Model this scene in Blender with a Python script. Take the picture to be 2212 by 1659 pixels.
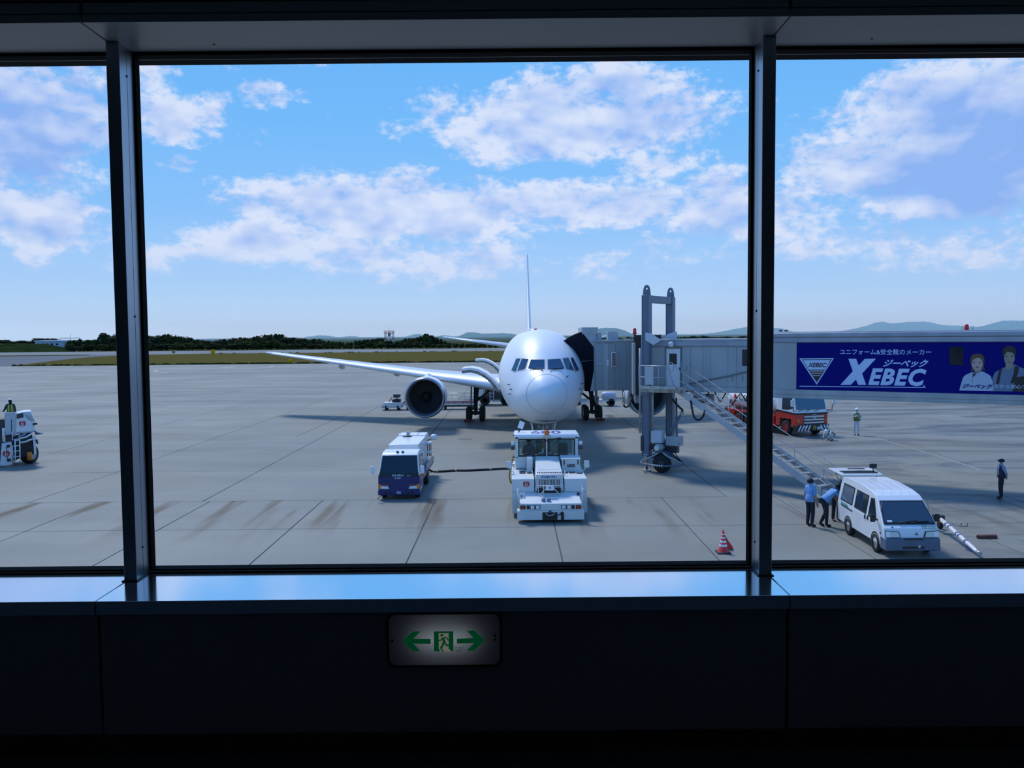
import bpy, bmesh, math, random
from mathutils import Vector, Matrix
from mathutils.bvhtree import BVHTree
random.seed(7)
for o in list(bpy.data.objects): bpy.data.objects.remove(o)
SC = bpy.context.scene
COL = SC.collection
V = Vector
# ------------------------------------------------------------------ camera
FPX = 1850.0; EYE = 6.8; PITCH = math.atan(105.5/1850); ROLL = 0.0088
_cp, _sp, _cr, _sr = math.cos(PITCH), math.sin(PITCH), math.cos(ROLL), math.sin(ROLL)
FW = V((0, _cp, -_sp)); U0 = V((0, _sp, _cp)); R0 = V((1, 0, 0))
RT = R0*_cr - U0*_sr; UP = U0*_cr + R0*_sr
cam = bpy.data.cameras.new('camera'); camo = bpy.data.objects.new('camera', cam); COL.objects.link(camo)
m = Matrix((RT, UP, -FW)).transposed().to_4x4(); m.translation = V((0, 0, EYE)); camo.matrix_world = m
cam.sensor_fit = 'HORIZONTAL'; cam.sensor_width = 36; cam.lens = FPX/2212*36; cam.clip_start = .05; cam.clip_end = 30000
SC.camera = camo
SC.view_settings.view_transform = 'Standard'; SC.view_settings.look = 'None'; SC.view_settings.gamma = 1
SC.view_settings.exposure = 0.0; SC.view_settings.use_curve_mapping = False
SC.cycles.volume_bounces = 2; SC.cycles.max_bounces = 6; SC.cycles.diffuse_bounces = 3; SC.cycles.glossy_bounces = 3; SC.cycles.transparent_max_bounces = 12
# ------------------------------------------------------------------ sky
def sky():
    w = bpy.data.worlds.new('sky'); SC.world = w; w.use_nodes = True
    T = w.node_tree; N = T.nodes; L = T.links
    for n in list(N): N.remove(n)
    def mth(op, a, b=None, c=None, clamp=False):
        n = N.new('ShaderNodeMath'); n.operation = op; n.use_clamp = clamp
        for i, q in enumerate((a, b, c)):
            if q is None: continue
            if isinstance(q, (int, float)): n.inputs[i].default_value = q
            else: L.new(q, n.inputs[i])
        return n.outputs[0]
    def mapr(v, a, b, c=0., d=1., interp='SMOOTHSTEP'):
        n = N.new('ShaderNodeMapRange'); n.interpolation_type = interp
        L.new(v, n.inputs[0])
        for i, q in enumerate((a, b, c, d)): n.inputs[i+1].default_value = q
        return n.outputs[0]
    def mixc(f, a, b):
        n = N.new('ShaderNodeMix'); n.data_type = 'RGBA'
        for i, q in ((0, f), (6, a), (7, b)):
            if isinstance(q, tuple): n.inputs[i].default_value = (*q, 1)
            elif isinstance(q, float): n.inputs[i].default_value = q
            else: L.new(q, n.inputs[i])
        return n.outputs[2]
    tc = N.new('ShaderNodeTexCoord'); sp = N.new('ShaderNodeSeparateXYZ'); L.new(tc.outputs['Generated'], sp.inputs[0])
    x, y, z = sp.outputs
    az = mth('ARCTAN2', x, y); el = mth('ARCSINE', z)
    # cloud banks by bearing and elevation (radians): az, el, half sizes, strength
    px = lambda X, Y, RX, RY, S: (math.atan((X-1106)/1850), math.atan((727-Y)/1850), RX/1850, RY/1850, S)
    banks = [px(1250,268,370,105,1.0), px(980,298,170,34,.7), px(1330,215,170,70,.9), px(1400,372,130,36,.72), px(860,460,430,90,1.0), px(600,530,260,66,.9),
             px(1220,450,420,58,.88), px(930,570,330,62,.75), px(1560,465,130,80,.85), px(1700,480,160,90,.75),
             px(2090,330,290,140,1.05), px(2080,420,330,110,.95), px(1800,400,150,80,.85), px(2000,560,330,60,.7), px(1420,560,260,50,.5),
             px(400,285,140,66,.8), px(315,195,80,70,.75), px(610,128,120,34,.68), px(620,240,70,34,.68), px(410,380,60,26,.6), px(60,320,200,190,.9), px(90,510,160,75,.95),
             px(320,565,90,36,.8), px(1960,120,120,32,.65), (1.5,.4,.5,.2,.9), (-1.5,.4,.5,.2,.9), (.2,.85,.8,.2,.8)]
    def vm(op, *a):
        n = N.new('ShaderNodeVectorMath'); n.operation = op
        for k, q in enumerate(a):
            if isinstance(q, tuple): n.inputs[k].default_value = q
            else: L.new(q, n.inputs[k])
        return n.outputs['Value'] if op == 'DOT_PRODUCT' else n.outputs[0]
    def noise(v, sc, det, ro):
        n = N.new('ShaderNodeTexNoise'); n.noise_dimensions = '2D'; n.inputs['Scale'].default_value = sc; n.inputs['Detail'].default_value = det; n.inputs['Roughness'].default_value = ro; L.new(v, n.inputs['Vector']); return n
    cb = N.new('ShaderNodeCombineXYZ'); L.new(az, cb.inputs[0]); L.new(mth('MULTIPLY', el, 1.7), cb.inputs[1]); C0 = cb.outputs[0]
    wn = noise(C0, 8., 2, .6).outputs['Color']
    W0 = vm('MULTIPLY_ADD', vm('SUBTRACT', wn, (.5, .5, .5)), (.085, .075, 0), C0)       # billowing outlines
    def bank(lst):
        acc = None
        for ca, ce, ra, re, st in lst:
            q = vm('MULTIPLY_ADD', W0, (1/ra, 1/(re*1.7), 0), (-ca/ra, -ce/re, 0)); d = vm('DOT_PRODUCT', q, q); d = mth('MULTIPLY_ADD', d, -.8*st, st)
            acc = d if acc is None else mth('MAXIMUM', acc, d)
        return mth('MAXIMUM', acc, 0.)
    acc = bank(banks)
    n1 = noise(C0, 15., 6, .6).outputs['Fac']; n2 = noise(vm('ADD', C0, (.004, .030, 0)), 15., 2, .6).outputs['Fac']; n3 = noise(C0, 60., 3, .65).outputs['Fac']
    d0 = mth('ADD', mth('ADD', acc, mth('MULTIPLY_ADD', n1, 1.3, -.65)), mth('MULTIPLY_ADD', n3, .5, -.25))
    cov = mth('MULTIPLY', mapr(d0, .24, .78), mapr(el, .0, .04))
    grey = bank([px(2110, 410, 230, 120, .85), px(40, 330, 210, 170, .55), px(1400, 285, 190, 50, .45), px(1600, 500, 90, 50, .4)])
    lit = mth('MULTIPLY_ADD', mth('SUBTRACT', n1, n2), 1.9, .78)
    lit = mth('SUBTRACT', lit, mth('MULTIPLY', mapr(d0, .55, 1.35), .30)); lit = mth('SUBTRACT', lit, mth('MULTIPLY', grey, .95)); lit = mth('ADD', lit, mth('MULTIPLY_ADD', n3, .3, -.15), clamp=True)
    rp = N.new('ShaderNodeValToRGB'); L.new(mapr(el, -.05, 1.2, interp='LINEAR'), rp.inputs[0]); c = rp.color_ramp
    def stop(e, col): 
        q = c.elements.new((e+.05)/1.25); q.color = (*col, 1)
    c.elements[0].color = (.42, .62, .96, 1); c.elements[1].color = (.05, .24, .80, 1)
    for e, col in ((0., (.55, .78, 1.06)), (.03, (.50, .72, 1.02)), (.06, (.42, .66, 1.)), (.14, (.27, .57, 1.)), (.24, (.185, .52, 1.)), (.34, (.145, .47, .98)), (.7, (.08, .32, .88))): stop(e, col)
    cl = mixc(lit, (.29, .48, .93), (.76, .83, 1.0))
    low = mapr(el, .0, .13); cl = mixc(low, (.58, .72, 1.0), cl)
    fin = mixc(mth('MULTIPLY', cov, .93), rp.outputs[0], cl)
    bg = N.new('ShaderNodeBackground'); L.new(fin, bg.inputs[0]); bg.inputs[1].default_value = 1.0
    ou = N.new('ShaderNodeOutputWorld'); L.new(bg.outputs[0], ou.inputs[0])
    w.cycles.sampling_method = 'MANUAL'; w.cycles.sample_map_resolution = 256
sky()
# ------------------------------------------------------------------ sun (high, beyond the aircraft and to the left)
sl = bpy.data.lights.new('sun_offscreen', 'SUN'); sl.energy = 2.8; sl.angle = math.radians(11); sl.color = (1.0, .97, .90)
so = bpy.data.objects.new('sun_offscreen', sl); COL.objects.link(so); so.location = (-40, 90, 90)
so.rotation_euler = V((-.30, .50, .81)).to_track_quat('Z', 'Y').to_euler()
# ------------------------------------------------------------------ helpers
def ray(px, py): return FW + RT*((px-1106)/FPX) + UP*((829.5-py)/FPX)
def P(px, py, Y):
    d = ray(px, py); t = Y/d.y; return V((d.x*t, Y, EYE+d.z*t))
def G(px, py, z=0.):
    d = ray(px, py); t = (z-EYE)/d.z; return V((d.x*t, d.y*t, z))
def HP(px, py, p0, n):
    d = ray(px, py); t = (V(p0)-V((0, 0, EYE))).dot(n)/d.dot(n); return V((0, 0, EYE))+d*t
_M = {}
def mat(name, col, rough=.5, metal=0., noise=0., nscale=4., coat=0., emit=None, trans=0., spec=None, stretch=(1, 1, 1), bump=0., col2=None):
    if name in _M: return _M[name]
    m = bpy.data.materials.new(name); m.use_nodes = True; T = m.node_tree; B = T.nodes['Principled BSDF']
    B.inputs['Base Color'].default_value = (*col, 1); B.inputs['Roughness'].default_value = rough; B.inputs['Metallic'].default_value = metal
    if coat: B.inputs['Coat Weight'].default_value = coat; B.inputs['Coat Roughness'].default_value = .06
    if spec is not None: B.inputs['Specular IOR Level'].default_value = spec
    if emit: B.inputs['Emission Color'].default_value = (*emit[:3], 1); B.inputs['Emission Strength'].default_value = emit[3]
    if noise or bump:
        g = T.nodes.new('ShaderNodeNewGeometry'); mp = T.nodes.new('ShaderNodeMapping'); mp.inputs['Scale'].default_value = stretch
        n = T.nodes.new('ShaderNodeTexNoise'); n.inputs['Scale'].default_value = nscale; n.inputs['Detail'].default_value = 5
        T.links.new(g.outputs['Position'], mp.inputs[0]); T.links.new(mp.outputs[0], n.inputs['Vector'])
        if noise:
            r = T.nodes.new('ShaderNodeValToRGB'); r.color_ramp.elements[0].position = .3; r.color_ramp.elements[1].position = .68
            c2 = col2 or tuple(c*(1-noise) for c in col)
            r.color_ramp.elements[0].color = (*c2, 1); r.color_ramp.elements[1].color = (*col, 1)
            T.links.new(n.outputs['Fac'], r.inputs[0]); T.links.new(r.outputs[0], B.inputs['Base Color'])
        if bump:
            b = T.nodes.new('ShaderNodeBump'); b.inputs['Strength'].default_value = bump; b.inputs['Distance'].default_value = .02
            T.links.new(n.outputs['Fac'], b.inputs['Height']); T.links.new(b.outputs[0], B.inputs['Normal'])
    _M[name] = m; return m
def glassmat(name, tint=(.9, .95, 1.), refl=.08):
    if name in _M: return _M[name]
    m = bpy.data.materials.new(name); m.use_nodes = True; T = m.node_tree; N = T.nodes
    for n in list(N): N.remove(n)
    tr = N.new('ShaderNodeBsdfTransparent'); tr.inputs[0].default_value = (*tint, 1)
    gl = N.new('ShaderNodeBsdfGlossy'); gl.inputs['Roughness'].default_value = .02
    fr = N.new('ShaderNodeLayerWeight'); fr.inputs[0].default_value = .25
    mp = N.new('ShaderNodeMapRange'); T.links.new(fr.outputs['Facing'], mp.inputs[0]); mp.inputs[3].default_value = refl*.5; mp.inputs[4].default_value = min(1, refl*5)
    mx = N.new('ShaderNodeMixShader'); T.links.new(mp.outputs[0], mx.inputs[0]); T.links.new(tr.outputs[0], mx.inputs[1]); T.links.new(gl.outputs[0], mx.inputs[2])
    ou = N.new('ShaderNodeOutputMaterial'); T.links.new(mx.outputs[0], ou.inputs[0]); _M[name] = m; return m
class MB:
    def __init__(s): s.v = []; s.f = []; s.m = []; s.s = []
    def add(s, vs, fs, m=0, sm=False):
        o = len(s.v); s.v += [V(q) for q in vs]
        for f in fs: s.f.append([i+o for i in f]); s.m.append(m); s.s.append(sm)
        return s
    def box(s, x0, x1, y0, y1, z0, z1, m=0):
        return s.hexa([(x0,y0,z0),(x1,y0,z0),(x1,y1,z0),(x0,y1,z0),(x0,y0,z1),(x1,y0,z1),(x1,y1,z1),(x0,y1,z1)], m)
    def hexa(s, p, m=0): return s.add(p, [(0,3,2,1),(4,5,6,7),(0,1,5,4),(1,2,6,5),(2,3,7,6),(3,0,4,7)], m)
    def obox(s, c, size, ax=None, m=0):      # oriented box: centre, full sizes, 3 axes
        ax = ax or (V((1,0,0)), V((0,1,0)), V((0,0,1))); c = V(c); a, b, d = [ax[i]*size[i]/2 for i in range(3)]
        return s.hexa([c-a-b-d, c+a-b-d, c+a+b-d, c-a+b-d, c-a-b+d, c+a-b+d, c+a+b+d, c-a+b+d], m)
    def bar(s, p0, p1, w, h, m=0, up=(0,0,1)):
        p0, p1 = V(p0), V(p1); t = (p1-p0).normalized(); u = V(up)
        if abs(t.dot(u)) > .98: u = V((0,1,0))
        r = t.cross(u).normalized(); u = r.cross(t)
        return s.obox((p0+p1)/2, ((p1-p0).length, w, h), (t, r, u), m)
    def tube(s, pts, r, n=8, m=0, sm=True, caps=True):
        pts = [V(p) for p in pts]; k = len(pts); rr = r if isinstance(r, (list, tuple)) else [r]*k; rings = []; pu = None
        for i in range(k):
            t = (pts[min(i+1,k-1)]-pts[max(i-1,0)]).normalized()
            u = pu if pu is not None else (V((0,0,1)) if abs(t.z) < .9 else V((0,1,0)))
            a = t.cross(u)
            if a.length < 1e-5: a = t.cross(V((1,.3,.2)))
            a.normalize(); b = a.cross(t); pu = b
            rings.append([pts[i]+(a*math.cos(2*math.pi*j/n)+b*math.sin(2*math.pi*j/n))*rr[i] for j in range(n)])
        return s.loft(rings, m, sm, caps)
    def cyl(s, p0, p1, r, r1=None, n=16, m=0, sm=True): return s.tube([p0, p1], [r, r if r1 is None else r1], n, m, sm)
    def loft(s, rings, m=0, sm=True, caps=True, closed=True):
        n = len(rings[0]); o = len(s.v); s.v += [V(q) for R in rings for q in R]
        for i in range(len(rings)-1):
            for j in range(n if closed else n-1):
                k = (j+1) % n; s.f.append([o+i*n+j, o+i*n+k, o+(i+1)*n+k, o+(i+1)*n+j]); s.m.append(m); s.s.append(sm)
        if caps and closed:
            s.f.append([o+j for j in range(n)][::-1]); s.m.append(m); s.s.append(False)
            e = o+(len(rings)-1)*n; s.f.append([e+j for j in range(n)]); s.m.append(m); s.s.append(False)
        return s
    def lathe(s, prof, c, ax='y', n=24, m=0, sm=True, caps=False):   # prof: (radius, position along the axis)
        c = V(c); ex = {'x': (V((1,0,0)),V((0,1,0)),V((0,0,1))), 'y': (V((0,1,0)),V((0,0,1)),V((1,0,0))), 'z': (V((0,0,1)),V((1,0,0)),V((0,1,0)))}[ax] if isinstance(ax, str) else ax
        return s.loft([[c+ex[0]*t+(ex[1]*math.cos(2*math.pi*j/n)+ex[2]*math.sin(2*math.pi*j/n))*r for j in range(n)] for r, t in prof], m, sm, caps)
    def prism(s, poly, o, a, b, n, th, m=0):     # polygon in the plane (o; a, b), thickness th along n
        o, a, b, n = V(o), V(a), V(b), V(n); k = len(poly); q = [o+a*x+b*y for x, y in poly]
        return s.add(q+[p+n*th for p in q], [list(range(k))[::-1], [k+i for i in range(k)]]+[(i,(i+1)%k,k+(i+1)%k,k+i) for i in range(k)], m)
    def ball(s, c, r, m=0, n=12, sc=(1,1,1)):
        c = V(c); k = n//2; pr = [[c+V((math.cos(2*math.pi*j/n)*math.sin(math.pi*(i+.02)/(k+.04))*r*sc[0], math.sin(2*math.pi*j/n)*math.sin(math.pi*(i+.02)/(k+.04))*r*sc[1], -math.cos(math.pi*(i+.02)/(k+.04))*r*sc[2])) for j in range(n)] for i in range(k+1)]
        return s.loft(pr, m, True, True)
    def mesh(s, name, mats, off=None, bevel=0., seg=2):
        me = bpy.data.meshes.new(name); vs = [v-off for v in s.v] if off else s.v
        me.from_pydata([tuple(v) for v in vs], [], s.f)
        me.polygons.foreach_set('material_index', s.m); me.polygons.foreach_set('use_smooth', s.s)
        for q in (mats if isinstance(mats, (list, tuple)) else [mats]): me.materials.append(q)
        b = bmesh.new(); b.from_mesh(me); bmesh.ops.recalc_face_normals(b, faces=b.faces)
        if bevel:
            es = [e for e in b.edges if len(e.link_faces) == 2 and e.calc_face_angle(0) > .35]
            r_ = bmesh.ops.bevel(b, geom=es, offset=bevel, segments=seg, affect='EDGES', clamp_overlap=True, profile=.5)
            for f in r_['faces']: f.smooth = True
        b.to_mesh(me); b.free()
        me.update(); return me
    def build(s, name, mats, parent=None, world=False, bevel=0., seg=2, label=None):
        me = s.mesh(name, mats, parent.matrix_basis.translation if (world and parent) else None, bevel, seg)
        o = bpy.data.objects.new(name, me); COL.objects.link(o); o.parent = parent
        if label: o['label'] = label
        return o
def tag(o, label, cat=None, group=None, kind=None):
    if label: o['label'] = label
    if cat: o['category'] = cat
    if group: o['group'] = group
    if kind: o['kind'] = kind
    return o
def thing(name, label, cat, loc=(0, 0, 0), rz=0., group=None):
    o = bpy.data.objects.new(name, None); COL.objects.link(o); o.location = loc; o.rotation_euler = (0, 0, rz); o.empty_display_size = .3
    return tag(o, label, cat, group)
def struct(o): o['kind'] = 'structure'; return o
def copy_tree(o, parent=None):
    c = o.copy(); COL.objects.link(c); c.parent = parent
    for ch in list(o.children): copy_tree(ch, c)
    return c
def pchip(xs, ys):
    n = len(xs); h = [xs[i+1]-xs[i] for i in range(n-1)]; d = [(ys[i+1]-ys[i])/h[i] for i in range(n-1)]; mm = [d[0]]+[0 if d[i-1]*d[i] <= 0 else 2*d[i-1]*d[i]/(d[i-1]+d[i]) for i in range(1, n-1)]+[d[-1]]
    def f(x):
        i = max(0, min(n-2, next((k for k in range(n-1) if x <= xs[k+1]), n-2))); t = (x-xs[i])/h[i]
        return ys[i]*(2*t**3-3*t*t+1)+h[i]*mm[i]*(t**3-2*t*t+t)+ys[i+1]*(-2*t**3+3*t*t)+h[i]*mm[i+1]*(t**3-t*t)
    return f
def cr(pts, k=6):
    p = [V(q) for q in pts]; p = [p[0]*2-p[1]]+p+[p[-1]*2-p[-2]]; o = []
    for i in range(1, len(p)-2):
        for j in range(k):
            t = j/k; o.append(.5*((2*p[i])+(p[i+1]-p[i-1])*t+(2*p[i-1]-5*p[i]+4*p[i+1]-p[i+2])*t*t+(3*p[i]-p[i-1]-3*p[i+1]+p[i+2])*t**3))
    return o+[p[-2]]
def text(name, body, mt, parent, o, right, up, size, width=None, shear=0., bold=0., depth=.004, off=None, space=1.):
    """flat lettering in the plane (o; right, up); o is the lower-left corner, size the cap height, width stretches to fit"""
    c = bpy.data.curves.new(name, 'FONT'); c.body = body; c.size = 1; c.shear = shear; c.offset = bold; c.resolution_u = 3; c.space_character = space
    t = bpy.data.objects.new(name, c); COL.objects.link(t); me = bpy.data.meshes.new_from_object(t.evaluated_get(bpy.context.evaluated_depsgraph_get()))
    bpy.data.objects.remove(t); me.name = name
    xs = [v.co.x for v in me.vertices]; ys = [v.co.y for v in me.vertices]
    x0, x1, y0, y1 = min(xs), max(xs), min(ys), max(ys)
    sy = size/(y1-y0); sx = width/(x1-x0) if width else sy; o, right, up = V(o), V(right).normalized(), V(up).normalized(); nn = right.cross(up)
    for v in me.vertices: v.co = o+right*((v.co.x-x0)*sx)+up*((v.co.y-y0)*sy)+nn*depth-(off or V())
    me.materials.clear(); me.materials.append(mt); ob = bpy.data.objects.new(name, me); COL.objects.link(ob); ob.parent = parent; return ob
# shared materials
WHITE = mat('white_paint', (.80, .82, .85), .32, coat=.3, noise=.06, nscale=1.5)
OFFW = mat('off_white_paint', (.68, .70, .70), .42, noise=.10, nscale=2.)
GREY = mat('grey_paint', (.42, .45, .48), .45, noise=.12, nscale=2.)
STEEL = mat('galvanised_steel', (.45, .48, .50), .42, metal=.5, noise=.2, nscale=6.)
DARK = mat('dark_metal', (.045, .05, .06), .5, noise=.3)
BLACK = mat('black_plastic', (.012, .013, .015), .45)
RUBBER = mat('rubber', (.016, .017, .02), .75, noise=.25, nscale=9.)
CHROME = mat('bright_metal', (.75, .77, .8), .18, metal=1.)
RED = mat('red_paint', (.62, .035, .02), .35, coat=.3)
ORANGE = mat('orange_lens', (.85, .22, .02), .25)
DGLASS = mat('dark_glass', (.012, .022, .035), .04, spec=.8)
LENS = mat('lamp_lens', (.75, .80, .85), .08, coat=.5)
# ================================================================== the lounge
ZF, ZS, ZT, YF, YM, YG = 5.15, 5.773, 8.012, 3.30, 3.575, 3.715
PANEL = mat('window_wall_panel', (.36, .39, .42), .38, noise=.06, nscale=1.3)
SILLM = mat('sill_metal', (.95, .97, 1.0), .12, metal=.95, noise=.03, nscale=2.)
MULL = mat('mullion_metal', (.40, .46, .54), .34, metal=.85, noise=.05, nscale=2.)
SEAL = mat('black_seal', (.008, .008, .01), .85, spec=.1)
LOWP = PANEL
CARPET = mat('lounge_carpet', (.12, .13, .14), .9, noise=.3, nscale=30)
INT = mat('lounge_wall', (.30, .32, .33), .8, noise=.1)
CEIL = mat('lounge_ceiling', (.40, .42, .43), .8, noise=.1)
MX = (-1.623, 1.066)           # mullion centres
JX = (-1.641, 1.082)
XS = (-4.33, -1.641, 1.082, 3.80)
def room():
    f = struct(MB().box(-5, 5, -5, YF+.02, ZF-.12, ZF).build('floor', CARPET))
    struct(MB().box(-5, 5, -5, YF+.3, 8.75, 8.9).build('ceiling', CEIL))
    struct(MB().box(-9, 9, 3.9, 6.15, 8.95, 9.25).build('trim_10', INT))     # unseen roof eave over the glass, added to keep sun off the sill
    struct(MB().box(-5.15, -5, -5, 4, ZF-.1, 8.9).build('wall_left', INT)); struct(MB().box(5, 5.15, -5, 4, ZF-.1, 8.9).build('wall_right', INT))
    struct(MB().box(-5.15, 5.15, -5.15, -5, ZF-.1, 8.9).build('wall_back', INT))
    # window wall below the sill: recessed backing, flush metal panels
    w = struct(MB().box(-5, -.494, YF+.05, 3.95, 4.2, ZS-.06).box(-.055, 5, YF+.05, 3.95, 4.2, ZS-.06).box(-.494, -.055, YF+.05, 3.95, 4.2, 5.505).box(-.494, -.055, YF+.05, 3.95, 5.712, ZS-.06).box(-.494, -.055, YF+.2, 3.95, 5.505, 5.712).box(-5, 5, 3.45, 3.95, ZT+.02, 8.9).build('wall_front', SEAL))
    edges = [-5]+list(XS[1:3])+[5]
    g = .006
    for i in range(3):
        wp = MB(); a_, b_ = edges[i]+g, edges[i+1]-g; lo_, hi_ = ZF+.075, ZS-.062
        if i == 1:      # cut-out for the sign housing
            X4 = [a_, -.494, -.055, b_]; Z4 = [lo_, 5.505, 5.712, hi_]
            wp.add([(x, y, z) for y in (YF+.028, YF+.055) for z in Z4 for x in X4], [f for q in range(3) for p in range(3) if (p, q) != (1, 1) for f in ((4*q+p, 4*q+p+1, 4*q+p+5, 4*q+p+4), (16+4*q+p, 16+4*q+p+4, 16+4*q+p+5, 16+4*q+p+1))]+[(5,6,22,21),(9,10,26,25),(5,9,25,21),(6,10,26,22),(0,3,19,16),(12,15,31,28)])
            wp.build('wall_panel', LOWP, w)
        else: wp.box(a_, b_, YF+.028, YF+.055, lo_, hi_).build('wall_panel', LOWP, w, bevel=.003)
        MB().box(edges[i]+g, edges[i+1]-g, 3.36, 3.46, ZT+.034, ZT+.075).build('fascia_panel', PANEL, w, bevel=.003)
        MB().box(edges[i]+g, edges[i+1]-g, 3.34, 3.43, ZT+.085, 8.75).build('upper_panel', PANEL, w, bevel=.003)
    struct(MB().box(-5, 5, YF+.012, YF+.04, ZF, ZF+.072).build('baseboard_front', mat('baseboard', (.05, .055, .06), .5, noise=.1), bevel=.003))
    # sill boards with mitred joints that run from the mullion to the front edge
    for i in range(3):
        a0, a1 = edges[i], edges[i+1]; g2 = .0022
        fl = a0+g2 if i else a0; fr = a1-g2 if i < 2 else a1
        bl = (a0+.06+g2 if i == 1 else a0-.06+g2) if i else a0; br = (a1-.06-g2 if i == 1 else a1+.06-g2) if i < 2 else a1
        bl = {0: a0, 1: a0-.0+g2, 2: a0+g2}[i]; br = {0: a1-g2, 1: a1-g2, 2: a1}[i]
        m = MB().hexa([(fl,YF,ZS-.055),(fr,YF,ZS-.055),(br,YG+.06,ZS-.055),(bl,YG+.06,ZS-.055),(fl,YF,ZS),(fr,YF,ZS),(br,YG+.06,ZS),(bl,YG+.06,ZS)])
        o = struct(m.build('trim_%d' % (i+1), SILLM, bevel=.002))
    # soffit above the glass
    for i in range(3):
        o = struct(MB().box(edges[i]+.003, edges[i+1]-.003, 3.36, YG+.1, ZT, ZT+.03).build('trim_%d' % (i+4), PANEL, bevel=.002))
        MB().cyl((edges[i]+.42, 3.62, ZT-.002), (edges[i]+.42, 3.62, ZT+.004), .006, n=10).build('screw', DARK, o)
    # mullions
    for k, mx in enumerate(MX):
        o = struct(MB().box(mx-.027, mx+.027, YM, YG+.05, ZS-.002, ZT+.002).build('trim_%d' % (k+7), MULL, bevel=.0025))
        s = 1 if k == 0 else -1
        MB().box(min(mx+s*.0265, mx+s*.0273), max(mx+s*.0265, mx+s*.0273), YM+.066, YM+.069, ZS+.01, ZT-.01).build('seam', DARK, o)
        MB().box(mx-.037, mx+.037, YG-.012, YG+.03, ZS, ZT).build('gasket', SEAL, o)
        for z in (ZS+.13, ZS+1.12, ZT-.12): MB().cyl((mx+s*.0265, YM+.066, z), (mx+s*.030, YM+.066, z), .005, n=8).build('screw', DARK, o)
        MB().box(mx-.034, mx+.034, YM-.008, YG, ZS, ZS+.004).build('foot_plate', DARK, o)
    # three panes with seals
    gl = glassmat('window_glass', (.985, .99, 1.0), .03)
    ex = [-5, MX[0], MX[1], 5]
    for i in range(3):
        o = struct(MB().box(ex[i]+.02, ex[i+1]-.02, YG+.010, YG+.018, ZS, ZT).build('window_%d' % (i+1), gl))
        MB().box(ex[i], ex[i+1], YG-.012, YG+.05, ZS, ZS+.016).build('bottom_seal', SEAL, o)
        MB().box(ex[i], ex[i+1], YG-.016, YG-.008, ZS+.004, ZS+.010).build('glazing_bead', mat('bronze_bead', (.45, .40, .36), .4), o)
        MB().box(ex[i], ex[i+1], YG-.010, YG+.05, ZT-.014, ZT).build('top_seal', SEAL, o)
room()
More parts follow.
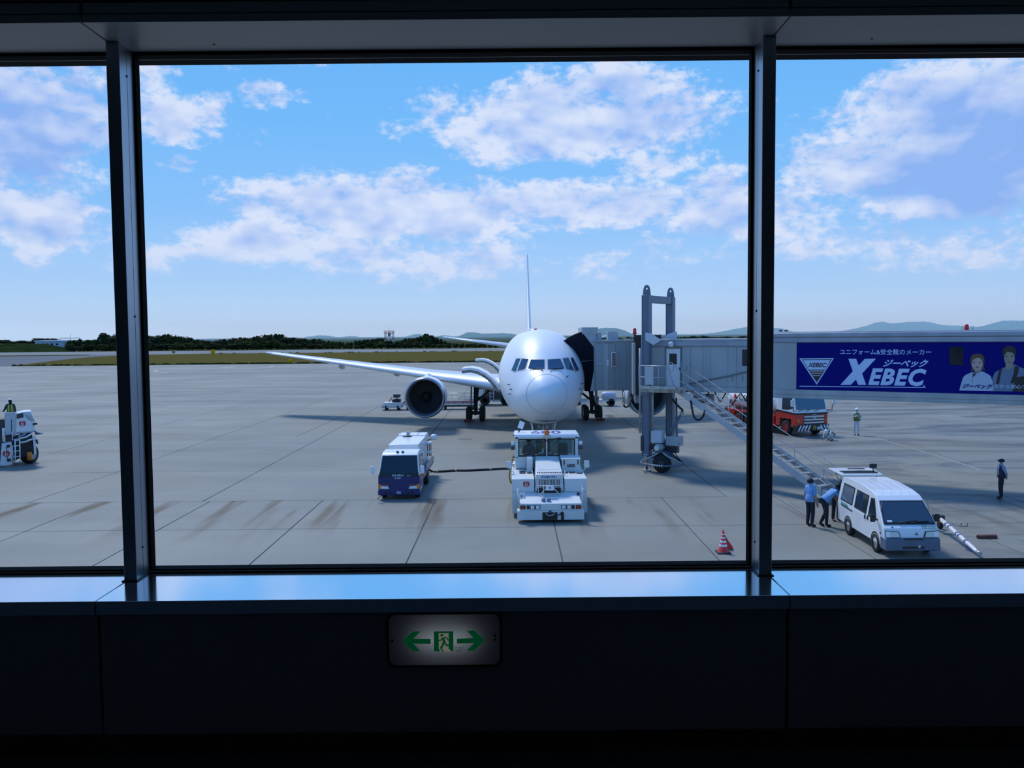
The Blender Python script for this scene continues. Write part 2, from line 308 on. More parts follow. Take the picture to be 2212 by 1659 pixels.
def exit_sign():
    x0, x1, z0, z1 = -.493, -.056, 5.506, 5.711; y = YF-.001
    t = thing('exit_sign', 'backlit white emergency exit sign with two green arrows on the wall below the sill', 'exit sign', ((x0+x1)/2, YF+.03, (z0+z1)/2))
    def rr(r, e):
        p = []
        for cx, cz, a0 in ((x1-r, z1-r, 0), (x0+r, z1-r, 90), (x0+r, z0+r, 180), (x1-r, z0+r, 270)):
            for k in range(7): a = math.radians(a0+15*k); p.append((cx+(r+e)*math.cos(a), cz+(r+e)*math.sin(a)))
        return p
    X, Z, Y = V((1,0,0)), V((0,0,1)), V((0,1,0)); k = 28
    fo, fi = rr(.028, .008), rr(.028, -.001); m = MB()
    m.loft([[V((a, y, b)) for a, b in fo], [V((a, y-.002, b)) for a, b in fi], [V((a, y+.03, b)) for a, b in fi], [V((a, y+.03, b)) for a, b in fo], [V((a, y, b)) for a, b in fo]], 0, False, False)
    m.build('frame', mat('sign_frame', (.03, .032, .036), .45), t, True)
    pm = bpy.data.materials.new('sign_diffuser'); pm.use_nodes = True; T = pm.node_tree; B = T.nodes['Principled BSDF']
    B.inputs['Base Color'].default_value = (.42, .48, .66, 1); B.inputs['Roughness'].default_value = .3
    tl = T.nodes.new('ShaderNodeBsdfTranslucent'); tl.inputs[0].default_value = (.72, .77, .86, 1); mx = T.nodes.new('ShaderNodeMixShader'); mx.inputs[0].default_value = .45
    T.links.new(B.outputs[0], mx.inputs[1]); T.links.new(tl.outputs[0], mx.inputs[2]); T.links.new(mx.outputs[0], T.nodes['Material Output'].inputs[0])
    pn = MB(); pn.prism(fi, (0, y+.003, 0), X, Z, Y, .002); pn.build('diffuser_panel', pm, t, True)
    bx = MB().box(x0, x1, y+.14, y+.15, z0, z1).box(x0, x0+.004, y+.03, y+.15, z0, z1).box(x1-.004, x1, y+.03, y+.15, z0, z1).box(x0, x1, y+.03, y+.15, z0, z0+.004).box(x0, x1, y+.03, y+.15, z1-.004, z1)
    bx.build('lamp_housing', DARK, t, True)
    la = bpy.data.lights.new('sign_lamp', 'AREA'); la.shape = 'RECTANGLE'; la.size = .20; la.size_y = .012; la.energy = .10; la.color = (1., .96, .86)
    lo = bpy.data.objects.new('sign_lamp', la); COL.objects.link(lo); lo.parent = t; lo.location = (0, .035, 0); lo.rotation_euler = (-math.pi/2, 0, 0)
    gm = mat('sign_green', (.0, .16, .05), .5, emit=(.0, .20, .065, .16)); cm = mat('sign_cream', (.5, .5, .42), .5, emit=(.5, .48, .4, .22))
    q = lambda u, w: P(820+u/7.9, 1310+w/7.9, y)
    def pol(name, pts, mt, d=.002):
        a = MB(); pp = [q(*p) for p in pts]; n = len(pp); a.add([p-V((0, d, 0)) for p in pp]+pp, [list(range(n))]+[(i, (i+1) % n, n+(i+1) % n, n+i) for i in range(n)]); return a.build(name, mt, t, True)
    pol('arrow', [(388,588),(575,425),(695,425),(570,550),(870,555),(870,637),(568,630),(692,762),(578,762)], gm)
    pol('arrow', [(1792,572),(1612,410),(1490,415),(1612,538),(1320,550),(1320,632),(1622,622),(1488,752),(1618,750)], gm)
    pol('exit_door_mark', [(925,425),(1257,423),(1260,760),(930,766)], gm, .0010)
    pol('doorway_mark', [(1008,452),(1178,452),(1180,720),(1228,764),(1042,764),(1010,720)], cm, .0016)
    # running figure
    a = MB()
    def stroke(pts, w):
        a.tube([q(*p)-V((0, .0025, 0)) for p in pts], w/7.9/1850*3.3/2, 6, 0, True)
    stroke([(1085,530),(1100,600)], 46); stroke([(1100,590),(1085,640),(1045,715)], 36); stroke([(1045,715),(1090,760)], 24); stroke([(1105,590),(1135,655),(1210,665)], 32)
    stroke([(1075,528),(1040,575),(1010,578)], 22); stroke([(1100,520),(1150,535),(1172,575)], 22); a.ball(q(1062,488)-V((0, .0025, 0)), .0058, 0, 10, (1, .3, 1))
    a.build('running_figure', gm, t, True)
    o = q(1282, 715); text('lettering', '非常口', gm, t, o-V((0, .003, 0)), X, Z, .0092, .036, off=V(t.location)); o = q(1300, 755); text('lettering', 'EXIT', gm, t, o-V((0, .003, 0)), X, Z, .0055, .024, bold=.01, off=V(t.location))
    for u, w in ((218, 583), (1965, 495), (1965, 565)): c = q(u, w); MB().cyl(c-V((0, .004, 0)), c+V((0, .004, 0)), .0045, n=10).build('screw', DARK, t, True)
    c = P(1062, 1488, YF+.026); k = thing('wall_latch', 'tiny yellowed latch plate on the dark wall below the exit sign', 'latch', c)
    MB().box(-.005, .005, -.003, .002, -.009, .009).build('plate', mat('latch_plate', (.35, .32, .2), .5), k, bevel=.001); MB().cyl((0, -.004, -.004), (0, 0, -.004), .0022, n=8).build('keyhole', BLACK, k)
exit_sign()
# ================================================================== the airfield
def apron_mat():
    m = bpy.data.materials.new('apron_concrete'); m.use_nodes = True; T = m.node_tree; N = T.nodes; L = T.links; B = N['Principled BSDF']
    g = N.new('ShaderNodeNewGeometry')
    def noise(scale, st, det=5, rough=.55, dist=0.):
        mp = N.new('ShaderNodeMapping'); mp.inputs['Scale'].default_value = st; L.new(g.outputs['Position'], mp.inputs[0])
        n = N.new('ShaderNodeTexNoise'); n.inputs['Scale'].default_value = scale; n.inputs['Detail'].default_value = det; n.inputs['Roughness'].default_value = rough; n.inputs['Distortion'].default_value = dist; L.new(mp.outputs[0], n.inputs['Vector']); return n.outputs['Fac']
    def mr(v, a, b, c=0., d=1.):
        n = N.new('ShaderNodeMapRange'); n.interpolation_type = 'SMOOTHSTEP'; L.new(v, n.inputs[0])
        for i, q in enumerate((a, b, c, d)): n.inputs[i+1].default_value = q
        return n.outputs[0]
    def mul(a, b):
        n = N.new('ShaderNodeMath'); n.operation = 'MULTIPLY'
        for i, q in enumerate((a, b)):
            if isinstance(q, (int, float)): n.inputs[i].default_value = q
            else: L.new(q, n.inputs[i])
        return n.outputs[0]
    def mix(f, a, b):
        n = N.new('ShaderNodeMix'); n.data_type = 'RGBA'; L.new(f, n.inputs[0])
        for i, q in ((6, a), (7, b)):
            if isinstance(q, tuple): n.inputs[i].default_value = (*q, 1)
            else: L.new(q, n.inputs[i])
        return n.outputs[2]
    sp = N.new('ShaderNodeSeparateXYZ'); L.new(g.outputs['Position'], sp.inputs[0]); X, Y = sp.outputs[0], sp.outputs[1]
    c = mix(mr(noise(.09, (1, 1, 1)), .3, .7), (.200, .207, .185), (.278, .280, .245))
    oi = N.new('ShaderNodeObjectInfo'); c = mix(mul(oi.outputs['Random'], .28), c, (.175, .182, .172))
    # dark tyre polish and damp streaks along the parking rows
    st = mr(noise(.045, (.45, 1.3, 1), 6, .62, 1.2), .48, .70); far = mr(Y, 44, 120); right = mr(X, 8, 19)
    c = mix(mul(st, mul(far, .5)), c, (.09, .10, .112)); c = mix(mul(mr(noise(.13, (.5, 1.5, 1), 6, .65, 2.), .42, .62), mul(right, .8)), c, (.075, .085, .10))
    # rust-brown streaks washed down from the slab joint
    rs = mr(noise(.55, (1.35, .10, 1), 3, .6),   .53, .68); band = mul(mr(Y, 26.5, 35.2), mr(Y, 35.5, 35.36))
    c = mix(mul(mul(rs, band), .95), c, (.085, .055, .02))
    rs2 = mr(noise(.4, (.6, .25, 1), 4, .6), .55, .72); band2 = mul(mr(Y, 43, 50.8), mr(Y, 51.6, 51.3)); c = mix(mul(mul(rs2, band2), .6), c, (.15, .125, .08))
    yg = mr(noise(.06, (1, 1, 1), 3), .5, .7); c = mix(mul(yg, .35), c, (.18, .175, .13))
    sk = mr(noise(.35, (.5, 1.2, 1), 6, .7, 1.5), .58, .80); c = mix(mul(sk, .35), c, (.115, .125, .135))
    c = mix(mul(mr(noise(14, (1, 1, 1), 3), .35, .65), .18), c, (.13, .14, .145))
    L.new(c, B.inputs['Base Color']); B.inputs['Roughness'].default_value = .62; B.inputs['Specular IOR Level'].default_value = .18
    L.new(mr(noise(.3, (.3, 1, 1)), .3, .7, .5, .75), B.inputs['Roughness']); _M['apron'] = m; return m
APR = apron_mat()
GRASS = mat('grass', (.080, .092, .024), .95, spec=.0, noise=.5, nscale=.06, stretch=(.25, 1.4, 1), col2=(.115, .080, .032))
def terrain():
    base = struct(MB().box(-420, 420, 5, 218.5, -.6, -.03).build('apron', APR))
    def slab(w, d, nm):
        g = .018; return MB().box(-w/2+g, w/2-g, -d/2+g, d/2-g, -.10, 0.).mesh(nm, APR, bevel=.012, seg=1)
    jm = struct(MB().box(-64, 66, 12, 116, -.04, -.022).build('joint_bed', mat('joint_sealant', (.05, .055, .06), .8))); jm.name = 'joint_bed'
    jm.parent = base
    def field(w, d, x0, nx, y0, ny, me):
        for j in range(ny):
            for i in range(nx):
                o = bpy.data.objects.new('concrete_slab', me); COL.objects.link(o); o.parent = base; o.location = (x0+(i+.5)*w, y0+(j+.5)*d, 0)
    field(4.70, 5.30, -3.22-4.7*8, 17, 35.36-5.30*4, 4, slab(4.70, 5.30, 'concrete_slab'))
    field(7.28, 8.0, -5.65-7.28*8, 18, 35.36, 10, slab(7.28, 8.0, 'concrete_slab'))
    # beyond the apron
    struct(MB().box(-2500, 2500, 218, 9000, -3.0, -.06).build('ground', mat('far_ground', (.06, .075, .03), .95, spec=.0, noise=.4, nscale=.01)))
    asp = mat('taxiway_asphalt', (.12, .135, .155), .8, spec=.1, noise=.25, nscale=.05, stretch=(.2, 1, 1))
    struct(MB().box(-900, 700, 218, 372, -.06, -.035).build('taxiway', asp)); struct(MB().box(-1200, 900, 366, 456, -.06, -.02).build('runway', mat('runway_asphalt', (.20, .215, .225), .8, spec=.1, noise=.15, nscale=.05, stretch=(.1, 1, 1))))
    gp = [(-128,219.5),(-141,262),(-152,300),(-157,330),(-150,352),(-128,365),(600,365),(600,219.5)]
    g = MB(); g.prism(gp, (0, 0, -.04), (1,0,0), (0,1,0), (0,0,1), .14)
    struct(g.build('grass_strip', GRASS))
    gp2 = [(-190,352),(-175,356),(-182,365),(-420,365),(-420,350)]; struct(MB().prism(gp2, (0,0,-.04), (1,0,0), (0,1,0), (0,0,1), .14).build('grass_strip', GRASS))
    # shaggy grass edges: low tussocks along the strip
    r = random.Random(3); tb = MB()
    for k in range(700):
        x = r.uniform(-128, 120); y = 219.6+abs(r.gauss(0, .8)) if k % 8 else 364.5+r.uniform(-1, .5); h = r.uniform(.12, .4); w = r.uniform(.3, 1.2)
        tb.add([(x-w, y, 0), (x+w, y, 0), (x+w*.6, y+.2, h), (x-w*.6, y+.2, h), (x, y+.9, 0)], [(0,1,2,3),(1,4,2),(4,0,3),(3,2,4)])
    o = tb.build('grass_tussocks', mat('tussock', (.04, .06, .014), .95, spec=.0, noise=.5, nscale=.5)); tag(o, 'ragged tufts along the edge of the grass strip', 'grass', kind='stuff')
    # painted lines
    pw = mat('white_line_paint', (.55, .56, .56), .7, noise=.3, nscale=3); po = mat('faded_orange_paint', (.52, .40, .30), .7, noise=.3, nscale=3)
    def line(pts, w, mt):
        q = [G(*p) for p in pts]; a = MB(); n = len(q)
        vs = []
        for i, p in enumerate(q):
            t = (q[min(i+1, n-1)]-q[max(i-1, 0)]).normalized(); s = V((-t.y, t.x, 0))*w/2; vs += [p-s+V((0,0,.004)), p+s+V((0,0,.004)), p-s+V((0,0,-.05)), p+s+V((0,0,-.05))]
        a.add(vs, [f for i in range(n-1) for f in ((4*i,4*i+4,4*i+5,4*i+1),(4*i,4*i+2,4*i+6,4*i+4),(4*i+1,4*i+5,4*i+7,4*i+3))]); b = a.build('painted_line', mt); b.parent = base
    line([(366,806),(345,804),(335,802),(337,799.5),(346,798.5)], .5, po); line([(473,794.2),(511,793)], 1.6, pw); line([(500,801.5),(545,797.5),(575,795),(590,792.2),(584,790)], .6, po)
    line([(358,806),(420,804)], .5, pw); line([(20,805),(60,803)], .6, po)
    line([(1790,925),(1900,948),(2010,980),(2120,1016)], .12, mat('worn_line', (.27, .28, .29), .8)); line([(640,943),(760,890)], .1, mat('joint_paint', (.10, .11, .12), .8))
    # drain covers set in the apron
    for px, py, w in ((1329, 946, .75), (1005, 949, .5), (1068, 930, .5)):
        c = G(px, py); a = MB(); a.cyl((c.x, c.y, -.05), (c.x, c.y, .006), w, n=20); b = a.build('drain_cover', mat('cast_iron', (.10, .11, .12), .6, noise=.3, nscale=8)); b.parent = base
terrain()
# ================================================================== airliner (x to the photo's right, y aft from the nose, z up)
PLANE_AT = V((1.73, 43.5, 0))
def airliner():
    t = thing('airliner', 'white twin-engine airliner parked nose-on behind the tow tractor', 'airplane', PLANE_AT)
    SK = mat('aircraft_skin', (.80, .83, .87), .42, coat=.10, noise=.03, nscale=.8); MET = mat('polished_aluminium', (.62, .66, .72), .22, metal=.9)
    WG = mat('wing_paint', (.58, .63, .69), .32, coat=.2, noise=.06, nscale=.8)
    st = [0, .10, .3, .6, 1.0, 1.5, 2.0, 2.5, 3.2, 4.0, 5.0, 6.2, 7.5, 12, 20, 30, 37, 41, 45, 49, 52, 54.3]
    hw = [.02, .34, .62, .90, 1.17, 1.44, 1.66, 1.85, 2.07, 2.25, 2.40, 2.485, 2.515, 2.515, 2.515, 2.515, 2.515, 2.35, 1.9, 1.2, .65, .22]
    tp = [3.74, 4.06, 4.31, 4.56, 4.78, 4.98, 5.30, 5.68, 6.16, 6.54, 6.86, 7.05, 7.13, 7.13, 7.13, 7.13, 7.13, 7.13, 7.10, 7.0, 6.85, 6.6]
    bt = [3.70, 3.38, 3.12, 2.86, 2.61, 2.37, 2.19, 2.06, 1.93, 1.84, 1.77, 1.73, 1.72, 1.72, 1.72, 1.72, 1.75, 2.15, 3.05, 4.2, 5.1, 5.75]
    fh, ft, fb = pchip(st, hw), pchip(st, tp), pchip(st, bt)
    # height of the widest point as a share of the section
    fk = pchip([0, 2.0, 3.5, 7.5, 55], [.5, .44, .47, .5, .5])
    S = [10.2, 13.2, 30.5, 32.9, 3.7, 6.2, 0, .03, .07, .13, .2, .3, .42, .55, .7, .9, 1.1, 1.3, 1.5, 1.7, 1.9, 2.1, 2.3, 2.5, 2.75, 3.0, 3.3, 3.6, 4, 4.4, 4.8, 5.3, 5.8, 6.4, 7, 7.5, 9, 12, 16, 20, 24, 28, 32, 36, 38, 40, 42, 44, 46, 48, 50, 52, 53.5, 54.3]; S.sort()
    n = 72; rings = []
    for s in S:
        h, a, b = fh(s), ft(s), fb(s); zc = b+(a-b)*fk(s); R = []
        for j in range(n):
            an = 2*math.pi*j/n; c, q = math.cos(an), math.sin(an); R.append(V((h*c, s, zc+((a-zc) if q > 0 else (zc-b))*q)))
        rings.append(R)
    fm = MB().loft(rings, 0, True, True); fs = MB(); fs.v = fm.v
    def cut(f):      # openings: both cargo doors and the nose gear bay
        c = sum((fm.v[k] for k in f), V())/len(f); return (c.x < -.3 and 2.05 < c.z < 3.75 and (10.2 < c.y < 13.2 or 30.5 < c.y < 32.9)) or (abs(c.x) < .62 and c.z < 3 and 3.7 < c.y < 6.2)
    for f, a, b in zip(fm.f, fm.m, fm.s):
        if not cut(f): fs.f.append(f); fs.m.append(a); fs.s.append(b)
    fu = fs.build('fuselage', SK, t)
    bv = BVHTree.FromPolygons([tuple(v) for v in fm.v], fm.f); global FUSELAGE; FUSELAGE = (fh, ft, fb, fk)
    O = V((0, 0, EYE))-PLANE_AT
    def hit(px, py):
        r = bv.ray_cast(O, ray(px, py).normalized()); return (r[0], r[1] if r[1].y < 0 or r[1].dot(ray(px, py)) < 0 else -r[1]) if r[0] else None
    q = lambda u, w: (1040+u/6.636, 690+w/6.636)
    def patch(name, quad, mt, off, parent, nn=6):
        a = MB(); g = []
        for i in range(nn+1):
            for j in range(nn+1):
                u, w = i/nn, j/nn; p = [(1-u)*(1-w)*quad[0][k]+u*(1-w)*quad[1][k]+u*w*quad[2][k]+(1-u)*w*quad[3][k] for k in (0, 1)]; h = hit(*q(*p))
                if not h: return None
                g.append(h[0]+h[1]*off)
        k = nn+1; a.add(g, [(i*k+j, i*k+j+1, (i+1)*k+j+1, (i+1)*k+j) for i in range(nn) for j in range(nn)], 0, True); return a.build(name, mt, parent)
    def grow(quad, e):
        cx = sum(p[0] for p in quad)/4; cy = sum(p[1] for p in quad)/4; o = []
        for x, y in quad: d = math.hypot(x-cx, y-cy); o.append((x+(x-cx)/d*e*1.25, y+(y-cy)/d*e*1.25))
        return o
    panes = [[(712,578),(898,582),(902,712),(672,706)], [(957,582),(1124,573),(1182,698),(957,712)], [(582,570),(672,572),(622,706),(522,730)],
             [(500,573),(554,568),(490,742),(438,722)], [(1168,568),(1242,563),(1322,728),(1220,703)], [(1280,563),(1316,563),(1388,712),(1348,740)]]
    FR = mat('windshield_frame', (.60, .58, .56), .35, metal=.4); GL = mat('cockpit_glass', (.03, .07, .13), .03, spec=1.)
    for pn in panes:
        f = patch('windshield_frame', grow(pn, 17), FR, .012, fu)
        b = patch('windshield_seal', grow(pn, 4), BLACK, .018, fu); patch('windshield_pane', pn, GL, .024, fu)
    for a, b, c in (((700,718),(850,714),(880,748)), ((1160,712),(1000,726),(985,750))):
        pts = [hit(*q(*p)) for p in (a, b, c)]; MB().tube([h[0]+h[1]*.05 for h in pts], .022, 6).build('wiper', BLACK, t)
    # radome joint
    cx, cz = 1040+935/6.636, 690+1068/6.636; rg = []
    for k in range(64):
        a = 2*math.pi*k/64; h = hit(cx+43.6*math.cos(a), cz-42.6*math.sin(a)); rg.append(h[0]+h[1]*.002)
    rg.append(rg[0]); MB().tube(rg, .011, 5, caps=False).build('radome_joint', mat('panel_gap', (.30, .33, .38), .5), fu)
    for u, w, d in ((405,935,1),(435,1003,1),(415,1068,1),(1425,925,-1),(1402,1000,-1),(1422,1058,-1),(1222,828,-1)):
        h = hit(*q(u, w)); p, nn = h; a = MB(); a.tube([p-nn*.02, p+nn*.14, p+nn*.15+V((0, -.22, 0))], [.03, .02, .012], 6); a.build('pitot_probe', DARK, t)
    # ---- wings
    def airfoil(le, chord, tc, x, n=14, cut=(0, 1)):
        up, lo = [], []
        for k in range(n+1):
            c = cut[0]+(cut[1]-cut[0])*(1-math.cos(math.pi*k/n))/2; th = 5*tc*(.2969*math.sqrt(c)-.126*c-.3516*c*c+.2843*c**3-.1015*c**4)
            cam_ = .02*4*c*(1-c)
            up.append(V((x, le[0]+c*chord, le[1]+(th+cam_)*chord-c*chord*.02))); lo.append(V((x, le[0]+c*chord, le[1]+(-th*.85+cam_)*chord-c*chord*.02)))
        return up+lo[::-1][1:-1] if cut == (0, 1) else up[::-1]+lo[1:]
    secs = [(1.6, 17.6, 10.4, 2.95, .145), (2.6, 18.3, 9.6, 3.06, .14), (7.9, 21.9, 6.7, 3.66, .118), (15.5, 27.05, 4.5, 4.52, .108), (22.9, 32.1, 2.45, 5.34, .10), (23.75, 33.1, 1.35, 5.43, .09)]
    for sg in (-1, 1):
        w = MB().loft([airfoil((a[1], a[3]), a[2], a[4], sg*a[0]) for a in secs], 0, True, True).build('wing', WG, t)
        sl = []
        for a in secs[1:5]: sl.append([p+V((0, -.012, .006)) for p in airfoil((a[1], a[3]), a[2], a[4]*1.03, sg*a[0], 10, (0, .11))])
        MB().loft(sl, 0, True, False, False).build('leading_edge_slat', SK, w)
        for xx, s0, z0, ln in ((5.4, 27.5, 2.9, 3.2), (11.5, 28.2, 3.75, 3.0), (16.5, 30., 4.35, 2.4)):
            MB().tube([(sg*xx, s0-.2, z0+.1), (sg*xx, s0+.4, z0-.12), (sg*xx, s0+ln*.55, z0-.2), (sg*xx, s0+ln, z0)], [.03, .2, .22, .04], 10).build('flap_fairing', WG, w)
        # ---- engine
        c = V((sg*7.92, 16.9, 2.42)); en = MB()
        en.lathe([(1.29, 0.02), (1.36, .0), (1.405, .06), (1.44, .2), (1.47, .5), (1.48, 1.2), (1.45, 2.2), (1.36, 3.2), (1.22, 4.0), (1.12, 4.5), (1.02, 4.5), (1.0, 3.9)], c, 'y', 48)
        e = en.build('engine_nacelle', SK, t)
        MB().lathe([(1.34, .22), (1.30, .10), (1.285, .05), (1.295, .01), (1.33, -.018), (1.37, -.005), (1.41, .05), (1.445, .19), (1.455, .24)], c, 'y', 48).build('inlet_lip', mat('inlet_lip_metal', (.30, .33, .38), .30, metal=.85), e)
        MB().lathe([(1.285, .05), (1.24, .35), (1.22, .8), (1.21, 1.45)], c, 'y', 48).build('inlet_duct', mat('inlet_duct', (.22, .23, .24), .5, metal=.3), e)
        fn = MB().lathe([(1.21, 1.5), (.05, 1.52)], c, 'y', 40)
        for k in range(38):
            a = 2*math.pi*k/38; r = V((math.cos(a), 0, math.sin(a))); q2 = V((-math.sin(a), 0, math.cos(a)))
            fn.add([c+r*.36+V((0,1.25,0))-q2*.03, c+r*1.19+V((0,1.18,0))-q2*.11, c+r*1.19+V((0,1.42,0))+q2*.09, c+r*.36+V((0,1.42,0))+q2*.03], [(0,1,2,3)])
        fn.build('fan', mat('fan_titanium', (.15, .155, .165), .4, metal=.6), e)
        MB().lathe([(.0, .82), (.14, .9), (.27, 1.08), (.36, 1.35), (.38, 1.5)], c, 'y', 24).build('spinner', BLACK, e)
        MB().lathe([(.95, 3.6), (.8, 5.0), (.45, 5.9), (.42, 5.9)], c, 'y', 28).build('exhaust_core', DARK, e)
        MB().hexa([c+V((-.20, .9, 1.25)), c+V((.20, .9, 1.25)), c+V((.2, 5.6, .6)), c+V((-.2, 5.6, .6)), c+V((-.12, 2.2, 1.66)), c+V((.12, 2.2, 1.66)), c+V((.16, 6.0, 1.35)), c+V((-.16, 6.0, 1.35))]).build('engine_pylon', SK, t, bevel=.07, seg=3)
        # ---- main gear
        g = V((sg*4.65, 25.0, 0)); ge = MB().tube([g+V((0, 0, .62)), g+V((0, 0, 1.6)), g+V((-sg*.1, .1, 3.1))], [.13, .17, .24], 14).build('main_gear_leg', DARK, t)
        MB().tube([g+V((0, -.72, .6)), g+V((0, .72, .6))], .14, 10).build('bogie_beam', DARK, ge)
        MB().tube([g+V((0, 0, 1.5)), g+V((-sg*1.5, .1, 2.7))], .09, 8).build('side_brace', DARK, ge)
        MB().tube([g+V((.02, .05, .9)), g+V((.02, -.5, 1.7)), g+V((0, -.6, 2.7))], .05, 8).build('hydraulic_line', DARK, ge)
        MB().hexa([g+V((sg*.34, -.75, 1.25)), g+V((sg*.40, -.75, 1.25)), g+V((sg*.40, .75, 1.25)), g+V((sg*.34, .75, 1.25)), g+V((sg*.30, -.9, 2.9)), g+V((sg*.36, -.9, 2.9)), g+V((sg*.36, .9, 2.9)), g+V((sg*.30, .9, 2.9))]).build('gear_door', GREY, ge, bevel=.015)
        for yy in (-.72, .72):
            for xx in (-.53, .53):
                k = c.copy(); k = g+V((xx, yy, .575)); wm = MB().lathe([(.26, -.2), (.46, -.215), (.55, -.15), (.575, -.06), (.575, .06), (.55, .15), (.46, .215), (.26, .2)], k, 'x', 28, caps=False)
                wo = wm.build('main_wheel', RUBBER, ge); MB().lathe([(.02, -.16), (.2, -.18), (.27, -.2), (.27, .2), (.2, .18), (.02, .16)], k, 'x', 20).build('wheel_hub', GREY, wo)
            MB().cyl(g+V((-.53, yy, .6)), g+V((.53, yy, .6)), .08, n=10).build('axle', DARK, ge)
        # ---- tailplane
        ts = [(.6, 44.2, 6.3, 5.45, .10), (9.15, 50.6, 2.1, 6.62, .09), (9.3, 51.0, 1.5, 6.64, .07)]
        MB().loft([airfoil((a[1], a[3]), a[2], a[4], sg*a[0], 10) for a in ts], 0, True, True).build('tailplane', WG, t)
    # ---- fin
    fr = []
    for z, s0, ch, th in ((6.6, 40.5, 9., .62), (7.2, 42.6, 7.6, .55), (15.4, 49.6, 3.0, .24), (15.75, 50.0, 2.6, .20)):
        f = [p for p in airfoil((0, 0), 1, .1, 0, 10)]; fr.append([V((p.z/.1*th if False else p.z*th/.105, s0+p.y*ch, z)) for p in f])
    MB().loft(fr, 0, True, True).build('fin', SK, t)
    MB().loft([[V((.12+a*math.cos(2*math.pi*j/20), y, 7.06+h*max(-.2, math.sin(2*math.pi*j/20))*(.7+.3*abs(math.sin(2*math.pi*j/20))))) for j in range(20)] for y, a, h in ((26, .1, .05), (26.4, .42, .26), (29, .5, .36), (32, .42, .26), (33, .05, .03))]).build('antenna_fairing', mat('antenna_grey', (.5, .53, .58), .4), t)
    MB().ball((.16, 24, 7.2), .12, n=10).build('beacon', mat('red_beacon', (.6, .01, .02), .2), t)
    # ---- cargo doors (photo left side), swung up
    DI = mat('cargo_door_inside', (.30, .27, .22), .6, noise=.3, nscale=3)
    for s0, ln in ((10.2, 3.0), (30.5, 2.4)):
        arc = [(-2.42, 3.42), (-2.62, 3.72), (-2.95, 4.12), (-3.35, 4.45), (-3.85, 4.70), (-4.35, 4.80), (-4.9, 4.74)]
        ot, inn = [], []
        for i, (x, z) in enumerate(arc):
            a = V(arc[max(i-1, 0)]); b = V(arc[min(i+1, len(arc)-1)]); d = (b-a).normalized(); nn = V((d.y, -d.x)); nn = nn if nn.y > 0 else -nn
            ot.append((x, z)); inn.append((x-nn.x*.30, z-nn.y*.30))
        d = MB().loft([[V((x, s0+k*ln, z)) for x, z in ot+inn[::-1]] for k in (0, 1)], 0, True, True).build('cargo_door', SK, t, bevel=.02)
        m2 = MB().loft([[V((x, s0-.012+k*(ln+.03), z)) for x, z in [(a[0]+(b[0]-a[0])*.5, a[1]+(b[1]-a[1])*.5) for a, b in zip(ot, inn)]+[(x-.0, z-.012) for x, z in inn[::-1]]] for k in (0, 1)], 0, False, True); m2.build('door_lining', DI, d)
        for k in range(5):
            i = k+1; x, z = inn[i]; MB().box(x-.04, x+.04, s0-.03, s0+ln, z-.02, z+.05).build('door_rib', DARK, d)
        MB().tube([(-2.5, s0+.3, 3.2), (-3.1, s0+.3, 3.9)], .05, 8).build('door_actuator', mat('actuator_tan', (.45, .42, .36), .5), d)
        z0 = 2.05; hp = []
        for k in range(7):
            z = z0+(3.75-z0)*k/6; x = -2.515*math.sqrt(max(0, 1-((z-4.425)/2.705)**2))-.012; hp.append((x, z))
        hl = MB().box(-2.40, -.5, s0, s0+ln, 3.80, 3.84).box(-1.25, -.5, s0, s0+ln, 1.99, 2.03).box(-.54, -.5, s0, s0+ln, 2.0, 3.82)
        for ye in (s0-.03, s0+ln): hl.prism([(x+.05, z) for x, z in hp]+[(-.5, 3.8), (-.5, 2.03)], (0, ye, 0), (1,0,0), (0,0,1), (0,1,0), .03)
        hl.build('cargo_hold', mat('cargo_hold_lining', (.50, .50, .45), .7), t)
    # ---- nose gear with doors, bay slit and lamps
    g = V((0, 5.1, 0)); ge = MB().tube([g+V((0, 0, .45)), g+V((0, 0, 1.2)), g+V((0, .1, 2.3))], [.10, .13, .16], 14).build('nose_gear_leg', OFFW, t)
    for xx in (-.26, .26):
        k = g+V((xx, 0, .46)); wo = MB().lathe([(.2, -.14), (.38, -.15), (.45, -.09), (.46, 0), (.45, .09), (.38, .15), (.2, .14)], k, 'x', 24).build('nose_wheel', RUBBER, ge); MB().lathe([(.02, -.12), (.21, -.14), (.21, .14), (.02, .12)], k, 'x', 16).build('wheel_hub', GREY, wo)
        MB().lathe([(.0, .02), (.08, .0), (.105, -.02), (.105, .12), (.0, .14)], g+V((xx*.85, -.35, 1.60)), 'y', 18).build('taxi_light', LENS, ge); MB().cyl(g+V((xx*.85, -.3, 1.60)), g+V((0, 0, 1.62)), .03, n=6).build('lamp_bracket', DARK, ge)
        s = 1 if xx > 0 else -1
        MB().hexa([g+V((s*.55, -1.5, 1.35)), g+V((s*.60, -1.5, 1.35)), g+V((s*.6, .9, 1.22)), g+V((s*.55, .9, 1.22)), g+V((s*.62, -1.6, 1.98)), g+V((s*.67, -1.6, 1.98)), g+V((s*.67, 1., 1.85)), g+V((s*.62, 1., 1.85))]).build('nose_gear_door', SK, t, bevel=.012)
    MB().tube([g+V((-.0, -.1, 1.0)), g+V((0, -1.2, 1.75))], .05, 8).build('drag_brace', OFFW, ge)
    sl = [hit(*q(u, w)) for u, w in ((780,1434),(830,1446),(880,1451),(930,1453),(980,1451),(1030,1446),(1082,1434))]
    MB().tube([h[0]+h[1]*.004 for h in sl], [.012, .025, .04, .045, .04, .025, .012], 6).build('gear_bay_slit', BLACK, t)
    h = hit(*q(930, 1412)); MB().ball(h[0], .03).build('drain_port', DARK, t)
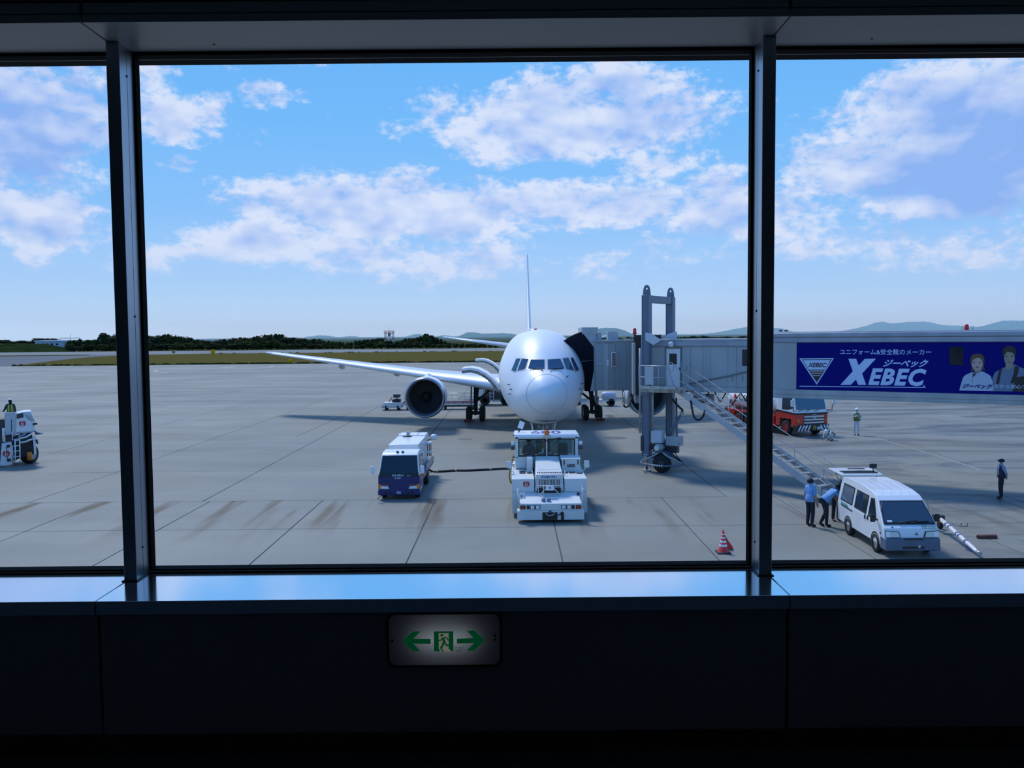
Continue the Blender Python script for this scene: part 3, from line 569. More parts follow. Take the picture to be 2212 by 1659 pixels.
    bayp = MB().box(-.72, .72, 3.62, 6.3, 2.6, 2.64).box(-.72, -.68, 3.62, 6.3, 1.82, 2.62).box(.68, .72, 3.62, 6.3, 1.82, 2.62).box(-.7, .7, 3.62, 3.66, 1.92, 2.62).box(-.7, .7, 6.26, 6.3, 1.8, 2.62); bayp.build('gear_bay', GREY, t)
    return t
airliner()
# ================================================================== passenger boarding bridge
def bridge():
    base = V((6.67, 42.31, 0)); t = thing('boarding_bridge', 'grey passenger boarding bridge with blue advertising banner docked at the aircraft', 'jet bridge', base)
    WALL = mat('bridge_wall', (.36, .39, .41), .45, noise=.16, nscale=1.2, stretch=(1, 1, .25)); ROOF = mat('bridge_roof', (.36, .40, .46), .45, noise=.2, nscale=1.)
    CORN = mat('bridge_cornice', (.33, .37, .43), .42, noise=.2, nscale=1.5); SEAM = mat('bridge_seam', (.16, .17, .18), .6); BEAM = mat('bridge_beam', (.40, .43, .44), .5, noise=.25, nscale=1.5, stretch=(1,1,.3)); DOORW = mat('bridge_door', (.66, .69, .72), .4, noise=.05)
    COLM = mat('column_paint', (.125, .16, .225), .42, noise=.15, nscale=2.); RUST = mat('rusty_beam', (.42, .42, .38), .6, noise=.6, nscale=5., col2=(.22, .14, .08), stretch=(1,1,.4))
    BGL = mat('bridge_glass', (.010, .014, .02), .12, spec=.25)
    Z = V((0, 0, 1)); T = V((.852, -.523, 0)).normalized(); N = V((T.y, -T.x, 0)); N = N if N.y < 0 else -N      # N: out of the near face
    F0 = V((8.52, 41.9, 0))
    b = lambda name, m, mt, par=None, bevel=0., label=None: m.build(name, mt, par or t, True, bevel, label=label) if par is None or par is t else sub(name, m, mt, par, bevel)
    def sub(name, m, mt, par, bevel=0.):
        me = m.mesh(name, mt, base, bevel); o = bpy.data.objects.new(name, me); COL.objects.link(o); o.parent = par; return o
    def on(px, py, off=0., z=None): return HP(px, py, F0+N*off, N)
    def along(px, off=0.): return (on(px, 790, off)-F0).dot(T)
    def tbox(m, s0, s1, d0, d1, z0, z1, mi=0):   # s along the tunnel, d outwards from the near face (negative inwards)
        q = lambda s, d, z: F0+T*s+N*d+Z*z
        return m.hexa([q(s0,d1,z0),q(s1,d1,z0),q(s1,d0,z0),q(s0,d0,z0),q(s0,d1,z1),q(s1,d1,z1),q(s1,d0,z1),q(s0,d0,z1)], mi)
    sA, sB, sC = along(1392), along(1655, .12), along(2212, .12)+9.
    # ---- inner tunnel
    zi0, zi1 = 3.98, 6.48
    it = b('inner_tunnel', tbox(MB(), sA, sB+3., -2.5, 0, zi0, zi1), WALL)
    cuts = [along(p) for p in (1393, 1437, 1473, 1492, 1519, 1535, 1573, 1591, 1625)]
    for i in range(len(cuts)-1):
        if i == 1: continue
        sub('wall_panel', tbox(MB(), cuts[i]+.012, cuts[i+1]-.012, .0, .02, zi0+.28, zi1-.34), WALL, it, .004)
    sub('roof_cornice', tbox(MB(), sA-.05, sB+.3, -.2, .09, zi1-.30, zi1-.02), CORN, it, .03); sub('roof_deck', tbox(MB(), sA-.05, sB+2, -2.6, .12, zi1-.03, zi1+.06), ROOF, it, .02)
    sub('floor_beam', tbox(MB(), sA, sB+.3, -.2, .07, zi0-.02, zi0+.24), BEAM, it, .02)
    p = [on(x, y, .03) for x, y in ((1478, 832), (1512, 824), (1570, 813), (1622, 801))]; sub('cable_tray', MB().tube([q+N*.05 for q in p], .035, 6), SEAM, it)
    for x in (1582, 1604): q = on(x, 812, .03); sub('tray_hanger', MB().bar(q, q+Z*-.25, .02, .03), SEAM, it)
    q0 = on(1603, 788, .02); q1 = on(1621, 756, .02)
    sub('tunnel_window', tbox(MB(), (q0-F0).dot(T), (q0-F0).dot(T)+.62, .0, .035, q0.z-.05, q1.z+.02), BGL, it, .03)
    # service door
    dA, dB = along(1440), along(1470); dz0, dz1 = 4.18, on(1455, 753).z
    d = sub('service_door', tbox(MB(), dA, dB, .0, .05, dz0, dz1), DOORW, it, .01); sub('door_frame', tbox(tbox(tbox(MB(), dA-.06, dA-.005, .0, .07, dz0, dz1+.06), dB+.005, dB+.06, .0, .07, dz0, dz1+.06), dA-.06, dB+.06, .0, .07, dz1+.005, dz1+.06), SEAM, it)
    a0, a1 = on(1446, 787, .05), on(1462, 764, .05); w_ = tbox(MB(), (a0-F0).dot(T), (a1-F0).dot(T), .05, .06, a0.z, a1.z)
    sub('door_window', w_, BGL, it); q = on(1468, 797, .06); sub('door_handle', MB().box(q.x-.02, q.x+.02, q.y-.05, q.y, q.z-.08, q.z+.08), DARK, it, .008)
    # lamp over the door, and lettering-free ladder seams by the column
    q = on(1449, 744, .25); sub('floodlight', MB().lathe([(.0, -.12), (.1, -.1), (.15, .06), (.15, .1), (.0, .1)], q, 'x', 14), OFFW, it); sub('floodlight_arm', MB().tube([on(1454, 737, .05), on(1452, 737, .2), q], .02, 6), DARK, it)
    # ---- outer tunnel with the banner
    ot = b('outer_tunnel', tbox(MB(), sB, sC, -2.75, .12, 3.86, 6.72), WALL)
    zt = 6.80
    sub('roof_cornice', tbox(MB(), sB-.03, sC, -.3, .24, zt-.22, zt-.0), CORN, ot, .05); sub('roof_cornice', tbox(MB(), sB-.03, sC, -.3, .20, zt-.44, zt-.23), CORN, ot, .02); sub('roof_deck', tbox(MB(), sB-.05, sC, -2.9, .16, zt-.06, zt+.05), ROOF, ot, .03)
    sub('floor_beam', tbox(MB(), sB-.02, sC, -.3, .16, 3.98, 4.20), BEAM, ot, .01); sub('floor_beam', tbox(MB(), sB-.02, sC, -.3, .14, 3.80, 3.985), BEAM, ot, .02)
    k = along(1690, .12); b0, b1 = along(1721, .12), sC-.1
    sub('wall_panel', tbox(MB(), sB+.02, b0-.01, .10, .135, 4.21, zt-.45), WALL, ot)
    BL = mat('banner_blue', (.003, .005, .16), .6, spec=.08); bn = sub('banner', tbox(MB(), b0, b1, .12, .14, 4.215, zt-.455), BL, ot)
    LB = mat('banner_white', (.50, .63, .86), .6, spec=.1); OFF = .142
    g = lambda px, py, o=OFF: on(px, py, o)
    z5 = lambda u, w: (1700+u/8.508, 720+w/8.508); z6 = lambda u, w: (1960+u/8.778, 720+w/8.778)
    _lay = [0]
    def poly(name, pts, mt, f=None, lay=1):
        o = OFF+.003*lay; q = [g(*(f(*p) if f else p), o) for p in pts]; n = len(q); a = MB(); a.add(q+[v-N*.004 for v in q], [list(range(n))]+[(i, (i+1) % n, n+(i+1) % n, n+i) for i in range(n)])
        # concave outlines: triangulate
        me = a.mesh(name, mt, base); bm = bmesh.new(); bm.from_mesh(me); bmesh.ops.triangulate(bm, faces=[f_ for f_ in bm.faces if len(f_.verts) > 4]); bm.to_mesh(me); bm.free()
        ob = bpy.data.objects.new(name, me); COL.objects.link(ob); ob.parent = bn; return ob
    def txt(body, mt, pl, pr, ptop, f, shear=0., bold=0., lay=1, nm='lettering', space=1.):
        o = g(*f(*pl), OFF+.003*lay); r = g(*f(*pr), OFF+.003*lay); h = g(*f(*ptop), OFF+.003*lay); w = (r-o).dot(T)
        return text(nm, body, mt, bn, o, T, Z, h.z-o.z, w, shear, bold, .001, base, space)
    poly('letter_x', [(1128,468),(1270,468),(1318,590),(1430,470),(1635,465),(1380,740),(1455,948),(1308,948),(1268,850),(1170,948),(980,948),(1210,695)], LB, z5)
    txt('EBEC', LB, (1490,952), (2560,957), (1580,640), z5, .28, .042, space=1.12)
    txt('ユニフォーム&安全靴のメーカー', LB, (972,392), (2650,383), (985,288), z5, 0, .007)
    txt('ジーベック', LB, (1765,620), (2600,610), (1765,478), z5, .5, .03)
    poly('rule_line', [(230,966),(2545,990),(2545,1002),(230,980)], LB, z5); poly('trademark_dot', [(2520+22*math.cos(k/8*math.pi*2), 972+22*math.sin(k/8*math.pi*2)) for k in range(8)], mat('banner_mid', (.2, .3, .6), .4), z5)
    BK = mat('banner_black', (.006, .006, .02), .4); GD = mat('banner_gold', (.42, .40, .38), .4)
    poly('logo_triangle', [(225,460),(863,455),(547,945)], LB, z5, 1); poly('logo_triangle', [(268,480),(825,476),(547,905)], BK, z5, 2); poly('logo_triangle', [(290,492),(800,488),(690,668),(402,668)], LB, z5, 3)
    for (l, r, y) in ((416,672,694), (443,647,736), (470,620,776)): poly('logo_stripe', [(l,y-10),(r,y-10),(r-8,y+10),(l+8,y+10)], GD, z5, 3)
    txt('XEBEC', BK, (380,622), (728,618), (400,540), z5, .3, .03, 4)
    # printed figures (plain generic workers)
    SKN = mat('print_skin', (.42, .33, .30), .4); HR = mat('print_brown_hair', (.10, .045, .02), .4); HK = mat('print_dark_hair', (.008, .008, .01), .4); JW = mat('print_white_jacket', (.38, .46, .60), .4); JG = mat('print_grey_jacket', (.12, .17, .28), .4); SK2 = mat('print_skin_shade', (.30, .24, .18), .4); LP = mat('print_lips', (.25, .06, .08), .4)
    el = lambda cx, cy, rx, ry, n=18, a0=0, a1=360: [(cx+rx*math.cos(math.radians(a0+(a1-a0)*k/n)), cy+ry*math.sin(math.radians(a0+(a1-a0)*k/n))) for k in range(n)]
    poly('jacket_print', [(985,1085),(1010,980),(1060,830),(1110,785),(1230,735),(1300,760),(1420,720),(1530,775),(1580,810),(1610,900),(1640,1098)], JW, z6, 1)
    poly('hair_print', [(1195,560),(1190,470),(1230,410),(1310,385),(1400,395),(1450,440),(1465,520),(1450,640),(1480,720),(1430,690),(1240,700),(1200,750),(1220,640)], HR, z6, 2)
    poly('neck_print', [(1265,650),(1410,660),(1400,730),(1330,760),(1270,730)], SK2, z6, 3); poly('face_print', el(1325,580,105,125), SKN, z6, 4); poly('hair_print', [(1205,540),(1215,440),(1310,400),(1420,430),(1445,520),(1410,480),(1330,460),(1260,490)], HR, z6, 5)
    for x in (1260, 1375): poly('eye_print', el(x, 556, 26, 9, 8), HK, z6, 5)
    poly('mouth_print', el(1325, 645, 40, 12, 8), LP, z6, 5); poly('collar_print', [(1240,765),(1310,765),(1250,830)], HK, z6, 3); poly('seam_print', [(1232,740),(1242,740),(1240,930),(1230,930)], JG, z6, 3)
    poly('jacket_print', [(1610,1098),(1610,860),(1660,740),(1800,660),(1860,640),(2040,590),(2130,640),(2290,700),(2330,800),(2340,1108)], JG, z6, 1)
    poly('neck_print', [(1865,560),(2010,580),(1990,650),(1900,700),(1860,640)], SK2, z6, 2); poly('hair_print', el(1935,360,135,125), HK, z6, 2); poly('face_print', el(1935,470,102,135), SK2, z6, 3); poly('hair_print', [(1830,430),(1820,340),(1930,290),(2040,340),(2050,430),(1990,365),(1890,350)], HK, z6, 4)
    for x in (1880, 1990): poly('eye_print', el(x, 436, 30, 9, 8), HK, z6, 4)
    poly('mouth_print', el(1945, 545, 42, 10, 8), LP, z6, 4)
    poly('strap_print', [(1740,690),(1800,660),(1770,780),(1740,960),(1680,960),(1715,800)], HK, z6, 2); poly('strap_print', [(2040,610),(2120,640),(2100,760),(2020,950),(1950,950),(2010,780)], HK, z6, 2)
    poly('bag_print', [(2060,830),(2212,810),(2330,900),(2330,1100),(1990,1105)], HK, z6, 3)
    txt('ジーベック', BL, (1045,1045), (1612,1030), (1050,955), z6, .4, .03, 5); txt('だから安心です。', LB, (1640,1040), (2420,1050), (1640,965), z6, .1, .01, 5)
    sub('tunnel_window', MB().hexa([g(*z6(800,600), .15), g(*z6(1060,612), .15), g(*z6(1060,612), .11), g(*z6(800,600), .11), g(*z6(800,250), .15), g(*z6(1060,250), .15), g(*z6(1060,250), .11), g(*z6(800,250), .11)]), BGL, ot, .09)
    gx = [g(*z5(u, w)) for u, w in ((1455,475),(1690,475),(1690,590),(1455,590))]
    # roof odds and ends
    for px, py in ((1686, 722), (1698, 722)): q = on(px, py, -.6); sub('roof_clamp', MB().box(q.x-.06, q.x+.06, q.y-.1, q.y+.1, zt, zt+.14), DARK, ot, .01)
    q = on(2088, 706, -.8); sub('warning_lamp', MB().lathe([(.0, 0), (.09, 0), (.09, .12), (.07, .24), (0, .26)], (q.x, q.y, zt+.04), 'z', 12), mat('red_lens', (.55, .01, .02), .2), ot)
    for dx in (-.22, -.16, .22, .28): sub('lamp_guard', MB().tube([(q.x+dx, q.y, zt), (q.x+dx, q.y, zt+.24)], .012, 5), STEEL, ot)
    # ---- lift portal across the tunnel
    C1 = base.copy(); C2 = base-N*3.2
    ct = 8.72
    for i, c in enumerate((C1, C2)):
        cm = MB(); cm.obox(c+Z*(ct+.75)/2, (.34, .34, ct-.75), (T, N, Z)); co = b('lift_column', cm, COLM, t, .02)
        for s in (-1, 1): sub('column_flange', MB().obox(c+T*s*.17+Z*(ct+.75)/2, (.035, .40, ct-.8), (T, N, Z)), COLM, co)
        lug = [(-.20, 0), (.20, 0), (.17, .28), (.11, .44), (.04, .49), (-.04, .49), (-.11, .44), (-.17, .28)]
        m = MB(); ho = [(.055*math.cos(k*math.pi/4), .30+.055*math.sin(k*math.pi/4)) for k in range(8)]
        q = lambda p, d: c+Z*ct+T*p[0]+Z*p[1]+N*d
        # ring of quads around the eye
        L8 = [(.2, 0), (.17, .28), (.11, .44), (0, .50), (-.11, .44), (-.17, .28), (-.2, 0), (0, -.02)]; order = [((a+.0)) for a in range(8)]
        H8 = [(.055*math.cos(a), .30+.055*math.sin(a)) for a in [math.radians(x) for x in (-45, 0, 45, 90, 135, 180, 225, 270)]]
        vs = [q(p, .03) for p in L8]+[q(p, .03) for p in H8]+[q(p, -.03) for p in L8]+[q(p, -.03) for p in H8]
        fs = []
        for j in range(8):
            k2 = (j+1) % 8; fs += [(j, k2, 8+k2, 8+j), (16+j, 24+j, 24+k2, 16+k2), (j, 16+j, 16+k2, k2), (8+j, 8+k2, 24+k2, 24+j)]
        m.add(vs, fs); sub('lifting_lug', m, COLM, co)
        # lower telescoping leg and screw jack
        sub('lower_leg', MB().cyl(c+Z*.25-T*.02, c+Z*1.0-T*.02, .11, n=14), STEEL, co); sub('leg_collar', MB().cyl(c+Z*.78, c+Z*.86, .2, n=16), STEEL, co)
        if i == 0:
            sub('leg_foot', MB().cyl(c+Z*.02, c+Z*.06, .22, n=18), STEEL, co); sub('foot_pin', MB().cyl(c+Z*.05, c+Z*.3, .05, n=8), DARK, co)
            sub('cable_duct', MB().box(c.x-.30, c.x-.16, c.y-.12, c.y+.1, 1.0, 1.75), DARK, co, .02)
            sub('drain_pipe', MB().tube([c+T*-.28+N*.2+Z*1.9, c+T*-.28+N*.2+Z*6.1], .05, 8), STEEL, co)
            sub('screw_jack', MB().tube([c+T*.30+Z*1.6, c+T*.30+Z*5.2], .06, 10), STEEL, co)
        else: sub('foot_stay', MB().box(c.x-.12, c.x+.12, c.y-.12, c.y+.12, .35, 1.0), STEEL, co)
    cb = MB(); cb.obox((C1+C2)/2+Z*8.52, (.30, 3.2, .36), (T, N, Z)); b('cross_beam', cb, COLM, t, .015)
    # gusset plates at the tunnel roof
    for c, pl in ((C1, ((1394,718.5),(1406,720),(1425,733),(1425,737),(1411,745),(1394,735))), (C2, ((1428,733),(1443,721),(1462,716),(1462,737),(1440,735)))):
        q = [HP(x, y, c+N*(.26 if c is C1 else .3), N) for x, y in pl]; k = len(q); m = MB(); m.add(q+[p-N*.06 for p in q], [list(range(k)), [k+i for i in range(k)][::-1]]+[(i, (i+1) % k, k+(i+1) % k, k+i) for i in range(k)]); b('gusset_plate', m, mat('gusset_paint', (.50, .55, .62), .4), t)
    # ---- bogie: cross beam, two tyres, motor, boxes, guard hoop
    M0 = V((7.34, 41.75, 0)); M1 = M0+V((.42, 2.2, 0)); A3 = (T, N, Z)
    bm_ = MB(); bm_.obox((C1+C2)/2+Z*1.20-N*0+T*.1, (.35, 3.3, .28), A3); bo = b('bogie_beam', bm_, DARK, t, .02)
    for c in (M0, M1):
        wl = b('bogie_wheel', MB().lathe([(.14, -.16), (.40, -.18), (.45, -.11), (.455, 0), (.45, .11), (.40, .18), (.14, .16)], c+Z*.455, (N, T, Z), 32, caps=True), RUBBER, t); sub('wheel_hub', MB().cyl(c+N*.19+Z*.455, c-N*.2+Z*.455, .16, n=16), DARK, wl)
        fd = [c+T*x+Z*z+N*.0 for x, z in ((-.50, .72), (-.36, .94), (-.12, 1.06), (.12, 1.06), (.36, .94), (.50, .72))]
        m = MB(); m.loft([[p+N*d for p in fd]+[p+N*d-Z*.04 for p in fd[::-1]] for d in (.25, -.25)], 0, False, True); b('wheel_guard', m, COLM, t)
    mo = b('drive_motor', MB().lathe([(.0, -.42), (.13, -.42), (.13, -.3), (.19, -.3), (.19, .25), (.1, .3), (.0, .3)], M0-T*.18+Z*1.22-N*.15, (N, T, Z), 20), GREY, t); sub('motor_cap', MB().cyl(M0-T*.18+Z*1.22+N*.17, M0-T*.18+Z*1.22+N*.32, .125, n=18), OFFW, mo)
    q = P(1421, 943, 42.0); b('control_box', MB().obox(q, (.56, .4, .58), A3), mat('box_grey', (.48, .53, .6), .45), t, .012); q = P(1457, 952, 42.0); b('control_box', MB().obox(q, (.72, .55, .46), A3), GREY, t, .012)
    fr_ = MB(); fr_.obox(M0-N*.55+T*.12+Z*1.25, (1.0, .35, .62), A3); b('bogie_frame', fr_, DARK, t, .02)
    for x_, z_ in ((-.35, 1.62), (.45, 1.5), (.75, 1.45)): b('box_bracket', MB().bar(M0-N*.3+T*x_+Z*z_, M0-N*.9+T*(x_*.4)+Z*(z_-.25), .1, .1), DARK, t)
    hd = [M0+T*x+N*d+Z*z for x, d, z in ((-1.05,.1,.5),(-.95,.45,.46),(-.3,.62,.42),(.3,.62,.42),(1.0,.45,.46),(1.15,.1,.5),(.95,-.1,.62))]
    hp = b('bumper_hoop', MB().tube(hd, .045, 8), COLM, t)
    for k in range(5): u = hd[2]+(hd[3]-hd[2])*((k+.2)/5); sub('hazard_stripe', MB().tube([u, u+(hd[3]-hd[2])*.1], .048, 8), OFFW, hp)
    for x in (-1, 1):
        b('guard_stay', MB().tube([M0+T*x*1.05+N*.1+Z*.5, M0+T*x*.4+N*.2+Z*.82, M0+T*x*.12+N*.2+Z*1.0], .05, 8), STEEL, t); b('guard_stay', MB().tube([M0+T*x*1.0-N*.2+Z*.55, M0+T*x*.2-N*.2+Z*1.05], .04, 8), COLM, t)
    for k in range(3): b('hydraulic_hose', MB().tube([M0+T*(.2+.1*k)+Z*1.25, M0+T*(.5+.1*k)+Z*(.85+.05*k), M0+T*(.9+.03*k)+Z*.62], .022, 6), BLACK, t)
    a0 = P(1444, 940, 42.1); a1 = P(1473, 893, 42.3); a2 = P(1452, 862, 42.5)
    b('cable_arm', MB().tube([a0, a0+(a1-a0)*.55, a1], [.09, .075, .05], 10), COLM, t); b('cable_loop', MB().tube(cr([a1, P(1474, 886, 42.2), P(1468, 880, 42.2), P(1460, 872, 42.3), a2]), .055, 8), BLACK, t); b('arm_joint', MB().cyl(a1+V((0, -.1, 0)), a1+V((0, .1, 0)), .10, n=12), STEEL, t)
    q = P(1462, 930, 42.0); b('guide_post', MB().tube([V((q.x, q.y, 1.75)), P(1461, 860, 43.4)], .05, 8), COLM, t)
    # ---- cab by the aircraft
    cy = 47.6; cxl = P(1284, 780, cy).x; cxr = P(1372, 780, cy).x; cz0 = P(1330, 843, cy).z; cz1 = P(1330, 738, cy).z
    cab = b('cab', MB().box(cxl, cxr, cy, cy+3.4, cz0, cz1), WALL)
    edges = [1286, 1302, 1314, 1329]
    for i in range(3): x0, x1 = P(edges[i], 780, cy).x, P(edges[i+1], 780, cy).x; ya, yb = (cy-.02, cy-.16) if i % 2 else (cy-.16, cy-.02); sub('cab_panel', MB().hexa([(x0+.005, ya, cz0+.02), (x1-.005, yb, cz0+.02), (x1-.005, cy+.01, cz0+.02), (x0+.005, cy+.01, cz0+.02), (x0+.005, ya, cz1-.12), (x1-.005, yb, cz1-.12), (x1-.005, cy+.01, cz1-.12), (x0+.005, cy+.01, cz1-.12)]), WALL, cab, .006)
    x0 = P(1330, 780, cy).x; x1 = P(1366, 780, cy).x; k = 14
    for i in range(k): sub('curtain_slat', MB().box(x0+(x1-x0)*i/k+.006, x0+(x1-x0)*(i+1)/k-.006, cy-.05, cy-.02+.0, cz0-.02, cz1-.16), WALL, cab, .008)
    w0, w1 = P(1320, 793, cy-.05), P(1331, 760, cy-.05); wf = sub('cab_window_frame', MB().box(w0.x, w1.x, cy-.19, cy-.0, w0.z, w1.z), OFFW, cab, .04); sub('cab_window', MB().box(w0.x+.04, w1.x-.04, cy-.20, cy-.15, w0.z+.06, w1.z-.05), DGLASS, cab, .03)
    b('cab_roof', MB().box(cxl-.05, cxr+.9, cy-.12, cy+3.5, cz1, cz1+.09), ROOF, t, .02)
    # rounded link between cab and tunnel, near-black box painting in the shaded gap at the tunnel end
    e0 = F0+T*sA; b('link_wall', MB().hexa([V((x1+.02, cy-.03, cz0-.4)), e0+N*-.1+Z*(cz0-.4)-T*.55, e0+N*-.4+Z*(cz0-.4)-T*.4, V((x1+.02, cy+.2, cz0-.4)), V((x1+.02, cy-.03, cz1-.1)), e0+N*-.1+Z*(cz1-.1)-T*.55, e0+N*-.4+Z*(cz1-.1)-T*.4, V((x1+.02, cy+.2, cz1-.1))]), WALL, t, .01)
    b('dark_gap_box', tbox(MB(), sA-.55, sA-.02, -2.3, -.12, 3.7, 6.75), RUBBER, t); b('end_post', tbox(MB(), sA-.16, sA+.02, -.15, .05, 3.7, 6.78), GREY, t, .02)
    for px0, px1, py0, py1 in ((1286, 1300, 719, 738), (1313, 1335, 716, 733)): u = P(px0, py0, cy+.3); w = P(px1, py1, cy+.3); b('roof_unit', MB().box(u.x, w.x, cy+.3, cy+1.0, cz1+.05, u.z), GREY, t, .015)
    q = P(1371, 727, cy-.6); b('beacon_post', MB().cyl((q.x, q.y, cz1), (q.x, q.y, q.z+.12), .05, n=8), DARK, t); b('beacon', MB().lathe([(.0, 0), (.1, 0), (.13, .05), (.09, .12), (.1, .2), (.08, .32), (.0, .36)], (q.x, q.y, q.z+.12), 'z', 12), mat('beacon_red_glass', (.6, .03, .05), .2), t)
    b('roof_rail', MB().tube([P(1340, 733, cy), P(1356, 732, cy), P(1388, 730, cy-1)], .035, 6), DARK, t)
    u = P(1305, 781, cy-.06); b('door_stop_arm', MB().tube([P(1285, 786, cy-.18), P(1312, 785, cy-.18)], .012, 5), OFFW, t); b('arm_pad', MB().box(*(lambda a, c_: (a.x, c_.x, cy-.2, cy-.0, c_.z, a.z))(P(1309, 777, cy), P(1314, 790, cy))), OFFW, t, .01)
    # canopy hood: front wall, folded bellows following the fuselage
    hy = cy+.1
    hw_ = [P(x, y, hy) for x, y in ((1257, 708), (1288, 708), (1284, 748), (1284, 846), (1275, 846), (1284, 752), (1266, 729))]
    b('hood_frame', MB().hexa([P(1258, 722, hy), P(1290, 722, hy), P(1290, 722, hy)+V((0,2.6,0)), P(1258, 722, hy)+V((0,2.6,0)), P(1256, 707, hy), P(1292, 707, hy), P(1292, 707, hy)+V((0,2.6,0)), P(1256, 707, hy)+V((0,2.6,0))]), GREY, t, .02)
    m = MB(); pl = [P(x, y, hy+.03) for x, y in ((1260, 721), (1287, 721), (1286, 845), (1275, 845), (1283, 800), (1283, 750))]; kk = len(pl); m.add(pl+[p+V((0, .12, 0)) for p in pl], [list(range(kk)), [kk+i for i in range(kk)][::-1]]+[(i, (i+1) % kk, kk+(i+1) % kk, kk+i) for i in range(kk)]); b('hood_side_plate', m, GREY, t)
    BLW = mat('bellows_fabric', (.018, .022, .04), .7, noise=.35, nscale=3.)
    inn = [(1217,737),(1228,748),(1240,765),(1250,785),(1257,805),(1261,825),(1262,845)]; out = [(1262,716),(1274,735),(1283,752),(1284,772),(1284,795),(1280,820),(1275,846)]
    ribs = 9; prev = None
    def press(p):      # keep the fabric on the outside of the fuselage skin, just touching it
        l = p-PLANE_AT; fh, ft, fb, fk = FUSELAGE; h, a, c_ = fh(l.y), ft(l.y), fb(l.y); zc = c_+(a-c_)*fk(l.y); r = (a-zc) if l.z > zc else (zc-c_)
        d = math.hypot(l.x/h, (l.z-zc)/r); 
        if d >= .998: return p
        k_ = .998/max(d, .2); return PLANE_AT+V((l.x*k_, l.y, zc+(l.z-zc)*k_))
    for i in range(ribs):
        rng = []
        for e in (i, i+1):
            u = e/ribs; pin = []
            for a, c_ in zip(inn, out):
                x = a[0]+(c_[0]-a[0])*u; y = a[1]+(c_[1]-a[1])*u-(6*math.sin(math.pi*u) if a is inn[0] else 0)*.5; pin.append((x, y))
            rng.append(pin)
        m = MB(); rows = []
        for f, dep in ((0, .0), (.5, -.13), (1, .0)):
            rows.append([press(q_) for q_ in [P(a[0]+(c_[0]-a[0])*f, a[1]+(c_[1]-a[1])*f-(1.5 if f == .5 and j == 0 else 0), hy+.15+dep+(.5*(1-(i+f)/ribs))) for j, (a, c_) in enumerate(zip(*rng))]])
        m.loft(rows, 0, False, False, False)
        # top cover of the fold, running back over the doorway
        tp_ = [r[0] for r in rows]; m.loft([[press(p+V((.2, 2.6, -.3))*(k_/6)) for p in tp_] for k_ in range(7)], 0, False, False, False)
        b('bellows_fold', m, BLW, t)
    b('bellows_strap', MB().tube([P(1254, 781, hy-.02), P(1266, 780, hy-.05), P(1284, 777, hy-.02)], .02, 5), mat('strap_grey', (.10, .11, .13), .6), t)
    # ---- stair platform, railings and stair
    pz = 4.17; PA = V((6.25, 41.55, pz)); pw = 2.1
    PT = T
    pf = MB(); pf.obox(PA+PT*(pw/2)+N*-.35-Z*.09, (pw, 1.1, .18), (PT, N, Z)); b('stair_platform', pf, RUST, t, .01)
    pf = MB(); pf.obox(PA+PT*(pw/2-.1)+N*.21+Z*.06, (pw-.3, .03, .14), (PT, N, Z)); b('toe_board', pf, mat('toe_board', (.5, .5, .46), .5, noise=.4, nscale=5.), t)
    RAILM = mat('rail_steel', (.38, .42, .46), .4, metal=.4)
    for h in (.55, 1.1):
        pts = [PA+N*-.8+Z*h, PA+N*.2+Z*h, PA+PT*1.35+N*.2+Z*h]
        if h > 1: pts += [PA+PT*1.55+N*.2+Z*(h-.1), PA+PT*1.62+N*.2+Z*(h-.35)]
        b('platform_rail', MB().tube(pts, .022, 6), RAILM, t)
    for s in (0., .32, .65, 1.0, 1.35): b('rail_post', MB().tube([PA+PT*s+N*.2, PA+PT*s+N*.2+Z*1.1], .02, 6), RAILM, t)
    q = PA+PT*.55+N*.24+Z*.62; b('notice_board', MB().obox(q, (.42, .03, .85), (PT, N, Z)), mat('notice_board', (.42, .46, .5), .5), t, .01)
    s0 = V((7.85, 40.85, pz)); s1 = V((12.45, 33.55, .30)); SD = (s1-s0); hd_ = V((SD.x, SD.y, 0)).normalized(); W = V((-hd_.y, hd_.x, 0)); W = W if W.x > 0 else -W; sw = .85
    sn = SD.normalized(); nup = sn.cross(W); nup = nup if nup.z > 0 else -nup
    stt = b('stair_stringer', MB().bar(s0-sn*.3, s1, .05, .30, 0, nup), GREY, t, .008); st2 = b('stair_stringer', MB().bar(s0+W*sw-sn*.3, s1+W*sw, .05, .30, 0, nup), GREY, t, .008)
    nT = 20
    tr = MB(); L_ = SD.length; mm = tr.obox(V((0, 0, 0)), (.30, sw-.06, .035), (hd_, W, Z)); tme = tr.mesh('stair_tread', STEEL, bevel=.004)
    for i in range(nT):
        c = s0+SD*((i+.6)/nT)+W*sw/2+Z*.06; o = bpy.data.objects.new('stair_tread', tme); COL.objects.link(o); o.parent = t; o.location = c-base
    for side in (0, 1):
        oo = s0+W*sw*side; tp = .98
        for h in (tp, tp*.52):
            pts = [oo-sn*.25+Z*(h-.25), oo-sn*.2+Z*(h+.02), oo+sn*.1+Z*h] if h == tp else [oo+sn*.1+Z*h]
            pts += [oo+SD*f+Z*h for f in (.35, .65, .90)]
            pts += [oo+SD*.965+Z*(h-.03), oo+SD*.995+Z*(h-.2)] if h == tp else [oo+SD*.95+Z*(h-.01)]
            if h == tp: pts += [oo+SD*.995+Z*(tp*.52-.05), oo+SD*.95+Z*(tp*.52-.02)]
            b('handrail', MB().tube(pts, .016, 6), RAILM, t)
        b('handrail_loop', MB().tube([oo+sn*.1+Z*tp, oo-sn*.35+Z*(tp+.12), oo-sn*.6+Z*(tp-.02), oo-sn*.62+Z*(tp-.3), oo-sn*.2+Z*.1], .02, 6), RAILM, t)
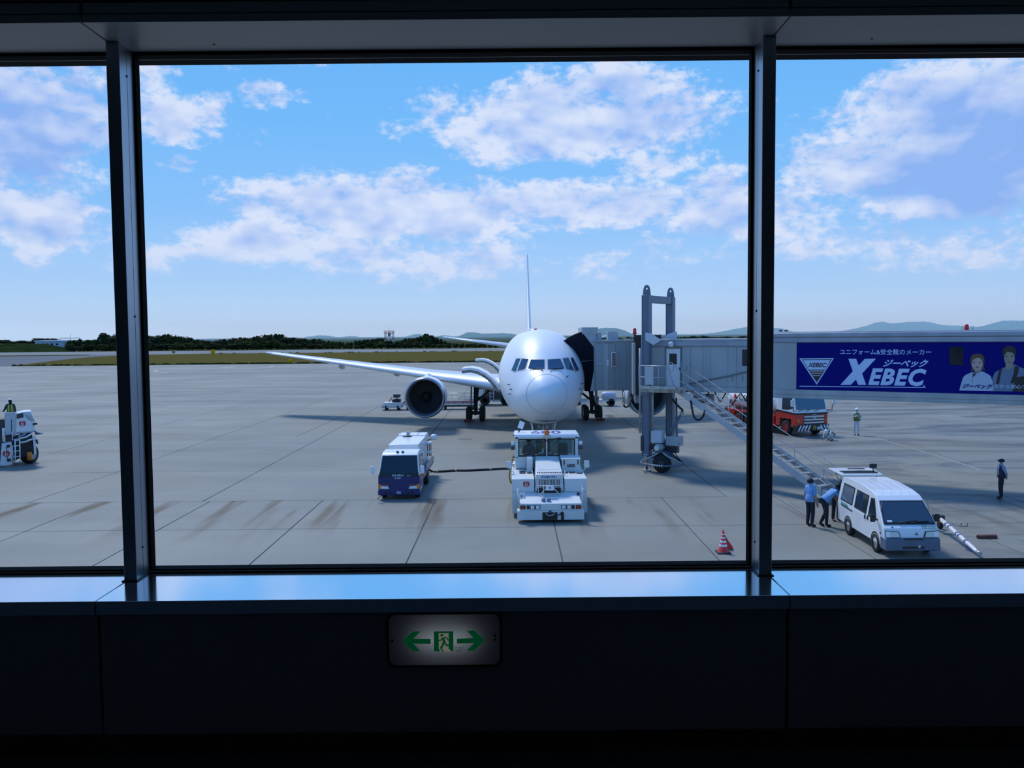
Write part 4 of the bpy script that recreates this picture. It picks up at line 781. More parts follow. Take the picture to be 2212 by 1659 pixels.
        for f in (.06, .22, .39, .56, .73, .90): b('baluster', MB().tube([oo+SD*f, oo+SD*f+Z*tp+sn*0], .013, 6), RAILM, t)
        b('stair_wheel', MB().lathe([(.04, -.04), (.09, -.04), (.105, 0), (.09, .04), (.04, .04)], V(((s1+W*sw*side-sn*.35).x, (s1+W*sw*side-sn*.35).y, .105)), (W, hd_, Z), 16, caps=True), RUBBER, t); b('wheel_bracket', MB().bar(s1+W*sw*side-sn*.35+Z*-.12, s1+W*sw*side-sn*.3+Z*.2, .04, .08), DARK, t)
    # under-stair clutter: hoses and cable loops hung beneath the tunnel
    for px, dy in ((1348, 0), (1356, 0)): b('hanging_cable', MB().tube([P(px, 846, 45), P(px, 860, 45), P(px+2, 872, 45)], .045, 6), OFFW, t)
    b('cable_loop', MB().tube(cr([P(1346, 844, 46.2), P(1347, 873, 44.0), P(1352, 879, 44.0), P(1358, 876, 44.0), P(1364, 862, 44.2), P(1369, 850, 44.3)]), .05, 8), BLACK, t)
    b('cable_loop', MB().tube(cr([P(1492, 866, 40.0), P(1498, 897, 39.5), P(1507, 907, 39.5), P(1517, 902, 39.5), P(1524, 886, 39.2)]), .05, 8), BLACK, t)
    for px in (1506, 1543, 1600): q = on(px, 853, -.6); b('tunnel_hanger', MB().tube([q+Z*.15, q+T*.3-Z*.35, q+T*.6+Z*.15] if px != 1600 else [q+T*-.5-Z*.6, q+Z*.1, q+T*.5-Z*.6], .035, 6), BLACK, t)
    b('under_tunnel_box', MB().obox(on(1520, 862, -.9), (.9, .6, .5), (T, N, Z)), mat('under_gear', (.20, .22, .25), .5, noise=.4, nscale=4.), t, .02)
    u = P(1366, 850, 44.2); b('junction_cabinet', MB().box(P(1367, 0, 44.2).x, P(1384, 0, 44.2).x, 44.2, 44.8, P(1370, 853, 44.2).z, P(1370, 741, 44.2).z), WALL, t, .02)
    # ---- terminal-side rotunda and its pedestal, outside the frame
    r = F0+T*sC-N*1.3; b('rotunda', MB().lathe([(0, 3.7), (1.9, 3.7), (1.9, 6.9), (0, 7.0)], r, 'z', 28), WALL, t); b('rotunda_pedestal', MB().cyl((r.x, r.y, 0), (r.x, r.y, 3.8), .5, n=20), GREY, t)
    return t
bridge()
# ================================================================== vehicles (x to the photo's right, y back from the front end, z up)
X_, Y_, Z_ = V((1,0,0)), V((0,1,0)), V((0,0,1))
def wheel(par, c, r, w, rim=None, name='wheel', hubr=.6):
    c = V(c); h = w/2; o = MB().lathe([(r*hubr, -h), (r*.90, -h), (r*.98, -h*.72), (r, -h*.3), (r, h*.3), (r*.98, h*.72), (r*.90, h), (r*hubr, h)], c, 'x', 28).build(name, RUBBER, par)
    MB().lathe([(.01, -h*.55), (r*.25, -h*.7), (r*.3, -h*.45), (r*.5, -h*.4), (r*hubr, -h*.95), (r*hubr, h*.95), (r*.5, h*.4), (r*.3, h*.45), (r*.25, h*.7), (.01, h*.55)], c, 'x', 20).build('rim', rim or GREY, o)
    return o
def arch(par, x, y, z, r, s, mt, full=0.):
    pts = [(r*math.cos(math.pi*k/14), r*math.sin(math.pi*k/14)) for k in range(15)]
    if full: pts += [(full*math.cos(math.pi*k/14), full*math.sin(math.pi*k/14)) for k in range(14, -1, -1)]
    m = MB(); n = len(pts); q = [V((x, y+a, z+b)) for a, b in pts]
    if full: m.loft([[q[k], q[29-k], q[29-k]-X_*s*.2, q[k]-X_*s*.2] for k in range(15)], 0, False, True)
    else: m.add(q+[v-X_*s*.06 for v in q], [list(range(n)), [n+i for i in range(n)][::-1]]+[(i, (i+1) % n, n+(i+1) % n, n+i) for i in range(n)])
    return m.build('wheel_arch', mt, par)
class Shell:
    """body with a side profile (y, z) and sides that lean in above the belt line"""
    def __init__(s, prof, hw, belt, tumble): s.p, s.hw, s.b, s.t = prof, hw, belt, tumble
    def x(s, z, side): return side*(s.hw-max(0, z-s.b)*s.t)
    def build(s, name, mt, par, bevel=.04, seg=3, drop=None):
        p = []
        for i, (a, b) in enumerate(zip(s.p, s.p[1:]+s.p[:1])):      # split the profile at the belt line so both halves of a side stay flat
            p.append(a)
            if (a[1]-s.b)*(b[1]-s.b) < 0: f = (s.b-a[1])/(b[1]-a[1]); p.append((a[0]+(b[0]-a[0])*f, s.b))
        n = len(p); m = MB(); m.loft([[V((s.x(z, sd), y, z)) for y, z in p] for sd in (-1, 1)], 0, False, False)
        for k in (0, 1):
            for t in (lambda z: z <= s.b+1e-6, lambda z: z >= s.b-1e-6): m.f.append([k*n+i for i in range(n) if t(p[i][1])]); m.m.append(0); m.s.append(False)
        if drop:      # leave faces out where the body is open
            k = [i for i, f in enumerate(m.f) if not drop(sum((m.v[j] for j in f), V())/len(f))]; m.f, m.m, m.s = [m.f[i] for i in k], [m.m[i] for i in k], [m.s[i] for i in k]
        return m.build(name, mt, par, bevel=bevel, seg=seg)
    def side(s, name, pts, sd, mt, par, off=.012, th=.01):
        q = [V((s.x(z, sd)+sd*off, y, z)) for y, z in pts]; n = len(q); a = MB(); a.add(q+[p-X_*sd*(th+off) for p in q], [list(range(n))]+[(i, (i+1) % n, n+(i+1) % n, n+i) for i in range(n)]); return a.build(name, mt, par)
def quad(name, pts, mt, par, th=.012, bevel=0.):
    pts = [V(p) for p in pts]; nn = (pts[1]-pts[0]).cross(pts[-1]-pts[0]).normalized(); n = len(pts); a = MB(); a.add(pts+[p-nn*th for p in pts], [list(range(n)), [n+i for i in range(n)][::-1]]+[(i, (i+1) % n, n+(i+1) % n, n+i) for i in range(n)]); return a.build(name, mt, par, bevel=bevel)
def crane_mark(par, c, r, up=Z_, right=X_):
    """round red airline crest: red ring of wings open at the top around a white neck, lettering bar below"""
    c = V(c); n = right.cross(up); rd = mat('crest_red', (.55, .01, .02), .4); m = MB()
    a0, a1 = math.radians(70), math.radians(-250); k = 20
    for i in range(k):
        u, v = a0+(a1-a0)*i/k, a0+(a1-a0)*(i+1)/k; f = lambda a, q: c+right*math.cos(a)*q+up*math.sin(a)*q+n*.006
        wi = lambda a: r*(.48+.22*math.cos(a+math.pi/2)) if math.sin(a) > -.9 else r*.30
        m.add([f(u, r), f(v, r), f(v, wi(v)), f(u, wi(u))], [(0, 1, 2, 3)])
    m.build('crest', rd, par); m = MB(); m.tube([c+n*.008+up*-.35*r, c+n*.008+up*.1*r+right*.12*r, c+n*.008+up*.42*r-right*.02*r, c+n*.008+up*.46*r-right*.2*r], [r*.1, r*.07, r*.07, r*.03], 6); m.build('crest_neck', BLACK, par)
    m = MB(); m.obox(c-up*.66*r+n*.008, (r*.8, r*.2, .004), (right, up, n)); m.build('crest_bar', WHITE, par)
CABGL = glassmat('cab_glass', (.80, .93, .93), .08)
# ---------------------------------------------------------------- tow tractor
def tow_tractor():
    t = thing('tow_tractor', 'heavy white aircraft tow tractor with orange beacon in front of the aircraft nose', 'tow tractor', (1.36, 30.62, 0)); TW = mat('tractor_paint', (.66, .69, .68), .38, noise=.07, nscale=2.)
    B = lambda nm, x0, x1, y0, y1, z0, z1, mt=TW, bev=.015, par=None: MB().box(x0, x1, y0, y1, z0, z1).build(nm, mt, par or t, bevel=bev)
    ch = B('chassis', -1.15, 1.15, .3, 5.6, .30, .66, DARK); bp = B('bumper', -1.21, 1.21, 0, .5, .12, .46)
    for s in (-1, 1): wheel(t, (s*1.05, 1.75, .52), .52, .4); wheel(t, (s*1.05, 4.5, .52), .52, .4)
    B('tow_recess', -.30, .24, -.02, .2, .13, .40, BLACK, .005, bp); MB().tube([(-.2, -.04, .38), (-.1, -.1, .31), (.05, -.1, .31), (.14, -.04, .38)], .018, 6).build('tow_hook', CHROME, bp); B('hitch_pin', -.06, .02, -.06, .1, .38, .46, DARK, .01, bp)
    MB().tube([(.25, -.04, .30), (.33, -.06, .32), (.38, -.06, .40), (.41, -.05, .43)], .02, 6).build('air_hose', BLACK, bp); B('hose_bracket', .37, .47, -.05, .02, .13, .40, BLACK, .01, bp)
    lp = B('lamp_panel', -1.12, 1.12, .02, .5, .46, .71)
    for s in (-1, 1):
        for x0, x1, mt in ((.92, 1.09, mat('amber_red_lens', (.30, .03, .01), .3)), (.78, .85, mat('dark_red_lens', (.10, .01, .012), .3)), (.58, .74, LENS), (.39, .55, LENS)):
            a, c = sorted((s*x0, s*x1)); f = B('lamp_bezel', a-.012, c+.012, .0, .05, .515, .655, BLACK, .01, lp); B('lamp', a+.012, c-.012, -.012, .03, .53, .64, mt, .01, lp)
    B('front_plate', -.36, .28, .008, .03, .47, .70, TW, .004, lp)
    # sloping deck and side fenders
    dk = MB().hexa([(-1.12,.02,.70),(1.12,.02,.70),(1.12,1.15,.70),(-1.12,1.15,.70),(-1.12,.03,.715),(1.12,.03,.715),(1.05,1.15,.98),(-1.05,1.15,.98)]).build('front_deck', TW, t, bevel=.01)
    for s in (-1, 1):
        x0, x1 = sorted((s*.56, s*1.40)); fe = MB().hexa([(x0,1.0,.16),(x1,1.0,.16),(x1,3.9,.16),(x0,3.9,.16),(x0,1.0,1.45),(x1,1.0,1.45),(x1,3.9,1.45),(x0,3.9,1.45)]); fe = fe.build('fender', TW, t, bevel=.02)
        MB().box(s*.56 if s > 0 else -1.39, s*1.39 if s > 0 else -.56, .994, 1.0, .96, .967).build('fender_seam', DARK, fe)
        for xx, yy in (((.66,2.35),(.95,2.35),(1.22,2.2)) if s > 0 else ((-.68,2.35),(-.98,2.35),(-.98,2.75))): MB().box(xx-.12, xx+.12, yy-.16, yy+.16, 1.449, 1.462).build('grip_pad', BLACK, fe)
        MB().tube([(s*.55, 1.5, 1.45), (s*.62, 1.5, 1.62), (s*.62, 1.7, 1.64), (s*.60, 1.9, 1.5)], .014, 6).build('grab_handle', TW, fe)
        MB().tube([(s*1.13, .1, .50), (s*1.18, .15, 1.25)], .028, 8).build('guide_rod', OFFW, t)
    B('lower_side', -1.39, -1.1, 3.9, 5.5, .3, 1.45); B('lower_side', 1.1, 1.39, 3.9, 5.5, .3, 1.45); B('rear_deck', -1.38, 1.38, 3.9, 5.6, 1.0, 1.44)
    # bonnet with grille
    bo = MB().hexa([(-.54,1.0,.98),(.54,1.0,.98),(.54,3.4,.98),(-.54,3.4,.98),(-.50,1.05,1.62),(.50,1.05,1.62),(.46,3.4,1.98),(-.46,3.4,1.98)]).build('bonnet', TW, t, bevel=.03)
    B('grille_surround', -.46, .46, .965, 1.02, 1.0, 1.44, TW, .01, bo); B('grille_opening', -.41, .41, .95, 1.0, .99, 1.42, BLACK, .004, bo)
    for k in range(15): x = -.39+.78*k/14; B('grille_bar', x-.012, x+.012, .938, .96, 1.12, 1.42, OFFW, .004, bo)
    B('lower_opening', -.46, .46, .93, .97, .90, 1.10, BLACK, .004, bo)
    for k in range(14): x = -.43+.86*k/13; y0 = 1.16; MB().box(x-.018, x+.018, y0, y0+.16, 1.635, 1.66).build('bonnet_slot', BLACK, bo)
    text('lettering', 'KOMATSU', mat('blue_lettering', (.01, .03, .22), .4), bo, (-.29, .955, 1.49), X_, Z_, .075, .55, 0, .012, .01); MB().box(-.5, .5, .96, 1.05, 1.45, 1.615).build('name_panel', TW, bo, bevel=.01)
    MB().box(-.42, .42, 1.55, 1.556, 1.698, 1.704).build('bonnet_seam', DARK, bo)
    # cab
    y0, y1, zb, zt = 3.35, 4.75, 1.44, 2.74
    B('cab_floor', -1.24, 1.24, y0, y1, zb-.05, zb+.05, DARK); B('cab_front_panel', -1.25, 1.25, y0, y0+.05, zb, 1.95); B('cab_rear_panel', -1.25, 1.25, y1-.05, y1, zb, 1.85)
    for s in (-1, 1):
        B('cab_pillar', min(s*1.25, s*1.13), max(s*1.25, s*1.13), y0, y0+.09, 1.9, zt); B('cab_pillar', min(s*1.25, s*1.13), max(s*1.25, s*1.13), y1-.09, y1, 1.8, zt); B('cab_side_panel', min(s*1.25, s*1.2), max(s*1.25, s*1.2), y0+.05, y1-.05, zb, 1.9)
        MB().box(min(s*1.235, s*1.225), max(s*1.235, s*1.225), y0+.09, y1-.09, 1.9, zt).build('side_window', CABGL, t)
    B('cab_pillar', -.03, .03, y0-.005, y0+.05, 1.95, zt, TW); B('windshield_header', -1.25, 1.25, y0, y0+.06, 2.66, zt)
    rf = MB().hexa([(-1.33,y0-.10,zt),(1.33,y0-.10,zt),(1.33,y1+.1,zt),(-1.33,y1+.1,zt),(-1.27,y0-.03,zt+.11),(1.27,y0-.03,zt+.11),(1.27,y1,zt+.11),(-1.27,y1,zt+.11)]).build('cab_roof', WHITE, t, bevel=.02)
    text('lettering', '680', mat('blue_lettering', (.01, .03, .22), .4), rf, (-.62, y0+.12, zt+.112), X_, Y_, 1.05, 1.22, 0, .02, .003)
    for s in (-1, 1):
        x0, x1 = sorted((s*.03, s*1.13)); fr = MB().box(x0, x1, y0-.012, y0+.03, 1.95, 2.0).box(x0, x1, y0-.012, y0+.03, 2.62, 2.67).box(x0, x0+.04, y0-.012, y0+.03, 1.95, 2.67).box(x1-.04, x1, y0-.012, y0+.03, 1.95, 2.67).build('windshield_seal', BLACK, t, bevel=.008); MB().box(x0+.02, x1-.02, y0+.005, y0+.012, 1.97, 2.65).build('windshield', CABGL, fr)
        MB().box(x0+.05, x1-.05, y1-.03, y1-.02, 1.87, 2.65).build('rear_window', CABGL, t)
        MB().tube([(s*-.55 if s < 0 else .58, y0-.04, 2.70), ((-.92 if s < 0 else .25), y0-.03, 2.40)], .014, 6).build('wiper', BLACK, t)
        # mirrors
        mr = MB().tube([(s*1.32, 2.45, 1.46), (s*1.46, 2.3, 1.62), (s*1.50, 2.3, 1.85)], .016, 6).build('mirror_arm', OFFW, t); MB().box(s*1.50-.10, s*1.50+.10, 2.22, 2.28, 1.66, 1.94).build('mirror', OFFW, mr, bevel=.025)
        for z in (2.3, 2.5): MB().box(min(s*1.28, s*1.42), max(s*1.28, s*1.42), y0-.05, y0+.07, z-.07, z+.07).build('side_lamp', LENS if z > 2.4 else DARK, t, bevel=.02)
        MB().box(min(s*1.26, s*1.33), max(s*1.26, s*1.33), y0-.02, y0+.05, 2.76, 2.84).build('corner_marker', DARK, rf)
    for z in (1.2, 1.55, 1.9): MB().tube([(-1.27, 3.5, z), (-1.36, 3.5, z), (-1.36, 3.9, z), (-1.27, 3.9, z)], .018, 6).build('cab_step', DARK, t)
    # seats and console
    st = MB().box(.48, .92, 3.9, 4.4, 1.52, 1.64).build('seat', BLACK, t, bevel=.04); MB().box(.49, .91, 4.34, 4.46, 1.62, 2.36).build('seat_back', mat('seat_blue', (.04, .06, .09), .8), st, bevel=.06)
    st = MB().box(-.92, -.48, 3.9, 4.4, 1.52, 1.64).build('seat', BLACK, t, bevel=.04); MB().box(-.91, -.49, 4.36, 4.46, 1.62, 2.2).build('seat_back', mat('seat_blue', (.04, .06, .09), .8), st, bevel=.06)
    MB().box(-.32, .30, 3.6, 4.4, 1.48, 2.0).build('console', BLACK, t, bevel=.03); MB().tube([(-.68+.2*math.cos(a*math.pi/8), 3.72+.05*math.sin(a*math.pi/8), 1.98+.2*math.sin(a*math.pi/8)*.6) for a in range(17)], .02, 6).build('steering_wheel', BLACK, t)
    MB().tube([(-.05, 4.1, 2.0), (-.1, 4.0, 2.35), (.1, 4.05, 2.6), (.28, 4.0, 2.45)], .03, 6).build('hanging_lead', mat('hi_vis_orange', (.7, .25, .02), .6), t)
    # fittings
    bx = MB().box(.56, 1.28, 2.7, 3.34, 1.45, 1.95).build('tool_box', TW, t, bevel=.015); MB().hexa([(.53,2.66,1.93),(1.3,2.66,1.93),(1.3,3.34,1.97),(.53,3.34,1.97),(.53,2.66,1.96),(1.3,2.66,1.96),(1.3,3.34,2.0),(.53,3.34,2.0)]).build('tool_box_lid', WHITE, bx)
    text('lettering', '680B', mat('black_lettering', (.02, .02, .025), .5), bx, (.77, 2.69, 1.62), X_, Z_, .125, .31, 0, .02, .006)
    for x in (.66, 1.2): MB().box(x-.02, x+.02, 2.67, 2.70, 1.72, 1.90).build('latch', DARK, bx)
    MB().box(-.80, -.58, 2.6, 3.3, 1.45, 2.0).build('battery_box', TW, t, bevel=.02); MB().box(-1.1, -.85, 3.33, 3.36, 1.55, 1.75).build('access_plate', OFFW, t, bevel=.01)
    bn = MB().lathe([(.0, 0), (.10, 0), (.10, .10), (.085, .17), (0, .19)], (.0, y0-.06, zt+.10), 'z', 16).build('beacon', mat('orange_beacon', (.75, .16, .02), .25), t); MB().box(-.15, .15, y0-.16, y0+.04, zt-.02, zt+.10).build('beacon_bracket', mat('beacon_bracket', (.5, .45, .35), .5), bn, bevel=.02)
    crane_mark(t, (-.86, .994, 1.26), .12)
    def plate(cx, cz, y, w, h, rot=0):
        o = MB(); a = V((math.cos(rot), 0, math.sin(rot))); o.obox((cx, y, cz), (w, .03, h), (a, Y_, V((-math.sin(rot), 0, math.cos(rot))))); m = o.build('convex_mirror', WHITE, t, bevel=.015); MB().box(cx-.02, cx+.02, y-.03, y, cz-.03, cz+.03).build('mirror_clamp', DARK, m); return m
    pm = plate(.0, 1.18, .62, .30, .20); MB().tube([(-.42, .7, .86), (-.12, .64, 1.18), (.12, .64, 1.18), (.42, .7, .86)], .018, 6).build('mirror_frame', OFFW, pm); MB().tube([(-.42, .7, .8), (-.42, .7, 1.25), (.42, .7, 1.25), (.42, .7, .8)], .014, 6).build('mirror_frame', OFFW, pm)
    pm = plate(-1.05, .98, .12, .29, .22, .12); MB().tube([(-1.13, .14, 1.08), (-1.14, .14, 1.25)], .016, 6).build('mirror_frame', OFFW, pm)
    MB().box(.95, 1.06, .1, .15, .98, 1.1).build('flag_holder', mat('dark_blue_flag', (.02, .04, .12), .6), t, bevel=.01); MB().tube([(1.13, .1, .95), (1.13, .1, 1.35)], .015, 6).build('marker_pole', OFFW, t)
    for x in (-.25, -.06): MB().lathe([(.0, -.05), (.07, -.04), (.085, .03), (.0, .08)], (x, .22, .80), 'y', 14).build('work_lamp', mat('lamp_housing_blue', (.16, .22, .34), .35), t)
    MB().tube([(-.24, .3, .78), (-.24, .4, 1.3)], .012, 6).build('lamp_post', OFFW, t)
    # hanging orange-yellow cable by the left side
    MB().tube(cr([(-1.35, 4.2, 1.75), (-1.45, 4.6, 1.3), (-1.5, 4.9, .9), (-1.42, 5.0, .6), (-1.36, 5.1, .95), (-1.33, 5.2, 1.3)]), .035, 8).build('power_lead', mat('ochre_cable', (.35, .22, .05), .6), t)
    pm = MB().obox((-1.0, 4.1, 3.14), (.22, .03, .30), (V((.94, 0, -.34)), Y_, V((.34, 0, .94)))).build('marker_plate', WHITE, t, bevel=.02); MB().tube([(-1.12, 4.1, 2.84), (-1.03, 4.1, 3.0)], .03, 6).build('plate_stem', DARK, pm)
    # tow bar between tractor and nose gear
    b = thing('aircraft_towbar', 'steel towbar between the tow tractor and the aircraft nose gear', 'towbar', (1.55, 36.2, 0)); MB().tube([(0, -.02, .5), (.17, 11.6, .42)], .08, 10).build('bar', OFFW, b); MB().box(.10, .26, 11.5, 12.34, .34, .50).box(-.1, .46, 11.45, 11.7, .32, .52).build('fork', DARK, b, bevel=.02); MB().tube([(-.35, 6, .14), (.45, 6, .14)], .05, 8).build('axle', DARK, b)
    for s in (-.35, .45): wheel(b, (s, 6, .14), .14, .1)
    MB().tube([(0.05, 6, .14), (.06, 6, .45)], .05, 8).build('axle_post', DARK, b)
tow_tractor()
# ---------------------------------------------------------------- blue and white start-unit truck
def start_truck():
    t = thing('air_start_truck', 'blue and white light truck carrying a white air starter box, hose on its far side', 'truck', (-4.74, 35.35, 0)); BLU = mat('truck_blue', (.003, .012, .12), .35, coat=.15, noise=.05); W2 = WHITE
    prof = [(.06, .22), (.0, .45), (.0, .9), (.06, 1.12), (.42, 1.80), (.55, 1.88), (.8, 1.93), (1.45, 1.935), (1.56, 1.86), (1.58, .5), (1.58, .3)]
    sh = Shell(prof, .85, 1.08, .11); sh.build('cab', W2, t, .05)
    fp = MB().hexa([(-.862,-.035,.44),(.862,-.035,.44),(.862,1.2,.44),(-.862,1.2,.44),(-.858,-.03,1.0),(.858,-.03,1.0),(.852,1.2,1.02),(-.852,1.2,1.02)]).build('front_panel', BLU, t, bevel=.02)
    w = lambda u, z: V((u*(.80-.10*(z-1.1)), .06+(z-1.12)*.53-.022, z))
    quad('windshield', [w(-1, 1.10), w(1, 1.10), w(.99, 1.80), w(-.99, 1.80)], mat('truck_glass', (.010, .016, .022), .05, spec=.7), t, .015, .006)
    quad('dash_band', [V((-.84, -.04, .96)), V((.84, -.04, .96)), V((.81, .025, 1.13)), V((-.81, .025, 1.13))], BLACK, t)
    text('lettering', 'ISUZU', LENS, t, (-.27, -.044, .985), X_, V((0, .36, 1)), .078, .47, 0, .012, .006); text('lettering', 'E-147', WHITE, t, (-.165, -.042, .875), X_, Z_, .072, .25, 0, .01, .006)
    text('lettering', 'ELF', LENS, t, (.34, -.044, .99), X_, V((0, .36, 1)), .035, .16, .5, .0, .006)
    for s in (-1, 1):
        l = quad('headlight', [(s*.83, -.045, .47), (s*.40, -.05, .46), (s*.46, -.05, .57), (s*.83, -.045, .59)][::-s], LENS, t, .03); q = sorted((s*.42, s*.70))
        MB().box(q[0], q[1], -.05, -.0, .595, .635).build('indicator_strip', mat('amber_strip', (.45, .09, .02), .3), t); q = sorted((s*.74, s*.862)); MB().box(q[0], q[1], -.05, .10, .48, .66).build('corner_lamp', ORANGE, t, bevel=.015)
        sh.side('door_window', [(.30, 1.10), (1.30, 1.10), (1.28, 1.78), (.62, 1.78)], s, DGLASS, t); sh.side('door_seam', [(1.38, .6), (1.395, .6), (1.395, 1.85), (1.38, 1.85)], s, DARK, t, .004)
        MB().box(min(s*.85, s*.865), max(s*.85, s*.865), .05, 1.5, .45, .98).build('door_lower', BLU, t, bevel=.005)
        mr = MB().tube([(s*.84, .1, 1.02), (s*1.0, .02, 1.0), (s*1.08, -.02, 1.1)] if s < 0 else [(s*.86, .18, 1.0), (s*.98, .1, 1.1)], .016, 6).build('mirror_arm', W2, t); cx = s*1.08 if s < 0 else .98
        MB().box(cx-.085, cx+.085, -.07, .0, 1.1, 1.42).build('mirror', W2, mr, bevel=.03)
        wheel(t, (s*.70, .62, .36), .36, .22); wheel(t, (s*.66, 3.75, .36), .36, .4); arch(t, s*.868, .62, .38, .45, s, BLU, .39)
    MB().tube([(.95, .25, 1.02), (1.02, .15, 1.05)], .06, 8).build('side_lamp', ORANGE, t)
    bu = MB().box(-.87, .87, -.09, .25, .20, .43).build('bumper', BLU, t, bevel=.03); MB().box(-.62, -.3, -.098, -.06, .27, .35).build('fog_slot', BLACK, bu, bevel=.01); MB().box(.3, .62, -.098, -.06, .27, .35).build('fog_slot', BLACK, bu, bevel=.01)
    pl = MB().box(-.08, .08, -.11, -.08, .27, .36).build('number_plate', OFFW, bu, bevel=.006); MB().box(-.055, .055, -.114, -.1, .295, .335).build('plate_print', mat('plate_blue', (.05, .12, .35), .5), pl)
    for x in (-.12, .1): MB().box(x-.05, x+.05, .56, .70, 1.88, 1.95).build('roof_lamp', DARK, t, bevel=.01)
    quad('sticker', [(-.72, .085, 1.16), (-.63, .085, 1.16), (-.63, .13, 1.25), (-.72, .13, 1.25)], mat('sticker_green', (.1, .45, .35), .5), t, .004); quad('dash_card', [(-.02, .09, 1.16), (.18, .09, 1.16), (.18, .12, 1.24), (-.02, .12, 1.24)], mat('card_blue', (.02, .12, .5), .5), t, .004)
    # load bed and starter box
    MB().box(-.45, .45, 1.2, 6.4, .38, .58).build('chassis', DARK, t, bevel=.02); bd = MB().box(-.86, .86, 1.65, 6.5, .58, .72).build('load_bed', BLU, t, bevel=.02)
    for s in (-1, 1):
        q = sorted((s*.82, s*.87)); MB().box(q[0], q[1], 1.65, 3.0, .72, .86).build('drop_side', BLU, bd, bevel=.01); MB().box(q[0], q[1], 3.1, 6.5, .72, 1.0).build('drop_side', STEEL if s > 0 else BLU, bd, bevel=.01)
    bx = MB().box(-.70, .62, 1.95, 6.3, .72, 2.06).build('starter_box', W2, t, bevel=.02); MB().box(-.68, .60, 5.15, 6.28, 2.04, 2.10).build('roof_frame', WHITE, bx, bevel=.01)
    for x in (-.2, .2): MB().box(x-.02, x+.02, 5.2, 6.25, 2.09, 2.115).build('roof_rib', GREY, bx)
    MB().box(-.26, -.12, 4.85, 5.05, 2.04, 2.30).build('exhaust_stack', GREY, bx, bevel=.02); MB().box(-.42, -.02, 4.7, 5.14, 2.05, 2.085).build('stack_flashing', BLACK, bx); MB().box(-.28, -.1, 4.2, 4.5, 2.05, 2.068).build('hatch', OFFW, bx); MB().ball((-.66, 5.6, 2.05), .09).build('lamp_dome', WHITE, bx)
    for k in range(3): MB().box(.615, .632, 2.1+k*1.4, 3.3+k*1.4, .85, 1.85).build('access_door', W2, bx, bevel=.006)
    for yy, zz in ((2.6, 1.3), (3.0, 1.45), (3.2, 1.2)): MB().box(.63, .66, yy-.08, yy+.08, zz-.06, zz+.06).build('door_latch', DARK, bx)
    MB().lathe([(.0, -.13), (.13, -.13), (.15, 0), (.13, .13), (.0, .13)], (.93, 5.9, 1.9), 'x', 16).build('flood_lamp', WHITE, t); MB().tube([(.64, 5.9, 1.75), (.85, 5.9, 1.85)], .03, 6).build('lamp_arm', DARK, t)
    for k, z in enumerate((1.72, 1.3)): MB().box(.64, .92, 5.0, 5.3, z-.05, z+.05).build('hose_rack', WHITE, t, bevel=.02)
    for x in (.7, .78, .86): MB().tube([(x, 5.1, 1.1), (x, 5.1, 1.75)], .02, 6).build('rack_rod', DARK, t)
    MB().box(.64, .8, 2.0, 2.5, .9, 1.05).build('step_box', OFFW, t, bevel=.02)
    # start cable lying across to the nose gear
    h = thing('start_hose', 'long black hose lying on the concrete from the blue truck towards the tow tractor', 'hose', G(936, 1021)); pts = [G(932, 1020), G(945, 1020.5), G(965, 1020), G(985, 1018.5), G(1010, 1018.5), G(1035, 1017), G(1060, 1016), G(1085, 1014.5), G(1102, 1013.5), G(1130, 1006)]
    pts = [p+V((0, 0, .055)) for p in pts]; pts = [pts[0]+V((-.45, 0, .35))]+pts; MB().tube(cr(pts, 4), .055, 8).build('hose', BLACK, h, True)
    for i in (2, 4, 7): MB().tube([pts[i]-X_*.06, pts[i]+X_*.06], .068, 8).build('hose_coupling', mat('brass', (.4, .3, .12), .4, metal=.6), h, True)
start_truck()
